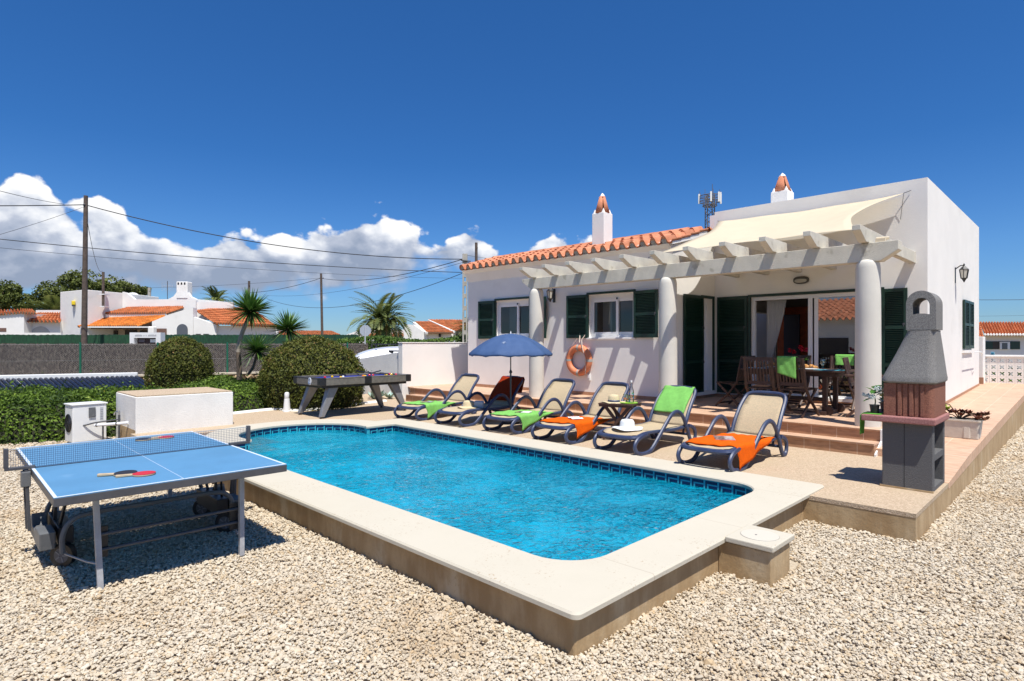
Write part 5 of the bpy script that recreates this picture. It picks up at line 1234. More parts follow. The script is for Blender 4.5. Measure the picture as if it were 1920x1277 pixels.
# centre carriage
for s in (-1, 1):
    m = MB(); m.tube(smoothpath([(s*.45, -.62, .14), (s*.45, -.62, .27), (s*.45, -.57, .37), (s*.45, -.44, .41), (s*.45, 0, .41), (s*.45, .44, .41), (s*.45, .57, .37), (s*.45, .62, .27), (s*.45, .62, .14)], 4), .019, 8); m.build('frame_hoop', grey_pl, pp, smooth=True)
    for q in (-1, 1):
        w_ = thing('wheel', None, None, (s*.33, q*.60, .092), .75); w_.parent = pp
        m = MB(); m.tube([(0, -.024, 0), (0, .024, 0)], .092, 22); m.build('tyre', black, w_, smooth=True)
        m = MB(); m.lathe([(.058, -.0245), (.058, .0245)], (0, 0, 0), 20)
        for v in range(len(m.v)): x, y, z = m.v[v]; m.v[v] = (x, z, y)
        m.build('hub', mat('hub_grey', (.10, .10, .11), .5), w_)
        m = MB()
        for k in range(5): a = k*2*PI/5; m.bar((.012*math.cos(a), -.0255, .012*math.sin(a)), (.052*math.cos(a), -.0255, .052*math.sin(a)), .010, .004, (0, 1, 0)); m.bar((.012*math.cos(a), .0255, .012*math.sin(a)), (.052*math.cos(a), .0255, .052*math.sin(a)), .010, .004, (0, 1, 0))
        m.build('spokes', mat('spoke_grey', (.20, .20, .21), .5), w_)
for q in (-1, 1):
    m = MB(); m.extr([(-.36, .17), (.34, .15), (.36, .29), (.10, .29), (.06, .25), (-.12, .25), (-.17, .34), (-.22, .28), (-.36, .28)], 'y', q*.70-.05, q*.70+.05); m.build('ball_box', grey_pl, pp, bevel=.008)
    m = MB(); m.box(-.30, .30, q*.58-.05, q*.58+.05, .16, .30); m.build('chassis_block', black, pp, bevel=.006)
    m = MB(); m.bar((-.05, q*.78, .25), (-.03, q*.80, .73), .035, .02); m.bar((.03, q*.78, .25), (.02, q*.80, .73), .02, .02); m.build('net_support_bar', dgrey, pp)
    m = MB(); m.box(-.04, .04, q*.80-.03, q*.80+.03, .60, .72); m.build('latch_block', grey_pl, pp, bevel=.006)
    m = MB(); m.bar((.16, q*.62, .20), (.34, q*.55, ZT-.06), .018, .018); m.bar((-.16, q*.62, .20), (-.34, q*.55, ZT-.06), .018, .018); m.bar((.0, q*.62, .2), (.02, q*.60, ZT-.06), .022, .022); m.build('folding_arm', black, pp)
    m = MB(); m.box(-.02, .02, q*.72, q*.935, ZT-.012, ZT+.012) if False else None
    y0, y1 = sorted((q*.74, q*.93)); m.box(-.022, .022, y0, y1, ZT+.002, ZT+.022); y0, y1 = sorted((q*.905, q*.935)); m.box(-.022, .022, y0, y1, ZT+.0225, ZT+.175); m.build('net_post', dgrey, pp, bevel=.002)
    m = MB(); m.tube([(-.42, q*.60, .12), (-.8, q*.52, .14), (-.97, q*.48, .16)], .008, 6); m.tube([(.42, q*.60, .12), (.8, q*.52, .14), (.97, q*.48, .16)], .008, 6); m.build('tie_rod', leg_m, pp)
# net: woven mesh strips
m = MB(); 
nz = 10; ny = 124
for k in range(nz): z = ZT+.012+.150*k/(nz-1); m.box(-.0007, .0007, -.905, .905, z-.0011, z+.0011)
for k in range(ny): y = -.905+1.81*k/(ny-1); m.box(-.0006, .0006, y-.0011, y+.0011, ZT+.012, ZT+.162)
m.build('net', mat('net_cord', (.04, .07, .14), .8), pp)
m = MB(); m.box(-.002, .002, -.91, .91, ZT+.160, ZT+.166); m.build('net_tape', mat('net_tape', (.35, .37, .38), .8), pp); 
m = MB(); m.box(-.003, .003, -.93, .93, ZT+.0015, ZT+.006); m.build('net_rail', dgrey, pp)
def at_pp(x, y, z=0): a = math.radians(-.9); return (-6.03+math.cos(a)*x-math.sin(a)*y, 1.40+math.sin(a)*x+math.cos(a)*y, ZT+z)
redr = mat('red_rubber', (.50, .02, .035), .6); blkr = mat('black_rubber', (.02, .02, .025), .6); plyw = mat('pale_ply', (.60, .45, .27), .5, .2, 20)
def bat(x, y, z, rz, mt, label, tilt=0.):
    t = thing('table_tennis_bat', label, 'bat', at_pp(x, y, z), rz, 'bats lying in pairs on the table'); t.rotation_euler = (tilt, 0, rz)
    pts = [(.078*math.cos(a), .075*math.sin(a)) for a in [2*PI*i/28 for i in range(28)]]
    m = MB(); m.prism(pts, .003, .011); m.build('blade', plyw, t); m = MB(); m.prism([(p[0]*.985, p[1]*.985) for p in pts], .0112, .0145); m.prism([(p[0]*.985, p[1]*.985) for p in pts], .0, .0028); m.build('rubber', mt, t)
    m = MB(); m.extr([(-.072, .001), (-.18, -.002), (-.18, .018), (-.072, .016)], 'y', -.014, .014); m.build('handle', plyw, t, bevel=.004); return t
bat(.90, -.18, .002, 1.35, redr, 'red bat of the near pair on the table tennis table, before a dark one'); bat(.80, -.28, .004, 1.15, blkr, 'dark bat lying behind the red one on the near half of the table', .05)
bat(-.93, .42, .002, 1.8, redr, 'red bat of the far pair, beyond the net'); bat(-.93, .22, .003, -1.3, blkr, 'dark bat of the far pair, beyond the net left of the red one')
# ================================================================== pool (billiard) table
bt_ = thing('billiard_table', 'grey billiard table with dark blue cloth and splayed legs standing on the deck', 'billiard table', (-11.28, 6.56, .25))
felt = mat('blue_felt', (.008, .02, .22), .95); oak = mat('grey_oak', (.17, .155, .13), .5, .25, 18, .1, 60); metg = mat('brushed_grey_leg', (.26, .26, .265), .35, .12, 20, metal=.35)
hl, hw = 1.06, .58; zt = .80
m = MB(); m.box(-hw+.10, hw-.10, -hl+.10, hl-.10, zt-.06, zt-.035); m.build('playing_surface', felt, bt_)
m = MB(); m.box(-hw+.07, hw-.07, -hl+.07, hl-.07, .60, .655); m.build('under_frame', black, bt_)
for s in (-1, 1):
    for q in (-1, 1):
        y0, y1 = sorted((q*.08, q*(hl-.12))); x0, x1 = sorted((s*(hw-.075), s*hw)); m = MB(); m.box(x0, x1, y0, y1, .65, zt-.018); m.build('side_panel', oak, bt_, bevel=.008)
        m = MB(); x0, x1 = sorted((s*(hw-.115), s*(hw+.004))); m.box(x0, x1, y0, y1, zt-.018, zt); x2, x3 = sorted((s*(hw-.12), s*(hw-.09))); m.box(x2, x3, y0, y1, zt-.035, zt-.019); m.build('rail', oak, bt_, bevel=.006)
        m = MB(); x0, x1 = sorted((s*(hw-.13), s*(hw+.008))); y0, y1 = sorted((q*(hl-.12), q*(hl+.008))); m.box(x0, x1, y0, y1, .648, zt+.003); m.build('corner_casting', black, bt_, bevel=.012)
        # splayed tapered leg
        m = MB(); xt, yt, xf, yf = s*.40, q*.72, s*.46, q*.98; T, B_ = .085, .045
        tp = [m.pt((xt+a*T*.8, yt+b2*T*1.3, .60)) for a, b2 in ((-1,-1),(1,-1),(1,1),(-1,1))]; bo = [m.pt((xf+a*B_, yf+b2*B_, .03)) for a, b2 in ((-1,-1),(1,-1),(1,1),(-1,1))]
        m.face(tp); m.face(bo[::-1]); [m.face((bo[k], bo[(k+1) % 4], tp[(k+1) % 4], tp[k])) for k in range(4)]; lgm = m.build('leg', metg, bt_, bevel=.012)
        m = MB(); m.lathe([(.03, 0), (.03, .012), (.015, .03)], (xf, yf, 0), 12); m.build('foot', black, lgm)
    m = MB(); y0, y1 = sorted((s*(hl-.075), s*hl)); m.box(-hw+.13, hw-.13, y0, y1, .65, zt-.018); m.build('end_panel', oak, bt_, bevel=.008)
    m = MB(); y0, y1 = sorted((s*(hl-.115), s*(hl+.004))); m.box(-hw+.13, hw-.13, y0, y1, zt-.018, zt); m.build('end_rail', mat('dark_rail', (.05, .05, .055), .5), bt_, bevel=.006)
    m = MB(); x0, x1 = sorted((s*(hw-.12), s*(hw+.007))); m.box(x0, x1, -.08, .08, .648, zt+.003); m.build('side_casting', black, bt_, bevel=.01)
m = MB(); m.extr([(.075*math.cos(a)*.9, .075*math.sin(a)+.725) for a in [2*PI*i/24 for i in range(24)]], 'y', -hl-.010, -hl-.002)
for v in range(len(m.v)): x, y, z = m.v[v]; m.v[v] = (x+.14, y, z)
bd = m.build('badge', mat('badge_white', (.70, .72, .75), .4), bt_)
m = MB(); m.tube([(.14+.045*math.cos(a), -hl-.011, .725+.050*math.sin(a)) for a in [.7+4.9*i/16 for i in range(17)]], .006, 5); m.tube([(.14, -hl-.011, .70), (.14, -hl-.011, .75)], .005, 5); m.build('badge_mark', mat('badge_blue', (.05, .12, .25), .4), bd)
cols = {'red': (.60, .012, .05), 'yellow': (.80, .48, .01), 'white': (.8, .8, .78), 'orange': (.8, .16, .02)}
BL = [('red', .24, -.85), ('yellow', .10, -.60), ('yellow', .42, -.58), ('white', .28, -.44), ('orange', .40, -.02), ('yellow', .34, .04), ('yellow', .43, .02), ('red', .12, .33), ('red', .22, .36), ('yellow', .36, .60), ('yellow', .28, .68), ('yellow', .22, .86), ('red', .30, .98-.05), ('red', .05, .93)]
lab = ['red ball nearest the left end of the billiard table', 'yellow ball left of the white one, further back', 'yellow ball at the near rail left of the white ball', 'white cue ball on the billiard table', 'orange ball in the middle of the billiard table', 'yellow ball behind the orange one', 'yellow ball touching the orange one at the rail', 'red ball left of the crossed cues, further back', 'red ball left of the crossed cues, nearer the rail', 'yellow ball left of the middle pair by the crossed cues', 'yellow ball under the crossed cues', 'yellow ball alone right of the crossed cues', 'red ball near the right end by the rail', 'red ball furthest right on the billiard table']
for (c_, x, y), lb in zip(BL, lab):
    m = MB(); m.ball((0, 0, 0), .027, 14); o = m.build('billiard_ball', mat('ball_'+c_, cols[c_], .12), None, smooth='all'); o.location = (-11.28+x, 6.56+y*.93, .25+zt-.035+.027); tag(o, lb, 'ball', 'balls on the billiard table')
for (a, b_), lb in ((((-.45, .95, zt+.05), (.30, -.10, zt-.01)), 'dark billiard cue leaning across the table, its butt furthest right'), (((-.50, .35, zt+.055), (.42, .55, zt+.02)), 'billiard cue crossing the other one, its tip over the near rail')):
    q_ = thing('billiard_cue', lb, 'cue', (-11.28, 6.56, .25), 0, 'billiard cues'); A_, B2_ = Vector(a), Vector(b_); mid = A_.lerp(B2_, .5)
    m = MB(); m.tube([A_, mid], [.015, .010], 8); m.build('butt', black, q_, smooth=True); m = MB(); m.tube([mid, B2_], [.010, .006], 8); m.build('shaft', mat('cue_shaft', (.10, .08, .07), .4), q_, smooth=True)
# ================================================================== plant box, heat pump, pipes, bollard
pb = thing('pump_house', 'low white masonry box with a sandy aggregate top beside the pool', 'pump house', (-11.9, 3.3, 0))
m = MB(); m.box(-12.56, -11.20, 2.51, 4.05, .02, .846); m.build('walls', white_old, pb, world=True, bevel=.01)
m = MB(); m.box(-12.545, -11.215, 2.525, 4.035, .847, .868); m.build('lid', dm, pb, world=True, bevel=.004)
m = MB(); m.box(-12.3, -11.21, 2.506, 2.509, .0, .30); m.build('damp_patch', wallm, pb, world=True)
hp = thing('heat_pump', 'white box shaped heat pump with a round side fan standing on gravel', 'heat pump', (-12.5, 2.05, 0), math.radians(8))
m = MB(); m.box(-.17, .20, -.25, .25, .05, .675); m.build('casing', white_pl, hp, bevel=.012); m = MB(); m.box(-.185, .215, -.265, .265, .676, .70); m.build('top_cover', white_pl, hp, bevel=.006)
for q in (-.12, .15): m = MB(); m.box(q-.03, q+.03, -.2, .2, 0, .05); m.build('foot', black, hp)
m = MB()
for k in range(9): R_ = .03+.0155*k; m.tube([(.015+R_*math.cos(a), -.258, .37+R_*math.sin(a)) for a in [2*PI*i/28 for i in range(28)]], .0045, 5, True)
for k in range(8): a = k*PI/4; m.tube([(.015, -.26, .37), (.015+.155*math.cos(a), -.258, .37+.155*math.sin(a))], .005, 5)
m.build('fan_grille', black, hp); m = MB(); m.tube([(.015, -.252, .37), (.015, -.2515, .37)], .155, 28); m.build('fan_opening', mat('fan_dark', (.03, .03, .03), .6), hp)
m = MB(); m.box(.201, .222, -.02, .08, .46, .63); m.build('control_cover', grey_pl, hp, bevel=.006); m = MB(); m.box(.201, .203, .15, .20, .40, .62); m.build('rating_plate', mat('plate_grey', (.45, .46, .48), .5), hp)
m = MB()
for k in range(6): m.box(.2032, .2036, .157, .193, .42+k*.03, .427+k*.03)
m.build('plate_text', mat('ink', (.12, .12, .13), .6), hp)
m = MB(); m.tube(smoothpath([(-12.33, 1.97, .34), (-12.28, 2.0, .33), (-12.22, 2.15, .37), (-12.18, 2.5, .40)], 4), .012, 8); pi = m.build('cable', dgrey); tag(pi, 'thin dark cable looping from the heat pump to the pump house', 'cable')
pt = thing('water_pipe', 'white plastic pipe strapped between the heat pump and the pump house', 'pipe', (-12.2, 2.3, .36)); m = MB(); m.tube([(-12.12, 2.12, .335), (-11.65, 2.51, .385)], .026, 10); m.build('tube', upvc, pt, world=True, smooth=True)
m = MB(); m.tube([(-12.10, 2.14, .337), (-12.085, 2.152, .339)], .031, 10); m.build('strap', black, pt, world=True); m = MB(); m.tube([(-11.82, 2.37, .367), (-11.805, 2.382, .369)], .031, 10); m.build('strap', black, pt, world=True); m = MB(); m.tube([(-12.0, 2.21, .34), (-12.0, 2.21, .02)], .014, 6); m.build('pipe_leg', dgrey, pt, world=True)
tp_ = thing('standpipe_tap', 'garden tap on a dark standpipe against the pump house', 'tap', (-11.98, 2.44, 0)); m = MB(); m.tube([(0, 0, 0), (0, 0, .50)], .018, 8); m.build('standpipe', dgrey, tp_); m = MB(); m.tube(smoothpath([(0, 0, .50), (0, 0, .535), (-.06, -.02, .55), (-.12, -.04, .53), (-.13, -.045, .49)], 4), .012, 8); m.tube([(0, 0, .5), (0, 0, .57)], .016, 8); m.build('spout', chrome, tp_, smooth=True)
bo_ = thing('bollard_light', 'short white garden bollard light in front of the big round shrub', 'bollard light', (-12.45, 5.62, .25)); m = MB(); m.lathe([(.085, 0), (.085, .02), (.075, .03), (.055, .28), (.05, .285)], (0, 0, 0), 20); m.build('post', white_pl, bo_, smooth=True); m = MB(); m.lathe([(.045, .29), (.050, .30), (.052, .38), (.045, .41), (.02, .425)], (0, 0, 0), 20); m.build('head', upvc, bo_, smooth=True)
# kerb round the planting
m = MB(); pts = smoothpath([(-12.75, 4.2, .245), (-12.95, 5.0, .25), (-13.0, 5.6, .25), (-12.55, 5.75, .25), (-12.35, 6.1, .25), (-12.6, 7.0, .25), (-12.9, 8.4, .25)], 6); m.tube(pts, .045, 8, flat=1.5); tag(m.build('planting_kerb', white_old, smooth=True), 'low white curved kerb along the planting behind the billiard table', 'kerb')
# ================================================================== boundary walls by the house
gw = thing('garden_wall', 'tall white garden wall joining the left corner of the villa', 'wall', (-13.3, 10.5, 0)); m = MB(); m.box(-13.40, -13.202, 9.13, 12.2, 0, 1.735); m.build('wall', white, gw, world=True, bevel=.012)
m = MB(); m.box(-13.415, -13.187, 9.115, 12.2, 1.736, 1.758); m.build('coping', white, gw, world=True, bevel=.008)
gw = thing('sloping_wall', 'grey white wall with a falling top behind the billiard table', 'wall', (-14, 8.6, 0)); m = MB(); m.extr([(-13.402, 0), (-13.402, 1.49), (-15.4, 1.28), (-19.5, .95), (-19.5, 0)], 'y', 9.2, 9.37); m.build('wall', white_old, gw, world=True)
gw = thing('gate_pillar', 'short white pillar behind the end of the tall garden wall', 'pillar', (-13.3, 9.6, 0)); m = MB(); m.box(-14.55, -14.2, 10.2, 10.55, 0, 1.70); m.build('pillar', white_old, gw, world=True, bevel=.01)
# ================================================================== planting
def foliage_mat(name, ca, cb, cc=None, tr=.22, rough=.6):
    m, nt, b = shader(name); at = N(nt, 'ShaderNodeAttribute', attribute_name='rnd'); rp = N(nt, 'ShaderNodeValToRGB'); lk(nt, at.outputs['Fac'], rp.inputs[0])
    rp.color_ramp.elements[0].color = ca+(1,); rp.color_ramp.elements[0].position = .1; rp.color_ramp.elements[1].color = cb+(1,); rp.color_ramp.elements[1].position = .8
    if cc: e = rp.color_ramp.elements.new(.95); e.color = cc+(1,)
    V = N(nt, 'ShaderNodeTexCoord').outputs['Object']; c = MIX(nt, MR(nt, noise_n(nt, V, 1.6, 4), .4, .65), rp.outputs[0], tuple(x*.8 for x in cb)); c = rp.outputs[0]
    lk(nt, c, b.inputs['Base Color']); b.inputs['Roughness'].default_value = rough; b.inputs['Specular IOR Level'].default_value = .3
    t = N(nt, 'ShaderNodeBsdfTranslucent'); lk(nt, c, t.inputs[0]); ms = N(nt, 'ShaderNodeMixShader'); ms.inputs[0].default_value = tr; lk(nt, b.outputs[0], ms.inputs[1]); lk(nt, t.outputs[0], ms.inputs[2]); lk(nt, ms.outputs[0], nt.nodes['Material Output'].inputs[0]); return m
olive = foliage_mat('olive_leaf', (.038, .052, .008), (.155, .165, .025), (.27, .155, .06)); hedge_g = foliage_mat('hedge_leaf', (.030, .062, .008), (.17, .27, .028), (.30, .38, .06), .28)
pine_g = foliage_mat('pine_needle', (.045, .060, .012), (.17, .20, .040), (.24, .25, .07)); oleander = foliage_mat('oleander_leaf', (.03, .07, .01), (.16, .26, .04), (.22, .34, .06))
core_m = mat('dark_core', (.022, .024, .010), 1.)  # dark solid filler added inside shrubs and hedges to block the view through
def leaves(name, P, Nn, size, mt, parent=None, spread=.7, loc=(0, 0, 0), tone=None, asp=.6):
    """many small folded leaves at points P with outward normals Nn"""
    n = len(P); nr = Nn+rng.normal(0, spread, (n, 3)); nr /= np.linalg.norm(nr, axis=1)[:, None]
    t = np.cross(nr, rng.normal(0, 1, (n, 3))); t /= np.linalg.norm(t, axis=1)[:, None]; b2 = np.cross(nr, t); s = size*rng.uniform(.6, 1.35, n)[:, None]
    V = np.stack([P-t*s*.5, P+b2*s*asp*.5+nr*s*.10, P+t*s*.5, P-b2*s*asp*.5+nr*s*.10], 1).reshape(-1, 3); F = np.arange(4*n).reshape(n, 4)
    r = np.clip(rng.beta(2, 2.4, n) if tone is None else tone+rng.normal(0, .16, n), 0, 1)
    return npmesh(name, V, F, mt, parent, r)
def nz3(P, f, seed=0.):
    return np.array([mnoise.noise(Vector((p[0]*f+seed, p[1]*f, p[2]*f))) for p in P])
def dome(name, label, c, R, H, z0, n, size, mt, flat=1.0, seed=1, group=None):
    t = thing(name, label, 'shrub', (c[0], c[1], z0), 0, group)
    u = rng.uniform(-.35, 1, n); a = rng.uniform(0, 2*PI, n); s = np.sqrt(1-np.clip(u, -1, 1)**2*1.0); s = np.clip(s, 0, 1)
    D = np.stack([s*np.cos(a), s*np.sin(a), u], 1); k = 1+np.where(rng.random(n) < .03, rng.exponential(.035, n), 0)+.07*nz3(D, 2.6, seed)+.075*nz3(D, 7., seed)+rng.normal(0, .022, n)-np.abs(rng.normal(0, .04, n))
    zc = H*.38; P = D*k[:, None]*np.array([R, R*flat, H-zc])+np.array([0, 0, zc]); lowm = u < 0; P[lowm, 2] = zc+D[lowm, 2]*zc/.36*1.0; 
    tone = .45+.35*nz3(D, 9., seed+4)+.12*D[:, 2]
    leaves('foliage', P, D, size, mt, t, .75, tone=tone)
    m = MB(); m.ball((0, 0, zc), 1, 24, (R*.90, R*.90*flat, (H-zc)*.90)); m.lathe([(R*.75, .0), (R*.89, zc)], (0, 0, 0), 24); m.build('filler_core', core_m, t)
    return t
dome('clipped_shrub', 'large round clipped olive green shrub behind the billiard table', LD(-4.72, 14.0), 1.17, 1.66, .2, 26000, .052, olive, seed=3)
dome('clipped_shrub', 'smaller round clipped olive green shrub in front of the brown fence', LD(-9.5, 16.9), .85, 1.60, .28, 15000, .055, olive, seed=8)
def mound(name, label, poly, h, n, size, mt, cat='hedge', z0=0., seed=2, edge=.5, flowers=None):
    """low spreading hedge: heightfield over a plan polygon"""
    t = thing(name, label, cat, (poly[0][0], poly[0][1], z0)); o0 = np.array([poly[0][0], poly[0][1]])
    xs = [p[0] for p in poly]; ys = [p[1] for p in poly]
    def inside_d(x, y):                    # distance to the outline, negative outside
        dmin = 1e9; ins = False; m_ = len(poly)
        for i in range(m_):
            ax, ay = poly[i]; bx_, by_ = poly[(i+1) % m_]; dx, dy = bx_-ax, by_-ay; tt = max(0, min(1, ((x-ax)*dx+(y-ay)*dy)/(dx*dx+dy*dy))); dmin = min(dmin, math.hypot(x-ax-tt*dx, y-ay-tt*dy))
            if (ay > y) != (by_ > y) and x < (bx_-ax)*(y-ay)/(by_-ay)+ax: ins = not ins
        return dmin if ins else -dmin
    def H(x, y):
        d = inside_d(x, y)
        if d <= 0: return 0
        e_ = min(1, d/edge); return h*(1-(1-e_)**2.6)**.5*(1+.22*mnoise.noise(Vector((x*.9+seed, y*.9, 0)))+.12*mnoise.noise(Vector((x*2.6, y*2.6, seed))))
    nx = int((max(xs)-min(xs))/.14)+2; ny = int((max(ys)-min(ys))/.14)+2; G_ = np.zeros((nx, ny)); X = np.linspace(min(xs)-.05, max(xs)+.05, nx); Y = np.linspace(min(ys)-.05, max(ys)+.05, ny)
    for i in range(nx):
        for j in range(ny): G_[i, j] = H(X[i], Y[j])
    m = MB(); m.sheet([[(X[i]-o0[0], Y[j]-o0[1], G_[i, j]*.93-.03) for j in range(ny)] for i in range(nx)]); m.build('filler_core', core_m, t)
    # sample by surface area
    A = []; cells = []
    for i in range(nx-1):
        for j in range(ny-1):
            if G_[i:i+2, j:j+2].max() > .02:
                gx = (G_[i+1, j]-G_[i, j])/.14; gy = (G_[i, j+1]-G_[i, j])/.14; A.append(math.sqrt(1+gx*gx+gy*gy)); cells.append((i, j, gx, gy))
    A = np.array(A); pick = rng.choice(len(A), n, p=A/A.sum()); cl = np.array(cells)[pick]; ii_ = cl[:, 0].astype(int); jj_ = cl[:, 1].astype(int); fx = rng.random(n); fy = rng.random(n)
    hx = G_[ii_, jj_]*(1-fx)*(1-fy)+G_[ii_+1, jj_]*fx*(1-fy)+G_[ii_, jj_+1]*(1-fx)*fy+G_[ii_+1, jj_+1]*fx*fy
    P = np.stack([X[ii_]*(1-fx)+X[ii_+1]*fx-o0[0], Y[jj_]*(1-fy)+Y[jj_+1]*fy-o0[1], np.maximum(.02, hx+rng.normal(0, .035, n))], 1); Nn = np.stack([-cl[:, 2], -cl[:, 3], np.ones(n)], 1); Nn /= np.linalg.norm(Nn, axis=1)[:, None]
    P += Nn*rng.normal(.005, .03, n)[:, None]; P[:, 2] += np.where(rng.random(n) < .05, rng.exponential(.055, n), 0)
    leaves('foliage', P, Nn, size, mt, t, .8, tone=.42+.5*nz3(P, 2.6, seed)+.25*nz3(P, 8, seed))
    if flowers:
        m = MB(); q = rng.choice(n, flowers, replace=False)
        for k in q:
            p = P[k]+Nn[k]*.04
            for w_ in range(6): a = w_*PI/3; m.ball((p[0]+.018*math.cos(a), p[1]+.012*math.sin(a), p[2]+.014*math.sin(a)), .012, 6)
        m.build('blossom', mat('yellow_blossom', (.80, .40, .01), .7), t)
    return t
mound('hedge', 'broad leafy green hedge with a few yellow blossoms at the left edge', [(-13.35, -1.8), (-13.3, 1.0), (-12.95, 2.3), (-12.85, 3.5), (-13.1, 4.1), (-14.6, 4.2), (-15.6, 3.6), (-16.3, 1.5), (-16.3, -2.2)], .70, 36000, .062, hedge_g, seed=5, flowers=7)
mound('low_shrubs', 'spreading bright green shrubs between the white pump house and the big clipped shrub', [(-13.0, 4.5), (-13.15, 5.4), (-13.7, 6.0), (-15.2, 7.6), (-17.3, 7.9), (-19.0, 6.3), (-18.0, 4.8), (-15, 4.4)], .62, 26000, .06, hedge_g, 'shrub', seed=9)
# agave clump beside the shrub
ag = thing('agave', 'pale blue green agave rosette by the foot of the sloping wall', 'plant', (-13.7, 8.75, .24)); m = MB(); rg = random.Random(2)
for c_ in ((0, 0), (.3, .1), (-.35, .05), (.1, -.25)):
    for k in range(16): a = k*2.4; e_ = .2+.8*rg.random(); leaf(m, (c_[0], c_[1], .02), (math.cos(a), math.sin(a), e_), (0, 0, 1), rg.uniform(.18, .30), .07, rg.random(), -.15)
m.build('leaf', mat('agave_leaf', (.30, .42, .36), .5, .2, 10, rnd=.35), ag)
# yuccas
yuc = mat('yucca_leaf', (.055, .13, .022), .45, .2, 6, rnd=.55, trans=.15, col2=(.10, .19, .035)); bark = mat('yucca_bark', (.17, .125, .09), .95, .4, 14, .8, 30); bark2 = mat('pale_bark', (.42, .36, .28), .95, .3, 14, .6, 30)
def yucca_head(mb, c, R_, n, seedv, axis=(0, 0, 1)):
    rg = random.Random(seedv); c = Vector(c)
    for k in range(n):
        u = rg.uniform(-.55, 1)
        if u < -.1 and rg.random() < .45: u = -u
        a = rg.uniform(0, 2*PI); s_ = math.sqrt(1-u*u); d = Vector((s_*math.cos(a), s_*math.sin(a), u)); L_ = R_*rg.uniform(.85, 1.08); w_ = R_*.075
        sd_ = d.cross(Vector((0, 0, 1)) if abs(u) < .95 else Vector((1, 0, 0))).normalized(); nn_ = sd_.cross(d); r = .25+.5*max(0, u)+rg.uniform(-.15, .25); pts = []
        for q_, ww in ((.04, .7), (.3, 1.), (.65, .8), (1., .04)):
            dr = -.05*q_*q_*R_ if u > -.1 else -.25*q_*q_*R_; p = c+d*L_*q_+Vector((0, 0, dr)); pts.append([tuple(p-sd_*w_*ww*.5+nn_*w_*.22*ww), tuple(p), tuple(p+sd_*w_*ww*.5+nn_*w_*.22*ww)])
        mb.sheet(pts, max(.02, min(1, r)))
def yucca(label, d, path, R_, n, seedv, radii, split=None):
    pts = [Vector((*LD(far(px, d), d), fz(py, d))) for px, py in path]; base = pts[0].copy()
    t = thing('yucca', label, 'yucca', base, 0, 'yuccas by the brown fence'); pts = [p-base for p in pts]; sp = smoothpath(pts, 5); rad = [radii[0]+(radii[1]-radii[0])*i/(len(sp)-1) for i in range(len(sp))]
    if split: k = int(len(sp)*split); m = MB(); m.tube(sp[:k+1], rad[:k+1], 9); m.build('trunk', bark, t, smooth=True); m = MB(); m.tube(sp[k:], rad[k:], 9); m.build('upper_trunk', bark2, t, smooth=True)
    else: m = MB(); m.tube(sp, rad, 9); m.build('trunk', bark, t, smooth=True)
    m = MB(); yucca_head(m, pts[-1]+Vector((0, 0, .05)), R_, n, seedv); m.build('crown', yuc, t)
yucca('tallest yucca with a leaning pale trunk', 16.2, [(449, 712), (448, 680), (447, 655), (455, 622), (470, 588)], .70, 250, 1, (.075, .05), .45)
yucca('smallest yucca, low in front of the brown fence', 15.8, [(462, 704), (474, 690), (482, 662)], .56, 200, 2, (.04, .035))
yucca('yucca rising behind the big clipped shrub, right of the tallest', 16.6, [(540, 720), (541, 680), (540, 622)], .64, 230, 3, (.05, .04))
# ================================================================== fences and stone wall
hm, nt, b = shader('heather_screen'); V = N(nt, 'ShaderNodeTexCoord').outputs['Object']; mp = N(nt, 'ShaderNodeMapping'); lk(nt, V, mp.inputs[0]); mp.inputs['Scale'].default_value = (1, 1, .35)
wv = N(nt, 'ShaderNodeTexVoronoi'); wv.inputs['Scale'].default_value = 26; lk(nt, mp.outputs[0], wv.inputs['Vector'])
c = MIX(nt, MR(nt, noise_n(nt, mp.outputs[0], 30, 6, .7), .35, .7), (.028, .020, .016), (.19, .15, .12)); c = MIX(nt, MR(nt, wv.outputs['Distance'], .0, .5), (.26, .22, .185), c); lk(nt, c, b.inputs['Base Color']); b.inputs['Roughness'].default_value = 1; bumpn(nt, b, wv.outputs['Distance'], .8, .03)
gmf, nt, b = shader('green_screen'); V = N(nt, 'ShaderNodeTexCoord').outputs['Object']; mp = N(nt, 'ShaderNodeMapping'); lk(nt, V, mp.inputs[0]); mp.inputs['Scale'].default_value = (1, 1, .25)
lk(nt, MIX(nt, MR(nt, noise_n(nt, mp.outputs[0], 18, 6, .75), .3, .7), (.003, .024, .010), (.012, .080, .030)), b.inputs['Base Color']); b.inputs['Roughness'].default_value = .7
FA, FB = Vector((-26.2, -2.4, 0)), Vector((-21.9, 13.4, 0)); fdir = (FB-FA).normalized(); fn = Vector((fdir.y, -fdir.x, 0))
fence = thing('heather_fence', 'brown heather screen fence with green metal posts along the road', 'fence', tuple(FA))
nF = int((FB-FA).length/.05); m = MB(); rg = random.Random(4); top_ = []; g0, g1 = [], []
for k in range(nF+1):
    p = FA.lerp(FB, k/nF); z1 = 1.715+rg.uniform(-.02, .02); o_ = rg.uniform(-.006, .006); g0.append((p.x+fn.x*o_, p.y+fn.y*o_, .60)); g1.append((p.x+fn.x*o_, p.y+fn.y*o_, z1))
m.sheet([g0, g1]); m.build('screen', hm, fence, world=True, solid=.03)
L_ = (FB-FA).length; k0 = ((Vector((-24.48, 3.87, 0))-FA).dot(fdir)) % 2.25
s_ = k0
while s_ < L_:
    p = FA+fdir*s_+fn*.04; m = MB(); m.tube([(p.x, p.y, .5), (p.x, p.y, 1.76)], .032, 8); m.build('post', green_post, fence, world=True, smooth=True); s_ += 2.25
m = MB()
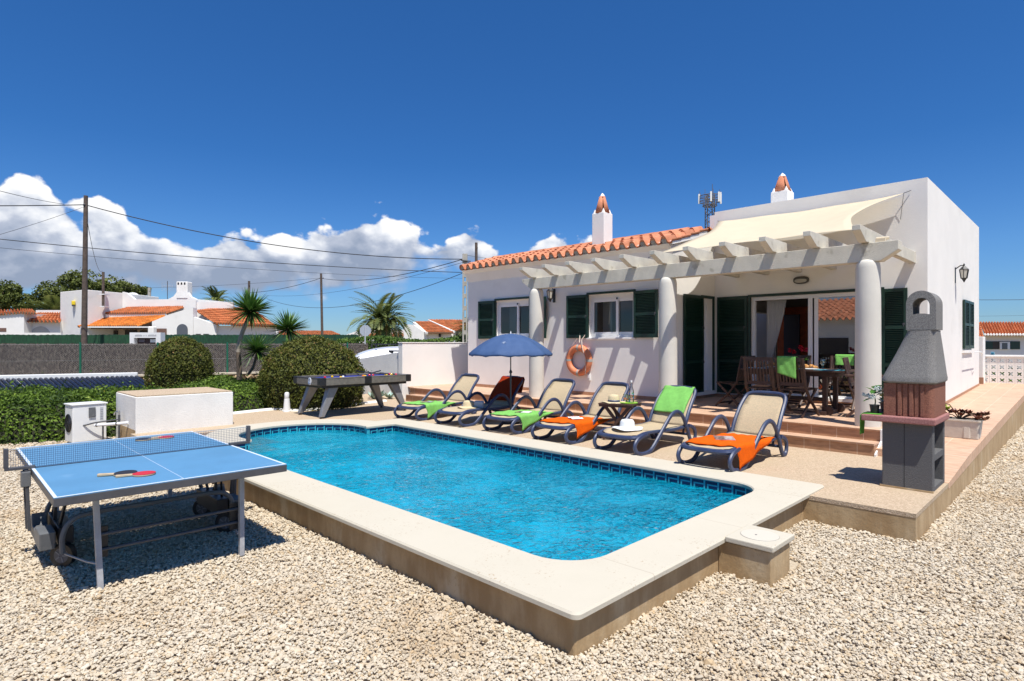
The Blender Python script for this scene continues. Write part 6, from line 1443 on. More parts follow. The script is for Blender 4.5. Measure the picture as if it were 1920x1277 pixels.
# chain-link wires: diagonal strands
zz = 1.06; s_ = 0
for z in (.63, 1.15, 1.69): a, b_ = FA+fn*.035, FB+fn*.035; m.tube([(a.x, a.y, z), (b_.x, b_.y, z)], .003, 4)
while s_ < L_-1.1:
    for s0, s1 in ((s_, s_+1.08), (s_+1.08, s_)): a = FA+fdir*s0+fn*.034; b_ = FA+fdir*s1+fn*.034; m.bar((a.x, a.y, .62), (b_.x, b_.y, 1.70), .004, .003)
    s_ += .075
m.build('wire_netting', mat('wire_grey', (.30, .30, .30), .5), fence, world=True)
stm, nt, b = shader('dry_stone'); V = N(nt, 'ShaderNodeTexCoord').outputs['Object']; lk(nt, MIX(nt, noise_n(nt, V, 5, 6), (.34, .22, .11), (.60, .46, .30)), b.inputs['Base Color']); b.inputs['Roughness'].default_value = .95
sw = thing('stone_wall', 'low dry stone wall under the brown fence', 'wall', tuple(FA)); V_, F_, R2_ = [], [], []; c0 = 0; s_ = 0
while s_ < L_:
    for row in range(3):
        p = FA+fdir*(s_+rng.uniform(-.1, .1))+fn*(.17+rng.uniform(0, .1)); sc = np.array([.17, .16, .12])*rng.uniform(.75, 1.25, 3); v = icoV*(1+rng.uniform(-.2, .2, (len(icoV), 1)))*sc+np.array([p.x, p.y, .08+row*.19]); V_.append(v); F_.append(icoF+c0); c0 += len(icoV)
    s_ += .26
o = npmesh('stones', np.concatenate(V_)-np.array(FA[:]), np.concatenate(F_), stm, sw); m = MB(); a = FA+fn*.17; b_ = FB+fn*.17; m.bar((a.x, a.y, .60), (b_.x, b_.y, .60), .42, .06); m.build('capping', mat('pale_capping', (.58, .50, .38), .9, .2, 5), sw, world=True); m = MB(); m.bar((FA.x, FA.y, .28), (FB.x, FB.y, .28), .3, .56); m.build('infill', wallm, sw, world=True)
GA, GB = Vector((*LD(far(-260, 27), 27), 0)), Vector((*LD(far(672, 32), 32), 0)); gf_ = thing('green_fence', 'long dark green brushwood fence across the road', 'fence', tuple(GA)); m = MB(); n_ = 300; rg = random.Random(6); a0, a1 = [], []
for k in range(n_+1):
    p = GA.lerp(GB, k/n_); a0.append((p.x, p.y, 0)); a1.append((p.x, p.y, 2.11+.08*k/n_+rg.uniform(-.02, .02)))
m.sheet([a0, a1]); m.build('screen', gmf, gf_, world=True, solid=.05)
# ================================================================== solar collector
sc_ = thing('solar_collector', 'long tube solar collector with a white header pipe lying behind the hedge', 'solar collector', (-22.4, 3.3, 0)); A = Vector((-23.9, -.9, .70)); B_ = Vector((-21.95, 4.98, .71)); dd = (B_-A).normalized(); dn = Vector((1.55, .25, -.42))
m = MB(); m.bar(A, B_, .15, .16); m.build('header', white_pl, sc_, world=True, bevel=.02)
tubem = mat('dark_blue_tube', (.014, .018, .034), .22, spec=.5); n_ = 48
for k in range(n_):
    p = A.lerp(B_, (k+.5)/n_)-Vector((0, 0, .04)); m = MB(); m.tube([p, p+dn], .052, 8); m.build('tube', tubem, sc_, world=True, smooth=True)
m = MB(); q0 = A-Vector((0, 0, .09)); q1 = B_-Vector((0, 0, .09)); m.poly([q0, q1, q1+dn, q0+dn]); m.build('backing', mat('collector_back', (.03, .035, .05), .7), sc_, world=True, solid=.02)
for f_ in (.0, .5, .999): p = A.lerp(B_, f_); m = MB(); m.bar(p-Vector((0, 0, .06)), p+dn*1.02-Vector((0, 0, .06)), .05, .04); m.build('side_rail', white_pl if f_ == .5 else dgrey, sc_, world=True)
m = MB()
for f_ in (.42, .86):
    for k in range(8): p = A.lerp(B_, f_+k*.012)+Vector((.0805*fn.x, .0805*fn.y, 0)); m.bar(p+Vector((.003, 0, -.022)), p+Vector((.003, 0, .022)), .012, .03)
m.build('lettering', mat('pale_lettering', (.50, .55, .60), .6), sc_, world=True)
# ================================================================== poles and wires
polem = mat('weathered_pole', (.13, .095, .075), .95, .35, 6, .5, 20); polec = mat('concrete_pole', (.46, .43, .37), .9, .2, 5)
def P3(px, py, d): return Vector((*LD(far(px, d), d), fz(py, d)))
def pole(label, px, ytop, d, r0, r1, mt=polem, px2=None, name='utility_pole'):
    t = thing(name, label, 'utility pole', (*LD(far(px, d), d), 0)); tp_ = P3(px2 or px, ytop, d)-Vector(t.location); m = MB(); m.tube([(0, 0, 0), (tp_.x, tp_.y, tp_.z)], [r0, r1], 10); m.build('shaft', mt, t, smooth=True)
    m = MB(); m.tube([(-.12, 0, tp_.z-.42), (.12, 0, tp_.z-.42)], .02, 6); m.ball((.14, 0, tp_.z-.42), .045, 8); m.build('insulator', dgrey, t); return t
pole('tall dark wooden pole on the left, carrying the thickest wires', 157, 367, 27, .135, .085, px2=161)
pole('slim wooden pole alone against the sky in the middle distance', 605, 513, 55, .13, .10, px2=602)
pole('dark wooden pole rising behind the roof corner of the villa', 893, 455, 46, .13, .11)
pole('short brown pole behind the tallest yucca', 467, 527, 60, .14, .11)
pole('short pale post behind the left neighbouring house', 280, 539, 62, .17, .15, polec)
t = thing('concrete_pole', 'pale concrete pole with recessed sides at the left corner of the villa', 'utility pole', (*LD(far(872, 30), 30), 0), RZ); H_ = fz(476, 30); m = MB()
m.box(-.13, -.05, -.1, .1, 0, H_); m.box(.05, .12, -.1, .1, 0, H_); k = 0; z = .3
while z < H_-.6: m.box(-.05, .05, -.07, .07, z, z+.22); z += .62
m.box(-.05, .05, -.09, .09, H_-1.2, H_); m.build('shaft', polec, t, bevel=.01); m = MB(); m.tube([(-.2, -.12, H_-.35), (.3, -.12, H_-.40)], .03, 6); m.build('insulator', dgrey, t)
wirem = mat('black_wire', (.035, .033, .035), .7); D3 = 30
def wire(label, a, b_, sag, r=.018):
    A, B_ = P3(*a), P3(*b_); n_ = 28; pts = [A.lerp(B_, i/n_)-Vector((0, 0, sag*4*(i/n_)*(1-i/n_))) for i in range(n_+1)]; m = MB(); m.tube(pts, r, 5); o = m.build('overhead_wire', wirem); return tag(o, label, 'wire', 'overhead wires')
wire('thick twisted wire from the tall left pole to the concrete pole', (163, 385, 27), (868, 486, D3), .62, .022)
wire('second wire down, crossing the clouds from the left edge to the concrete pole', (-160, 431, 24), (868, 511, D3), .25, .017)
wire('third wire down, thin, crossing the clouds under the second', (-160, 449, 26), (868, 522, 50), .35, .010)
wire('thick wire leaving the tall left pole to the left edge', (158, 384, 27), (-260, 383, 20), .05, .022)
wire('wire coming down from the upper left corner to the tall pole', (120, 383, 27), (-160, 312, 14), .10, .010)
wire('thin wire falling from the tall pole to the lower left edge', (157, 388, 27), (-200, 492, 18), .12, .008)
wire('slack wire dropping from the tall pole to the mast of the neighbouring house', (163, 410, 27), (192, 508, 46), .8, .012)
wire('thick wire from the concrete pole to the slim middle pole', (868, 486, D3), (603, 522, 55), .55, .020)
wire('wire from the slim middle pole down towards the tallest yucca', (603, 521, 55), (468, 549, 60), .25, .022)
wire('thin wire from the concrete pole passing high behind the palm', (868, 492, D3), (500, 554, 60), .6, .010)
wire('sagging wire from the concrete pole just above the palm', (868, 512, D3), (500, 560, 58), 1.3, .016)
wire('faint wire left of the slim middle pole, running over the left house', (603, 521, 55), (210, 540, 60), .25, .012)
wire('short wire joining the concrete pole to the dark pole behind the roof', (870, 486, D3), (893, 497, 46), .1, .02)
wire('thin wire rising right of the concrete pole into the clouds', (872, 478, D3), (1010, 492, 46), .1, .008)
wire('top wire in the sky right of the villa', (1800, 562, 45), (2100, 556, 45), .1, .018)
wire('middle faint wire in the sky right of the villa', (1800, 593, 60), (2100, 585, 60), .1, .010)
wire('lowest faint wire in the sky right of the villa', (1800, 606, 70), (2100, 594, 70), .1, .010)
# ================================================================== antenna tower
tw = thing('antenna_tower', 'distant lattice telephone mast with white panel antennas above the villa roof', 'antenna tower', (*LD(far(1331, 95), 95), 0), RZ); q = 95/1105; zt_ = fz(388, 95); steel = mat('tower_steel', (.14, .13, .13), .6, metal=.2); m = MB()
for a, b2 in ((-1, -1), (1, -1), (1, 1), (-1, 1)): m.bar((a*.65, b2*.65, 0), (a*.55, b2*.55, fz(367, 95)), .13, .13)
z = 10; k = 0
while z < fz(370, 95):
    for s in (-1, 1): m.bar((-.6, s*.6, z), (.6, s*.6, z+1.2), .07, .07); m.bar((.6, s*.6, z), (-.6, s*.6, z+1.2), .07, .07); m.bar((s*.6, -.6, z), (s*.6, .6, z+1.2), .07, .07)
    z += 1.2
m.build('lattice', steel, tw); m = MB()
for z in (fz(386, 95), fz(378, 95), fz(368, 95)):
    R_ = 1.1 if z < fz(380, 95) else 1.65; pts = [(R_*math.cos(a), R_*math.sin(a), z) for a in [2*PI*i/16 for i in range(16)]]; m.tube(pts, .07, 5, True)
    for i in range(0, 16, 2): m.bar((0, 0, z), pts[i], .06, .06); m.bar(pts[i], (pts[i][0], pts[i][1], z+.8), .05, .05)
m.build('platform', steel, tw)
for x, y in ((-1.75, 0), (1.75, 0), (.9, -1.5), (-.4, -1.7), (1.3, -1.2)): m = MB(); m.box(x-.13, x+.13, y-.08, y+.08, fz(382, 95), fz(364, 95)); m.build('panel_antenna', white_pl, tw)
m = MB(); m.tube([(.4, 0, fz(368, 95)), (.4, 0, fz(345, 95))], .05, 6); m.build('whip_antenna', steel, tw)
# ================================================================== trees beyond
trunk_m = mat('tree_bark', (.10, .075, .055), .95, .3, 8)
def tree(label, px, d, wpx, ytop, ybase, n, size, mt, seedv, blobs=None, name='pine_tree'):
    l = far(px, d); t = thing(name, label, 'tree', (*LD(l, d), 0), RZ, 'trees behind the left neighbouring house'); R_ = wpx/2/1105*d; zt_, zb_ = fz(ytop, d), fz(ybase, d); rg = random.Random(seedv); Ps, Ns, Ts = [], [], []
    bl = [(rg.uniform(-.62, .62)*R_, rg.uniform(-.6, .6)*R_, zb_+(zt_-zb_)*rg.uniform(.18, .74), R_*rg.uniform(.30, .46)) for _ in range(blobs or 13)]+[(0, 0, zb_+(zt_-zb_)*.72, (zt_-zb_)*.28)]
    for bx_, by_, bz_, br_ in bl:
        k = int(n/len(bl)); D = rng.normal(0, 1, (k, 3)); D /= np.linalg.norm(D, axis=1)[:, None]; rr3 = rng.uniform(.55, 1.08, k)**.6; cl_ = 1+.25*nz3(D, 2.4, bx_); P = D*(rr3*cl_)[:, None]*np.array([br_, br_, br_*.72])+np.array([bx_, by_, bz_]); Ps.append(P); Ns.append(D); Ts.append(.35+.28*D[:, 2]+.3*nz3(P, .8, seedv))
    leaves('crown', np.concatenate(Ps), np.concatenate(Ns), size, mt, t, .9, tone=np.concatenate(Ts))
    m = MB(); m.tube([(0, 0, 0), (.1, 0, zb_), (0, .1, zt_*.8)], [.35, .25, .08], 8)
    m.build('trunk', trunk_m, t, smooth=True); 
    for bx_, by_, bz_, br_ in bl[:5]: m = MB(); m.tube([(.05, 0, zb_), (bx_*.6, by_*.6, bz_-.3), (bx_, by_, bz_)], [.16, .10, .04], 6); m.build('limb', trunk_m, t)
tree('bushy pine at the left edge behind the neighbouring houses', 5, 80, 80, 518, 600, 5200, .42, pine_g, 1)
tree('broad low pine left of the tall wooden pole', 95, 84, 96, 520, 600, 5200, .42, pine_g, 2)
tree('tallest pine, crown behind the tall wooden pole', 162, 88, 96, 497, 600, 5600, .42, pine_g, 3)
tree('pine right of the tall wooden pole, above the stepped white wall', 210, 86, 70, 512, 590, 4200, .40, pine_g, 4)
tree('lowest pine tapering off towards the television aerial', 250, 90, 64, 528, 580, 3600, .40, pine_g, 5)
palm_g = foliage_mat('palm_leaf', (.06, .08, .020), (.20, .24, .065), (.32, .33, .12), .2); palm_o = mat('palm_dead_frond', (.30, .17, .04), .9, .3, 6)
def palm(label, px, py, d, R_, nfr, ztr, seedv, half=False, dead=True, name='palm_tree', grp=None):
    c_ = P3(px, py, d); t = thing(name, label, 'palm', (c_.x, c_.y, 0), RZ, grp); rg = random.Random(seedv); m = MB(); m.lathe([(R_*.15, 0), (R_*.12, c_.z*.5), (R_*.14, c_.z-.3), (R_*.20, c_.z-.05), (R_*.10, c_.z+.2)], (0, 0, 0), 14); m.build('trunk', mat('palm_trunk', (.26, .15, .055), .95, .4, 12, .8, 20), t, smooth=True); V_, F_, T_ = [], [], []; k_ = 0
    for f_ in range(nfr):
        a = rg.uniform(0, 2*PI); e0 = rg.uniform(.0, 1.35); L_ = R_*rg.uniform(.9, 1.12)*(1.05 if e0 > .9 else 1); droop = rg.uniform(.95, 1.4)*(1.25-.45*e0); sp = []; p = np.array([0, 0, c_.z]); e_ = e0; n_ = 12
        for i in range(n_+1): sp.append(p.copy()); p = p+np.array([math.cos(a)*math.cos(e_), math.sin(a)*math.cos(e_), math.sin(e_)])*L_/n_; e_ -= droop/n_*1.35
        tone = rg.uniform(.25, .85); m_ = 46
        for i in range(m_):
            u = .12+.88*i/m_; k = min(int(u*n_), n_-1); q = sp[k]+(sp[k+1]-sp[k])*(u*n_-k); dr = sp[k+1]-sp[k]; dr = dr/np.linalg.norm(dr); side = np.cross(dr, [0, 0, 1]); side /= max(1e-6, np.linalg.norm(side)); up_ = np.cross(side, dr); ll = R_*.27*math.sin(PI*min(1, u*.80+.16))**.7
            for s in (-1, 1):
                ld = dr*.65+side*s*.85+up_*.22-np.array([0, 0, .18]); ld /= np.linalg.norm(ld); w_ = R_*.013; tip = q+ld*ll; mid = q+ld*ll*.5; V_ += [q, mid+dr*w_, tip, mid-dr*w_]; F_.append([k_, k_+1, k_+2, k_+3]); k_ += 4; T_.append(np.clip(tone+rg.uniform(-.2, .2)+.1*s, 0, 1))
        V_ += [sp[0]-np.array([0, 0, .02*R_]), sp[6]+np.array([0, 0, .012*R_]), sp[12], sp[6]-np.array([0, 0, .012*R_])]; F_.append([k_, k_+1, k_+2, k_+3]); k_ += 4; T_.append(.8)
    npmesh('frond_crown', np.array(V_), np.array(F_), palm_g, t, np.array(T_))
    if dead:
        m = MB()
        for f_ in range(26):
            a = rg.uniform(0, 2*PI); L_ = R_*rg.uniform(.18, .36); p0 = Vector((math.cos(a)*R_*.12, math.sin(a)*R_*.12, c_.z-.05)); p1 = p0+Vector((math.cos(a)*L_, math.sin(a)*L_, rg.uniform(-.1, .5)*L_)); m.bar(p0, p1, .05, .02)
            for q_ in range(4): p2 = p0.lerp(p1, .3+.2*q_); m.ball((p2.x, p2.y, p2.z), R_*.035, 6)
        m.build('date_stalks', palm_o, t)
    return t
palm('feathery date palm beyond the hedge, left of the concrete pole', 716, 604, 38, 2.45, 44, 2.5, 2)
palm('palm fronds hanging behind the left neighbouring house', 104, 600, 76, 4.6, 44, 3, 5, dead=False)
palm('palm top showing behind the right end of the left neighbouring house', 405, 566, 66, 2.1, 34, 3, 8, dead=False)
palm('palm half hidden between the concrete pole and the villa', 886, 618, 42, 1.6, 30, 3, 9)
# ================================================================== neighbouring houses (local x lateral, y depth)
def hs(name, label, px, d): return thing(name, label, 'house', (*LD(far(px, d), d), 0), RZ)
class Loc:                                 # helper: pixel -> local coordinates of a far house
    def __init__(s, px, d): s.l0 = far(px, d); s.d0 = d
    def p(s, px, py, dd=0.): d = s.d0+dd; return (far(px, d)-s.l0, dd, fz(py, d))
    def x(s, px, dd=0.): return far(px, s.d0+dd)-s.l0
    def z(s, py, dd=0.): return fz(py, s.d0+dd)
HA = hs('neighbour_house', 'white stepped house with several orange tiled roofs and an arch across the road', 300, 46); K = Loc(300, 46)
def blockw(par, K, px0, px1, ytop, dd0, dd1, mt=white, nm='wall', ybot=None):
    m = MB(); m.box(K.x(px0, dd0), K.x(px1, dd0), dd0, dd1, 0 if ybot is None else K.z(ybot, dd0), K.z(ytop, dd0)); return m.build(nm, mt, par, bevel=.03)
def troof(par, K, pts, nt_, ncr, r=.10, mt=terra2, seedv=0):
    m = MB(); tile_quad(m, *[K.p(*p) for p in pts], nt_, ncr, r, 6, .035, seedv); o = m.build('roof', mt, par, solid=.03, smooth=True)
    e_ = MB(); A_, B2_ = Vector(K.p(*pts[0])), Vector(K.p(*pts[1])); ud = (B2_-A_)
    for k in range(nt_):
        c_ = A_+ud*(k+.30)/nt_; e_.ball((c_.x, c_.y-.02, c_.z+.01), r*.72, 8, (1.0, .4, 1.))
    e_.build('tile_openings', terra_dk, o); return o
# tower with angled faces
m = MB(); a, b_, c_ = K.p(113, 545, 2.2), K.p(160, 541, 0), K.p(231, 547, 3.2); m.extr([(0, 0)]*3, 'x', 0, 0) if False else None
pl_ = [(a[0], a[1]), (b_[0], b_[1]), (c_[0], c_[1]), (c_[0]+.4, 7.5), (a[0], 7.5)]; m.prism(pl_, 0, K.z(543)); m.build('wall', white, HA, bevel=.03)
m = MB(); z1 = K.z(547, 3); pr = [(K.x(228, 3), 0), (K.x(366, 3), 0), (K.x(366, 3), K.z(563, 3)), (K.x(251, 3), K.z(561, 3)), (K.x(236, 3), K.z(549, 3)), (K.x(228, 3), z1)]; m.extr(pr, 'y', 3.1, 3.4); m.build('wall', white, HA)
m = MB(); pr = [(K.x(248, 4), K.z(600, 4)), (K.x(433, 4), K.z(600, 4)), (K.x(433, 4), K.z(567, 4)), (K.x(404, 4), K.z(564, 4)), (K.x(368, 4), K.z(561, 4)), (K.x(357, 4), K.z(556, 4)), (K.x(352, 4), K.z(548, 4)), (K.x(331, 4), K.z(548, 4)), (K.x(325, 4), K.z(556, 4)), (K.x(315, 4), K.z(561, 4)), (K.x(248, 4), K.z(562, 4))]; m.extr(pr, 'y', 4.0, 4.35); m.build('parapet', white, HA)
m = MB(); m.box(K.x(331, 4), K.x(352, 4), 3.95, 4.75, K.z(560, 4), K.z(528, 4)); 
ck = m.build('chimney', white, HA, bevel=.06); m = MB()
for k in range(3): x = K.x(333.5+k*6, 4); m.box(x, x+.13, 3.94, 3.949, K.z(534, 4), K.z(529.5, 4))
m.build('smoke_slot', black, ck)
troof(HA, K, [(198, 588, 1.5), (313, 587, 1.5), (360, 571, 3.9), (243, 577, 3.2)], 27, 6, seedv=1); troof(HA, K, [(146, 613, .2), (259, 611, .2), (313, 592, 1.6), (199, 597, 1.6)], 26, 7, mt=tile_mat('orange_tile', (.76, .27, .055), (.60, .19, .04), (.5, .25, .1)), seedv=2)
troof(HA, K, [(403, 607, .5), (517, 611, .5), (433, 575, 3.9), (366, 583, 3.0)], 22, 7, seedv=3); troof(HA, K, [(433, 609.5, .55), (520, 612, .55), (470, 577, 4.5), (432, 577, 4.5)], 15, 7, seedv=4)
m = MB(); m.poly([K.p(198, 589, 1.52), K.p(313, 588, 1.52), K.p(313, 594, 1.55), K.p(198, 597, 1.55)]); m.build('wall', white_old, HA)
m = MB(); m.box(K.x(150), K.x(280), .05, .25, K.z(614.5), K.z(612)); m.build('gutter', white_pl, HA)
# shaded porch under the lower roof
m = MB(); m.box(K.x(155, 2), K.x(285, 2), 2.4, 2.6, 0, K.z(612, 2)); m.build('porch_wall', mat('porch_ochre', (.55, .45, .36), .9, .15, 3), HA)
for a_, b2, y0_, y1_ in ((184, 190, 621, 632), (196, 207, 621, 632), (213, 220, 620, 632), (234, 256, 619, 634), (262, 278, 620, 632)): m = MB(); m.box(K.x(a_, 2.3), K.x(b2, 2.3), 2.3, 2.39, K.z(y1_, 2.3), K.z(y0_, 2.3)); m.build('window', dark_in, HA)
m = MB(); m.box(K.x(150), K.x(153), .2, .35, 0, K.z(613)); m.build('column', white, HA); m = MB(); m.box(K.x(278), K.x(289), -.1, .4, 0, K.z(612)); m.build('column', white, HA, bevel=.08)
for k in range(10): m = MB(); x = K.x(165+k*12); m.box(x, x+.1, .3, 2.3, K.z(616), K.z(614)); m.build('rafter', wood, HA)
# gables
m = MB(); pr = [(K.x(285, .8), 0), (K.x(362, .8), 0), (K.x(362, .8), K.z(577, .8)), (K.x(355, .8), K.z(578, .8)), (K.x(316, .8), K.z(590, .8)), (K.x(285, .8), K.z(603, .8))]; m.extr(pr, 'y', .8, 1.4); m.build('gable', white, HA)
m = MB(); pr = [(K.x(362, .7), 0), (K.x(405, .7), 0), (K.x(405, .7), K.z(609, .7)), (K.x(362, .7), K.z(594, .7))]; m.extr(pr, 'y', .75, 1.2); m.build('gable', white, HA)
m = MB(); m.box(K.x(404, 1), K.x(520, 1), 1, 1.3, 0, K.z(611, 1)); m.build('wall', white, HA); m = MB(); m.box(K.x(358, 3), K.x(434, 3), 3.3, 3.5, K.z(600, 3), K.z(566, 3)); m.build('wall', white, HA)
def archw(par, K, pxc, w_, ytop, ybot, dd, mt, nm='arched_window'):
    m = MB(); xc, r_ = K.x(pxc, dd), w_/2/1105*(K.d0+dd); zt_ = K.z(ytop, dd); pr = [(xc-r_, K.z(ybot, dd)), (xc+r_, K.z(ybot, dd))]+[(xc+r_*math.cos(a), zt_-r_+r_*math.sin(a)) for a in [PI*i/12 for i in range(13)]]; m.extr(pr, 'y', dd-.03, dd+.02); return m.build(nm, mt, par)
archw(HA, K, 342, 20.5, 607.5, 640, .8, mat('dusky_glass', (.10, .11, .13), .2)); m = MB(); m.box(K.x(291, .75), K.x(312, .75), .74, .79, 0, K.z(616, .75)); m.build('garage_door', mat('brown_door', (.18, .10, .075), .7, .2, 8), HA)
for a_, b2 in ((367, 376), (381, 391)): m = MB(); m.box(K.x(a_, .7), K.x(b2, .7), .70, .749, K.z(640, .7), K.z(626, .7)); m.build('window', dark_in, HA)
# aerial, dish, mast and alarm
t = thing('television_aerial', 'television aerial on the roof of the left neighbouring house', 'aerial', (*LD(far(314, 50.5), 50.5), fz(561, 50.5)), RZ); m = MB(); zz = fz(527, 50.5)-fz(561, 50.5); m.tube([(0, 0, -.3), (0, 0, zz)], .03, 6); m.build('mast', dgrey, t); m = MB()
for k in range(6): m.tube([(-.45+k*.17, -.02, zz*.45+.1*(k % 2)), (-.45+k*.17, -.02, zz*.95)], .015, 5)
m.tube([(-.5, 0, zz*.72), (.5, 0, zz*.72)], .02, 5); m.build('elements', mat('aerial_grey', (.4, .4, .42), .5), t)
t = thing('satellite_dish', 'pale satellite dish on the left neighbouring house behind the slanted wall', 'satellite dish', (*LD(far(248, 52), 52), fz(561, 52)), RZ); m = MB(); m.lathe([(.02, -.12), (.4, -.04), (.62, .08), (.60, .09), (.38, -.02), (.02, -.09)], (0, 0, 0), 20); o = m.build('reflector', white_pl, t, smooth=True); o.rotation_euler = (1.2, 0, .3); m = MB(); m.tube([(0, 0, -.9), (0, 0.1, 0)], .04, 6); m.build('stand', dgrey, t)
t = thing('flue_pipe', 'dark flue pipe fixed to the white tower of the left house', 'pipe', (*LD(far(193.5, 46.9), 46.9), 0), RZ); m = MB(); m.tube([(0, 0, fz(576, 46.9)), (0, 0, fz(510, 46.9))], .10, 8); m.build('pipe', polem, t)
for yy_ in (552, 575): m = MB(); m.box(-.2, .15, -.13, .6, fz(yy_, 46.9)-.04, fz(yy_, 46.9)+.04); m.build('bracket', white_pl, t)
t = thing('alarm_box', 'yellow alarm box on the white tower wall left of the tall pole', 'alarm box', (*LD(far(137.5, 46.7), 46.7), fz(568, 46.7)), RZ+.6); m = MB(); m.box(-.12, .12, -.1, .35, -.17, .17); m.build('case', mat('alarm_yellow', (.75, .55, .02), .4), t, bevel=.05); m = MB(); m.box(-.1, .1, -.10, .3, -.26, -.175); m.build('lamp', dgrey, t)
HB = hs('neighbour_house', 'low white house with small orange roofs at the left edge', 50, 47); K = Loc(50, 47)
m = MB(); pr = [(K.x(-60), 0), (K.x(45), 0), (K.x(45), K.z(587)), (K.x(0), K.z(591)), (K.x(-60), K.z(594))]; m.extr(pr, 'y', 0, 4); m.build('wall', white, HB); m = MB(); m.box(K.x(40, .8), K.x(113, .8), .8, 4, 0, K.z(603, .8)); m.build('wall', white, HB); m = MB(); m.box(K.x(60, 3), K.x(113, 3), 3.4, 3.6, 0, K.z(581, 3)); m.build('wall', white, HB)
troof(HB, K, [(40, 602, .3), (113, 603, .3), (116, 587.5, 3.2), (72, 588, 3.2)], 10, 4, .13, seedv=6); troof(HB, K, [(38, 586, -.1), (69, 588, -.1), (62, 581.5, 3), (38, 580.5, 3)], 6, 4, .12, seedv=7); troof(HB, K, [(-60, 594.5, -.1), (38, 586, -.1), (38, 581, 3), (-60, 585, 3)], 16, 4, .12, seedv=8)
archw(HB, K, 76, 40, 612, 640, .8, mat('arch_shade', (.50, .48, .45), .9), 'archway'); m = MB(); m.box(K.x(-20), K.x(12), -.02, .0, K.z(622), K.z(615)); m.build('window', mat('brown_door', (.18, .10, .075)), HB)
m = MB(); m.box(K.x(-60, -4), K.x(118, -4), -4.2, -4, 0, K.z(624, -4)); m.build('front_wall', white, HB)
# road-side portal with meter boxes
sg = thing('entrance_portal', 'small white wall with a sign and meter boxes above the brown fence', 'gate wall', (*LD(far(272, 26.4), 26.4), 0), RZ); K = Loc(272, 26.4); m = MB(); wall_y(m, K.x(243), K.x(301), 0, K.z(623.5), 0, .35, [(K.x(251), K.x(292), K.z(655), K.z(633.5))]); m.build('wall', white, sg)
m = MB(); m.box(K.x(251), K.x(292), .25, .30, K.z(655), K.z(633.5)); m.build('recess', mat('recess_brown', (.06, .035, .035), .8), sg); m = MB(); m.box(K.x(255.5), K.x(266), .18, .249, K.z(641.5), K.z(636)); m.build('meter_box', mat('meter_grey', (.16, .13, .14), .6), sg); m = MB(); m.box(K.x(277), K.x(289), .18, .249, K.z(642), K.z(636)); m.build('notice', white_pl, sg)
rg = random.Random(17); m = MB(); px_c = 253.2
for wd in (7, 1, 1, 8):
    for k in range(wd): hh_ = K.z(627.3)-K.z(630.6); m.box(K.x(px_c), K.x(px_c)+.028, -.006, -.001, K.z(630.6), K.z(630.6)+hh_*rg.choice((1, 1, .8))); m.box(K.x(px_c), K.x(px_c)+.045, -.006, -.001, K.z(rg.choice((627.6, 629, 630.6))), K.z(rg.choice((627.6, 629, 630.6)))+.012) if False else m.box(K.x(px_c)+.030, K.x(px_c)+.045, -.006, -.001, K.z(630.6)+hh_*rg.choice((0, .45, .8)), K.z(630.6)+hh_*rg.choice((0, .45, .8))+.015) if False else None; px_c += 2.05
    px_c += 1.9
m.build('lettering', mat('sign_grey', (.30, .30, .30), .6), sg)
# houses right of the palm
HC = hs('neighbour_house', 'white house with two orange roofs between the palm and the concrete pole', 810, 55); K = Loc(810, 55)
troof(HC, K, [(800, 624, 0), (851, 624.5, 0), (806, 604, 4.5), (779, 604, 4.5)], 18, 7, .11, seedv=11); troof(HC, K, [(851, 621, 2.8), (900, 621, 2.8), (885, 600.5, 7), (803, 600, 7)], 17, 7, .11, seedv=12)
m = MB(); pr = [(K.x(757, .3), 0), (K.x(800, .3), 0), (K.x(800, .3), K.z(626, .3)), (K.x(775, .3), K.z(609, .3)), (K.x(757, .3), K.z(608, .3))]; m.extr(pr, 'y', .3, 5); m.build('gable', white_old, HC); m = MB(); m.box(K.x(800, .5), K.x(850, .5), .5, 5, 0, K.z(625, .5)); m.build('wall', white, HC); m = MB(); m.box(K.x(850, 3), K.x(900, 3), 3.2, 7, 0, K.z(623, 3)); m.build('wall', white, HC)
m = MB(); m.bar(K.p(776, 605.5, 4.4), K.p(800, 625, -.1), .25, .2); m.bar(K.p(804, 601, 6.9), K.p(851, 622.5, 2.6), .25, .2); m.build('verge', white, HC)
for px_ in (825, 858): lantern_ = MB(); x = K.x(px_, .4); lantern_.box(x-.1, x+.1, .2, .4, K.z(632, .4), K.z(628, .4)); lantern_.lathe([(.16, 0), (.02, .14)], (x, .3, K.z(628, .4)), 6); lantern_.build('porch_lamp', black, HC)
HD = hs('neighbour_house', 'low white house partly behind the date palm with a thin strip of orange tiles', 700, 60); K = Loc(700, 60)
m = MB(); m.box(K.x(683, 1), K.x(758, 1), 1, 5, 0, K.z(618, 1)); m.build('wall', white, HD); troof(HD, K, [(689, 631.5, .2), (758, 631.5, .2), (758, 624.5, 1.3), (692, 624.5, 1.3)], 22, 3, .12, seedv=13); m = MB(); m.box(K.x(680), K.x(758), 0, .3, 0, K.z(632)); m.build('wall', white, HD)
m = MB(); pr = [(K.x(648, .5), 0), (K.x(684, .5), 0), (K.x(684, .5), K.z(617, .5)), (K.x(674, .5), K.z(619, .5)), (K.x(650, .5), K.z(627, .5))]; m.extr(pr, 'y', .5, 4); m.build('gable', white, HD)
HE = hs('neighbour_house', 'distant long orange roof just above the green fence', 590, 70); K = Loc(590, 70)
troof(HE, K, [(505, 629, 0), (640, 629, 0), (622, 621.5, 4), (505, 621, 4)], 34, 5, .14, seedv=14); m = MB(); m.box(K.x(505, .4), K.x(660, .4), .4, 4, 0, K.z(628, .4)); m.build('wall', white, HE)
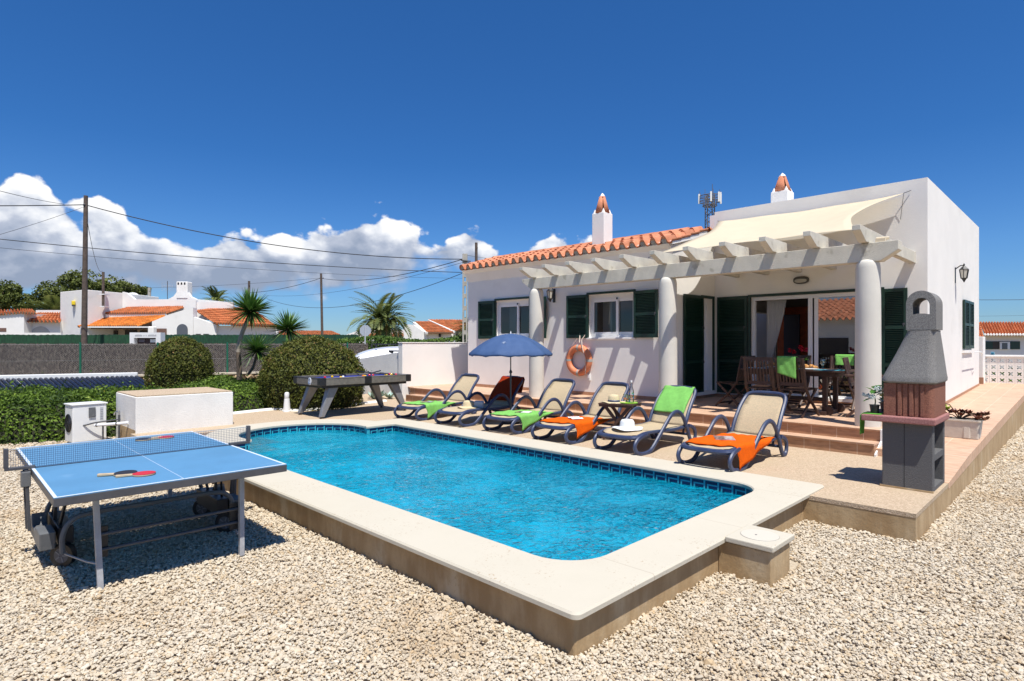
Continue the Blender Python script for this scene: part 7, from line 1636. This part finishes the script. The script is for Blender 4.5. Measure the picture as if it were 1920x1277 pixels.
# hedge and street sign, car
mh = thing('roadside_hedge', 'clipped green hedge along the road behind the white garden wall', 'hedge', (*LD(-3.5, 31), 0), RZ); n_ = 15000; P = np.stack([rng.uniform(-5.6, 3.4, n_), rng.choice([-.5, -.5, 0], n_)+rng.normal(0, .08, n_), rng.uniform(.5, 1.95, n_)], 1); tp_ = rng.random(n_) < .35; P[tp_, 2] = 1.92+rng.normal(0, .045, tp_.sum()); P[tp_, 1] = rng.uniform(-.5, .5, tp_.sum()); P[:, 2] += .10*np.sin(P[:, 0]*1.3)
Nn = np.tile(np.array([0, -.8, .6]), (n_, 1)); leaves('foliage', P, Nn, .11, oleander, mh, .8, tone=.4+.4*nz3(P, 1.4, 3)); m = MB(); m.box(-5.6, 3.4, -.4, .4, 0, 1.75); m.build('filler_core', core_m, mh)
rs = thing('road_sign', 'back of an octagonal road sign on a grey post near the date palm', 'road sign', (*LD(far(685, 27), 27), 0), RZ); m = MB(); m.extr([(.27*math.cos(a), fz(620, 27)+.27*math.sin(a)) for a in [PI/8+PI*i/4 for i in range(8)]], 'y', -.01, .01); m.build('plate', mat('sign_back', (.50, .54, .58), .4, metal=.2), rs); m = MB(); m.tube([(0, -.04, 0), (0, -.04, fz(610, 27))], .03, 8); m.build('post', mat('sign_post', (.5, .52, .55), .4), rs)
cr2 = thing('parked_car', 'white car behind the sloping wall, only its curved roof and roof bar visible', 'car', (*LD(-3.75, 18.6), 0), RZ+.35)
carp = mat('white_car_paint', (.80, .80, .82), .18, spec=.6, coat=.6)
m = MB(); secs = [(-2.1, .55, .70, .62), (-1.9, .35, .95, .80), (-1.3, .30, 1.30, .86), (-.8, .28, 1.54, .84), (-.1, .28, 1.64, .83), (.7, .28, 1.62, .83), (1.4, .28, 1.50, .82), (1.85, .32, 1.05, .84), (2.1, .45, .85, .70)]; rows = []
for x, z0, z1, w_ in secs:
    tw_ = .80 if z1 > 1.2 else .95; prof = [(-w_, z0), (-w_, min(.95, z1*.7)), (-w_*tw_, z1*.96), (-w_*tw_*.72, z1*.995), (0, z1*1.012), (w_*tw_*.72, z1*.995), (w_*tw_, z1*.96), (w_, min(.95, z1*.7)), (w_, z0)]; rows.append([(x, a, z) for a, z in prof])
m.sheet(rows); m.build('body', carp, cr2, smooth='all', sub=2)
m = MB(); 
for s in (-1, 1): m.tube([(-.6, s*.55, 1.70), (.9, s*.55, 1.69)], .018, 6); m.tube([(-.6, s*.55, 1.70), (-.6, s*.56, 1.60)], .03, 6); m.tube([(.9, s*.55, 1.69), (.9, s*.56, 1.58)], .03, 6)
m.tube([(-.2, -.80, 1.50), (1.3, -.80, 1.47)], .02, 6); m.tube([(-.25, -.78, 1.50), (-.12, -.80, 1.44)], .035, 6); m.build('roof_bar', black, cr2)
for s in (-1, 1): m = MB(); m.sheet([[(x, s*(.845-.13*(z-.95)/.5), z) for x in (-1.1, -.4, .4, 1.2)] for z in (.95, 1.20)]); m.build('side_window', mat('car_glass', (.02, .03, .035), .08), cr2)
m = MB(); m.sheet([[(-1.86+.62*u, y, .99+.36*u) for y in (-.62, 0, .62)] for u in (0, 1)]); m.build('windscreen', mat('car_glass', (.02, .03, .035), .08), cr2)
for x in (-1.35, 1.35):
    for s in (-1, 1): m = MB(); m.tube([(x, s*.70, .31), (x, s*.86, .31)], .31, 20); m.build('wheel', black, cr2)
# ================================================================== right-hand side
HF = hs('neighbour_house', 'white house with an orange hipped roof and green shutters beyond the tiled path', 1890, 42); K = Loc(1890, 42)
m = MB(); tile_quad(m, K.p(1846, 627, 0), K.p(1990, 629, 0), K.p(1975, 606, 5), K.p(1837, 605, 5), 26, 9, .11, 6, .035, 21); o = m.build('roof', terra2, HF, smooth=True, solid=.03)
e_ = MB()
for k in range(27): p = K.p(1847+k*5.5, 627.6, -.02); e_.ball(p, .10, 8, (1, .5, 1))
e_.build('white_tile_ends', white, o)
m = MB(); tile_quad(m, K.p(1820, 637, -3), K.p(1846, 640, -3), K.p(1838, 606, 5), K.p(1815, 606, 5), 6, 8, .11, 6, .035, 22); m.build('roof', terra2, HF, smooth=True, solid=.03)
m = MB(); m.box(K.x(1820), K.x(2000), .6, 6, 0, K.z(628)); m.build('wall', white, HF)
m = MB(); m.box(K.x(1857), K.x(1873), .54, .599, K.z(655), K.z(640)); m.build('shutter', green, HF); m = MB(); m.box(K.x(1907), K.x(1925), .54, .599, K.z(655), K.z(640)); m.build('shutter', green, HF)
m = MB(); m.box(K.x(1873.5), K.x(1906.5), .56, .598, K.z(655), K.z(640)); w_ = m.build('window', dark_in, HF); m = MB(); m.box(K.x(1886), K.x(1905), .50, .559, K.z(655), K.z(641)); m.build('frame', upvc, w_); m = MB(); m.box(K.x(1889.5), K.x(1900), .49, .499, K.z(655), K.z(643)); m.build('pane', mat('dusky_glass', (.10, .11, .13), .2), w_)
fw_ = thing('street_wall', 'plain pale grey garden wall behind the pierced block balustrade', 'wall', (-1.5, 27, 0)); m = MB(); m.box(-6, 3, 27, 27.25, 0, 1.32); m.build('wall', white_old, fw_, world=True)
pq = thing('wall_plaque', 'small blue plaque on the grey garden wall at the right edge', 'plaque', (0, 0, 0)); X_ = 27*ray_ if False else None
def onYp(px, py, Y):
    r = LD((px-960)/1105, 1); d = Y/r[1]; return (d*r[0], Y, 1.74-d*(py-643)/1105)
a_, b2 = onYp(1857.5, 669, 26.99), onYp(1865, 659.5, 26.99); m = MB(); m.box(a_[0], b2[0], 26.97, 26.995, a_[2], b2[2]); pq.location = (a_[0], 26.98, a_[2]); m.build('plate', mat('plaque_blue', (.35, .60, .72), .5), pq, world=True); m = MB(); m.box(a_[0]+.02, b2[0]-.02, 26.96, 26.969, a_[2]+(b2[2]-a_[2])*.55, b2[2]-.03); m.build('legend', mat('plaque_ink', (.03, .22, .35), .5), pq, world=True)
# pierced block balustrade
bs = thing('pierced_block_wall', 'white balustrade of pierced blocks closing the end of the tiled path', 'balustrade', (-1.5, 19.8, .7)); S_ = .168; x_start = -2.15; zb0 = .70
blk = MB()
def pierced(cx_, cz_, y0, y1, mb):
    h = S_/2-.0015; fr_ = 8; ring_ = []; hole = []
    nseg = 32
    for i in range(nseg):
        a = 2*PI*i/nseg; c__, s__ = math.cos(a), math.sin(a); k = h/max(abs(c__), abs(s__)); ring_.append((cx_+c__*k, cz_+s__*k)); rr_h = h*(.28+.50*abs(math.sin(2*a))**2.2); hole.append((cx_+c__*rr_h, cz_+s__*rr_h))
    for yy, fl in ((y0, 0), (y1, 1)):
        a = [mb.pt((p[0], yy, p[1])) for p in ring_]; b_ = [mb.pt((p[0], yy, p[1])) for p in hole]
        for i in range(nseg): q_ = (a[i], a[(i+1) % nseg], b_[(i+1) % nseg], b_[i]); mb.face(q_[::-1] if fl else q_)
    a = [mb.pt((p[0], y0, p[1])) for p in hole]; b_ = [mb.pt((p[0], y1, p[1])) for p in hole]
    for i in range(nseg): mb.face((a[i], a[(i+1) % nseg], b_[(i+1) % nseg], b_[i]))
for i in range(14):
    for j in range(4): m = MB(); pierced(0, 0, 19.55, 19.68, m) if False else pierced(x_start+S_*(i+.5), zb0+S_*(j+.5), 19.55, 19.68, m); m.build('pierced_block', white, bs, world=True)
m = MB(); m.box(x_start-.05, .4, 19.52, 19.71, zb0+S_*4+.001, zb0+S_*4+.05); m.build('cap', white, bs, world=True, bevel=.01)
gp = thing('wall_pier', 'narrow white rendered pier with a tiled foot behind the far corner of the villa', 'pillar', (-2.2, 19.2, .6)); m = MB(); m.box(-2.6, -2.06, 19.1, 19.5, .5, 1.9); m.build('pier', white, gp, world=True, bevel=.01); m = MB(); m.box(-2.6, -2.05, 19.05, 19.099, .6, .86); m.build('tile_foot', skm, gp, world=True)
vg = thing('garden_plant', 'dark green plants glimpsed through the lowest row of pierced blocks', 'plant', (-1, 20.6, .3)); n_ = 1500; P = np.stack([rng.uniform(-1.2, 1.4, n_), rng.uniform(-.4, .6, n_), rng.uniform(0, .75, n_)], 1); leaves('foliage', P, np.tile([0., -.5, .5], (n_, 1)), .10, hedge_g, vg, .9)
# ================================================================== the house opposite, seen reflected in the sliding door
HG = thing('opposite_house', 'white house with a terracotta roof mirrored in the glass of the sliding door', 'house', (-9, -9, 0)); m = MB(); m.box(-16, -3, -12, -8.4, 0, 3.0); m.build('wall', white, HG, world=True); m = MB(); tile_quad(m, (-3, -8.0, 2.95), (-16, -8.0, 2.95), (-16, -11.5, 4.2), (-3, -11.5, 4.2), 44, 9, .09, 5, .025, 5); m.build('roof', terra, HG, world=True, smooth=True)
m = MB(); m.box(-10.5, -9.0, -8.39, -8.36, 1.0, 2.0); m.build('window', dark_in, HG, world=True)
for o in list(bpy.data.objects):
    if o.type == 'MESH' and o.data.users == 1 and not o.data.polygons: print('EMPTY MESH', o.name)
print('objects', len(bpy.data.objects))
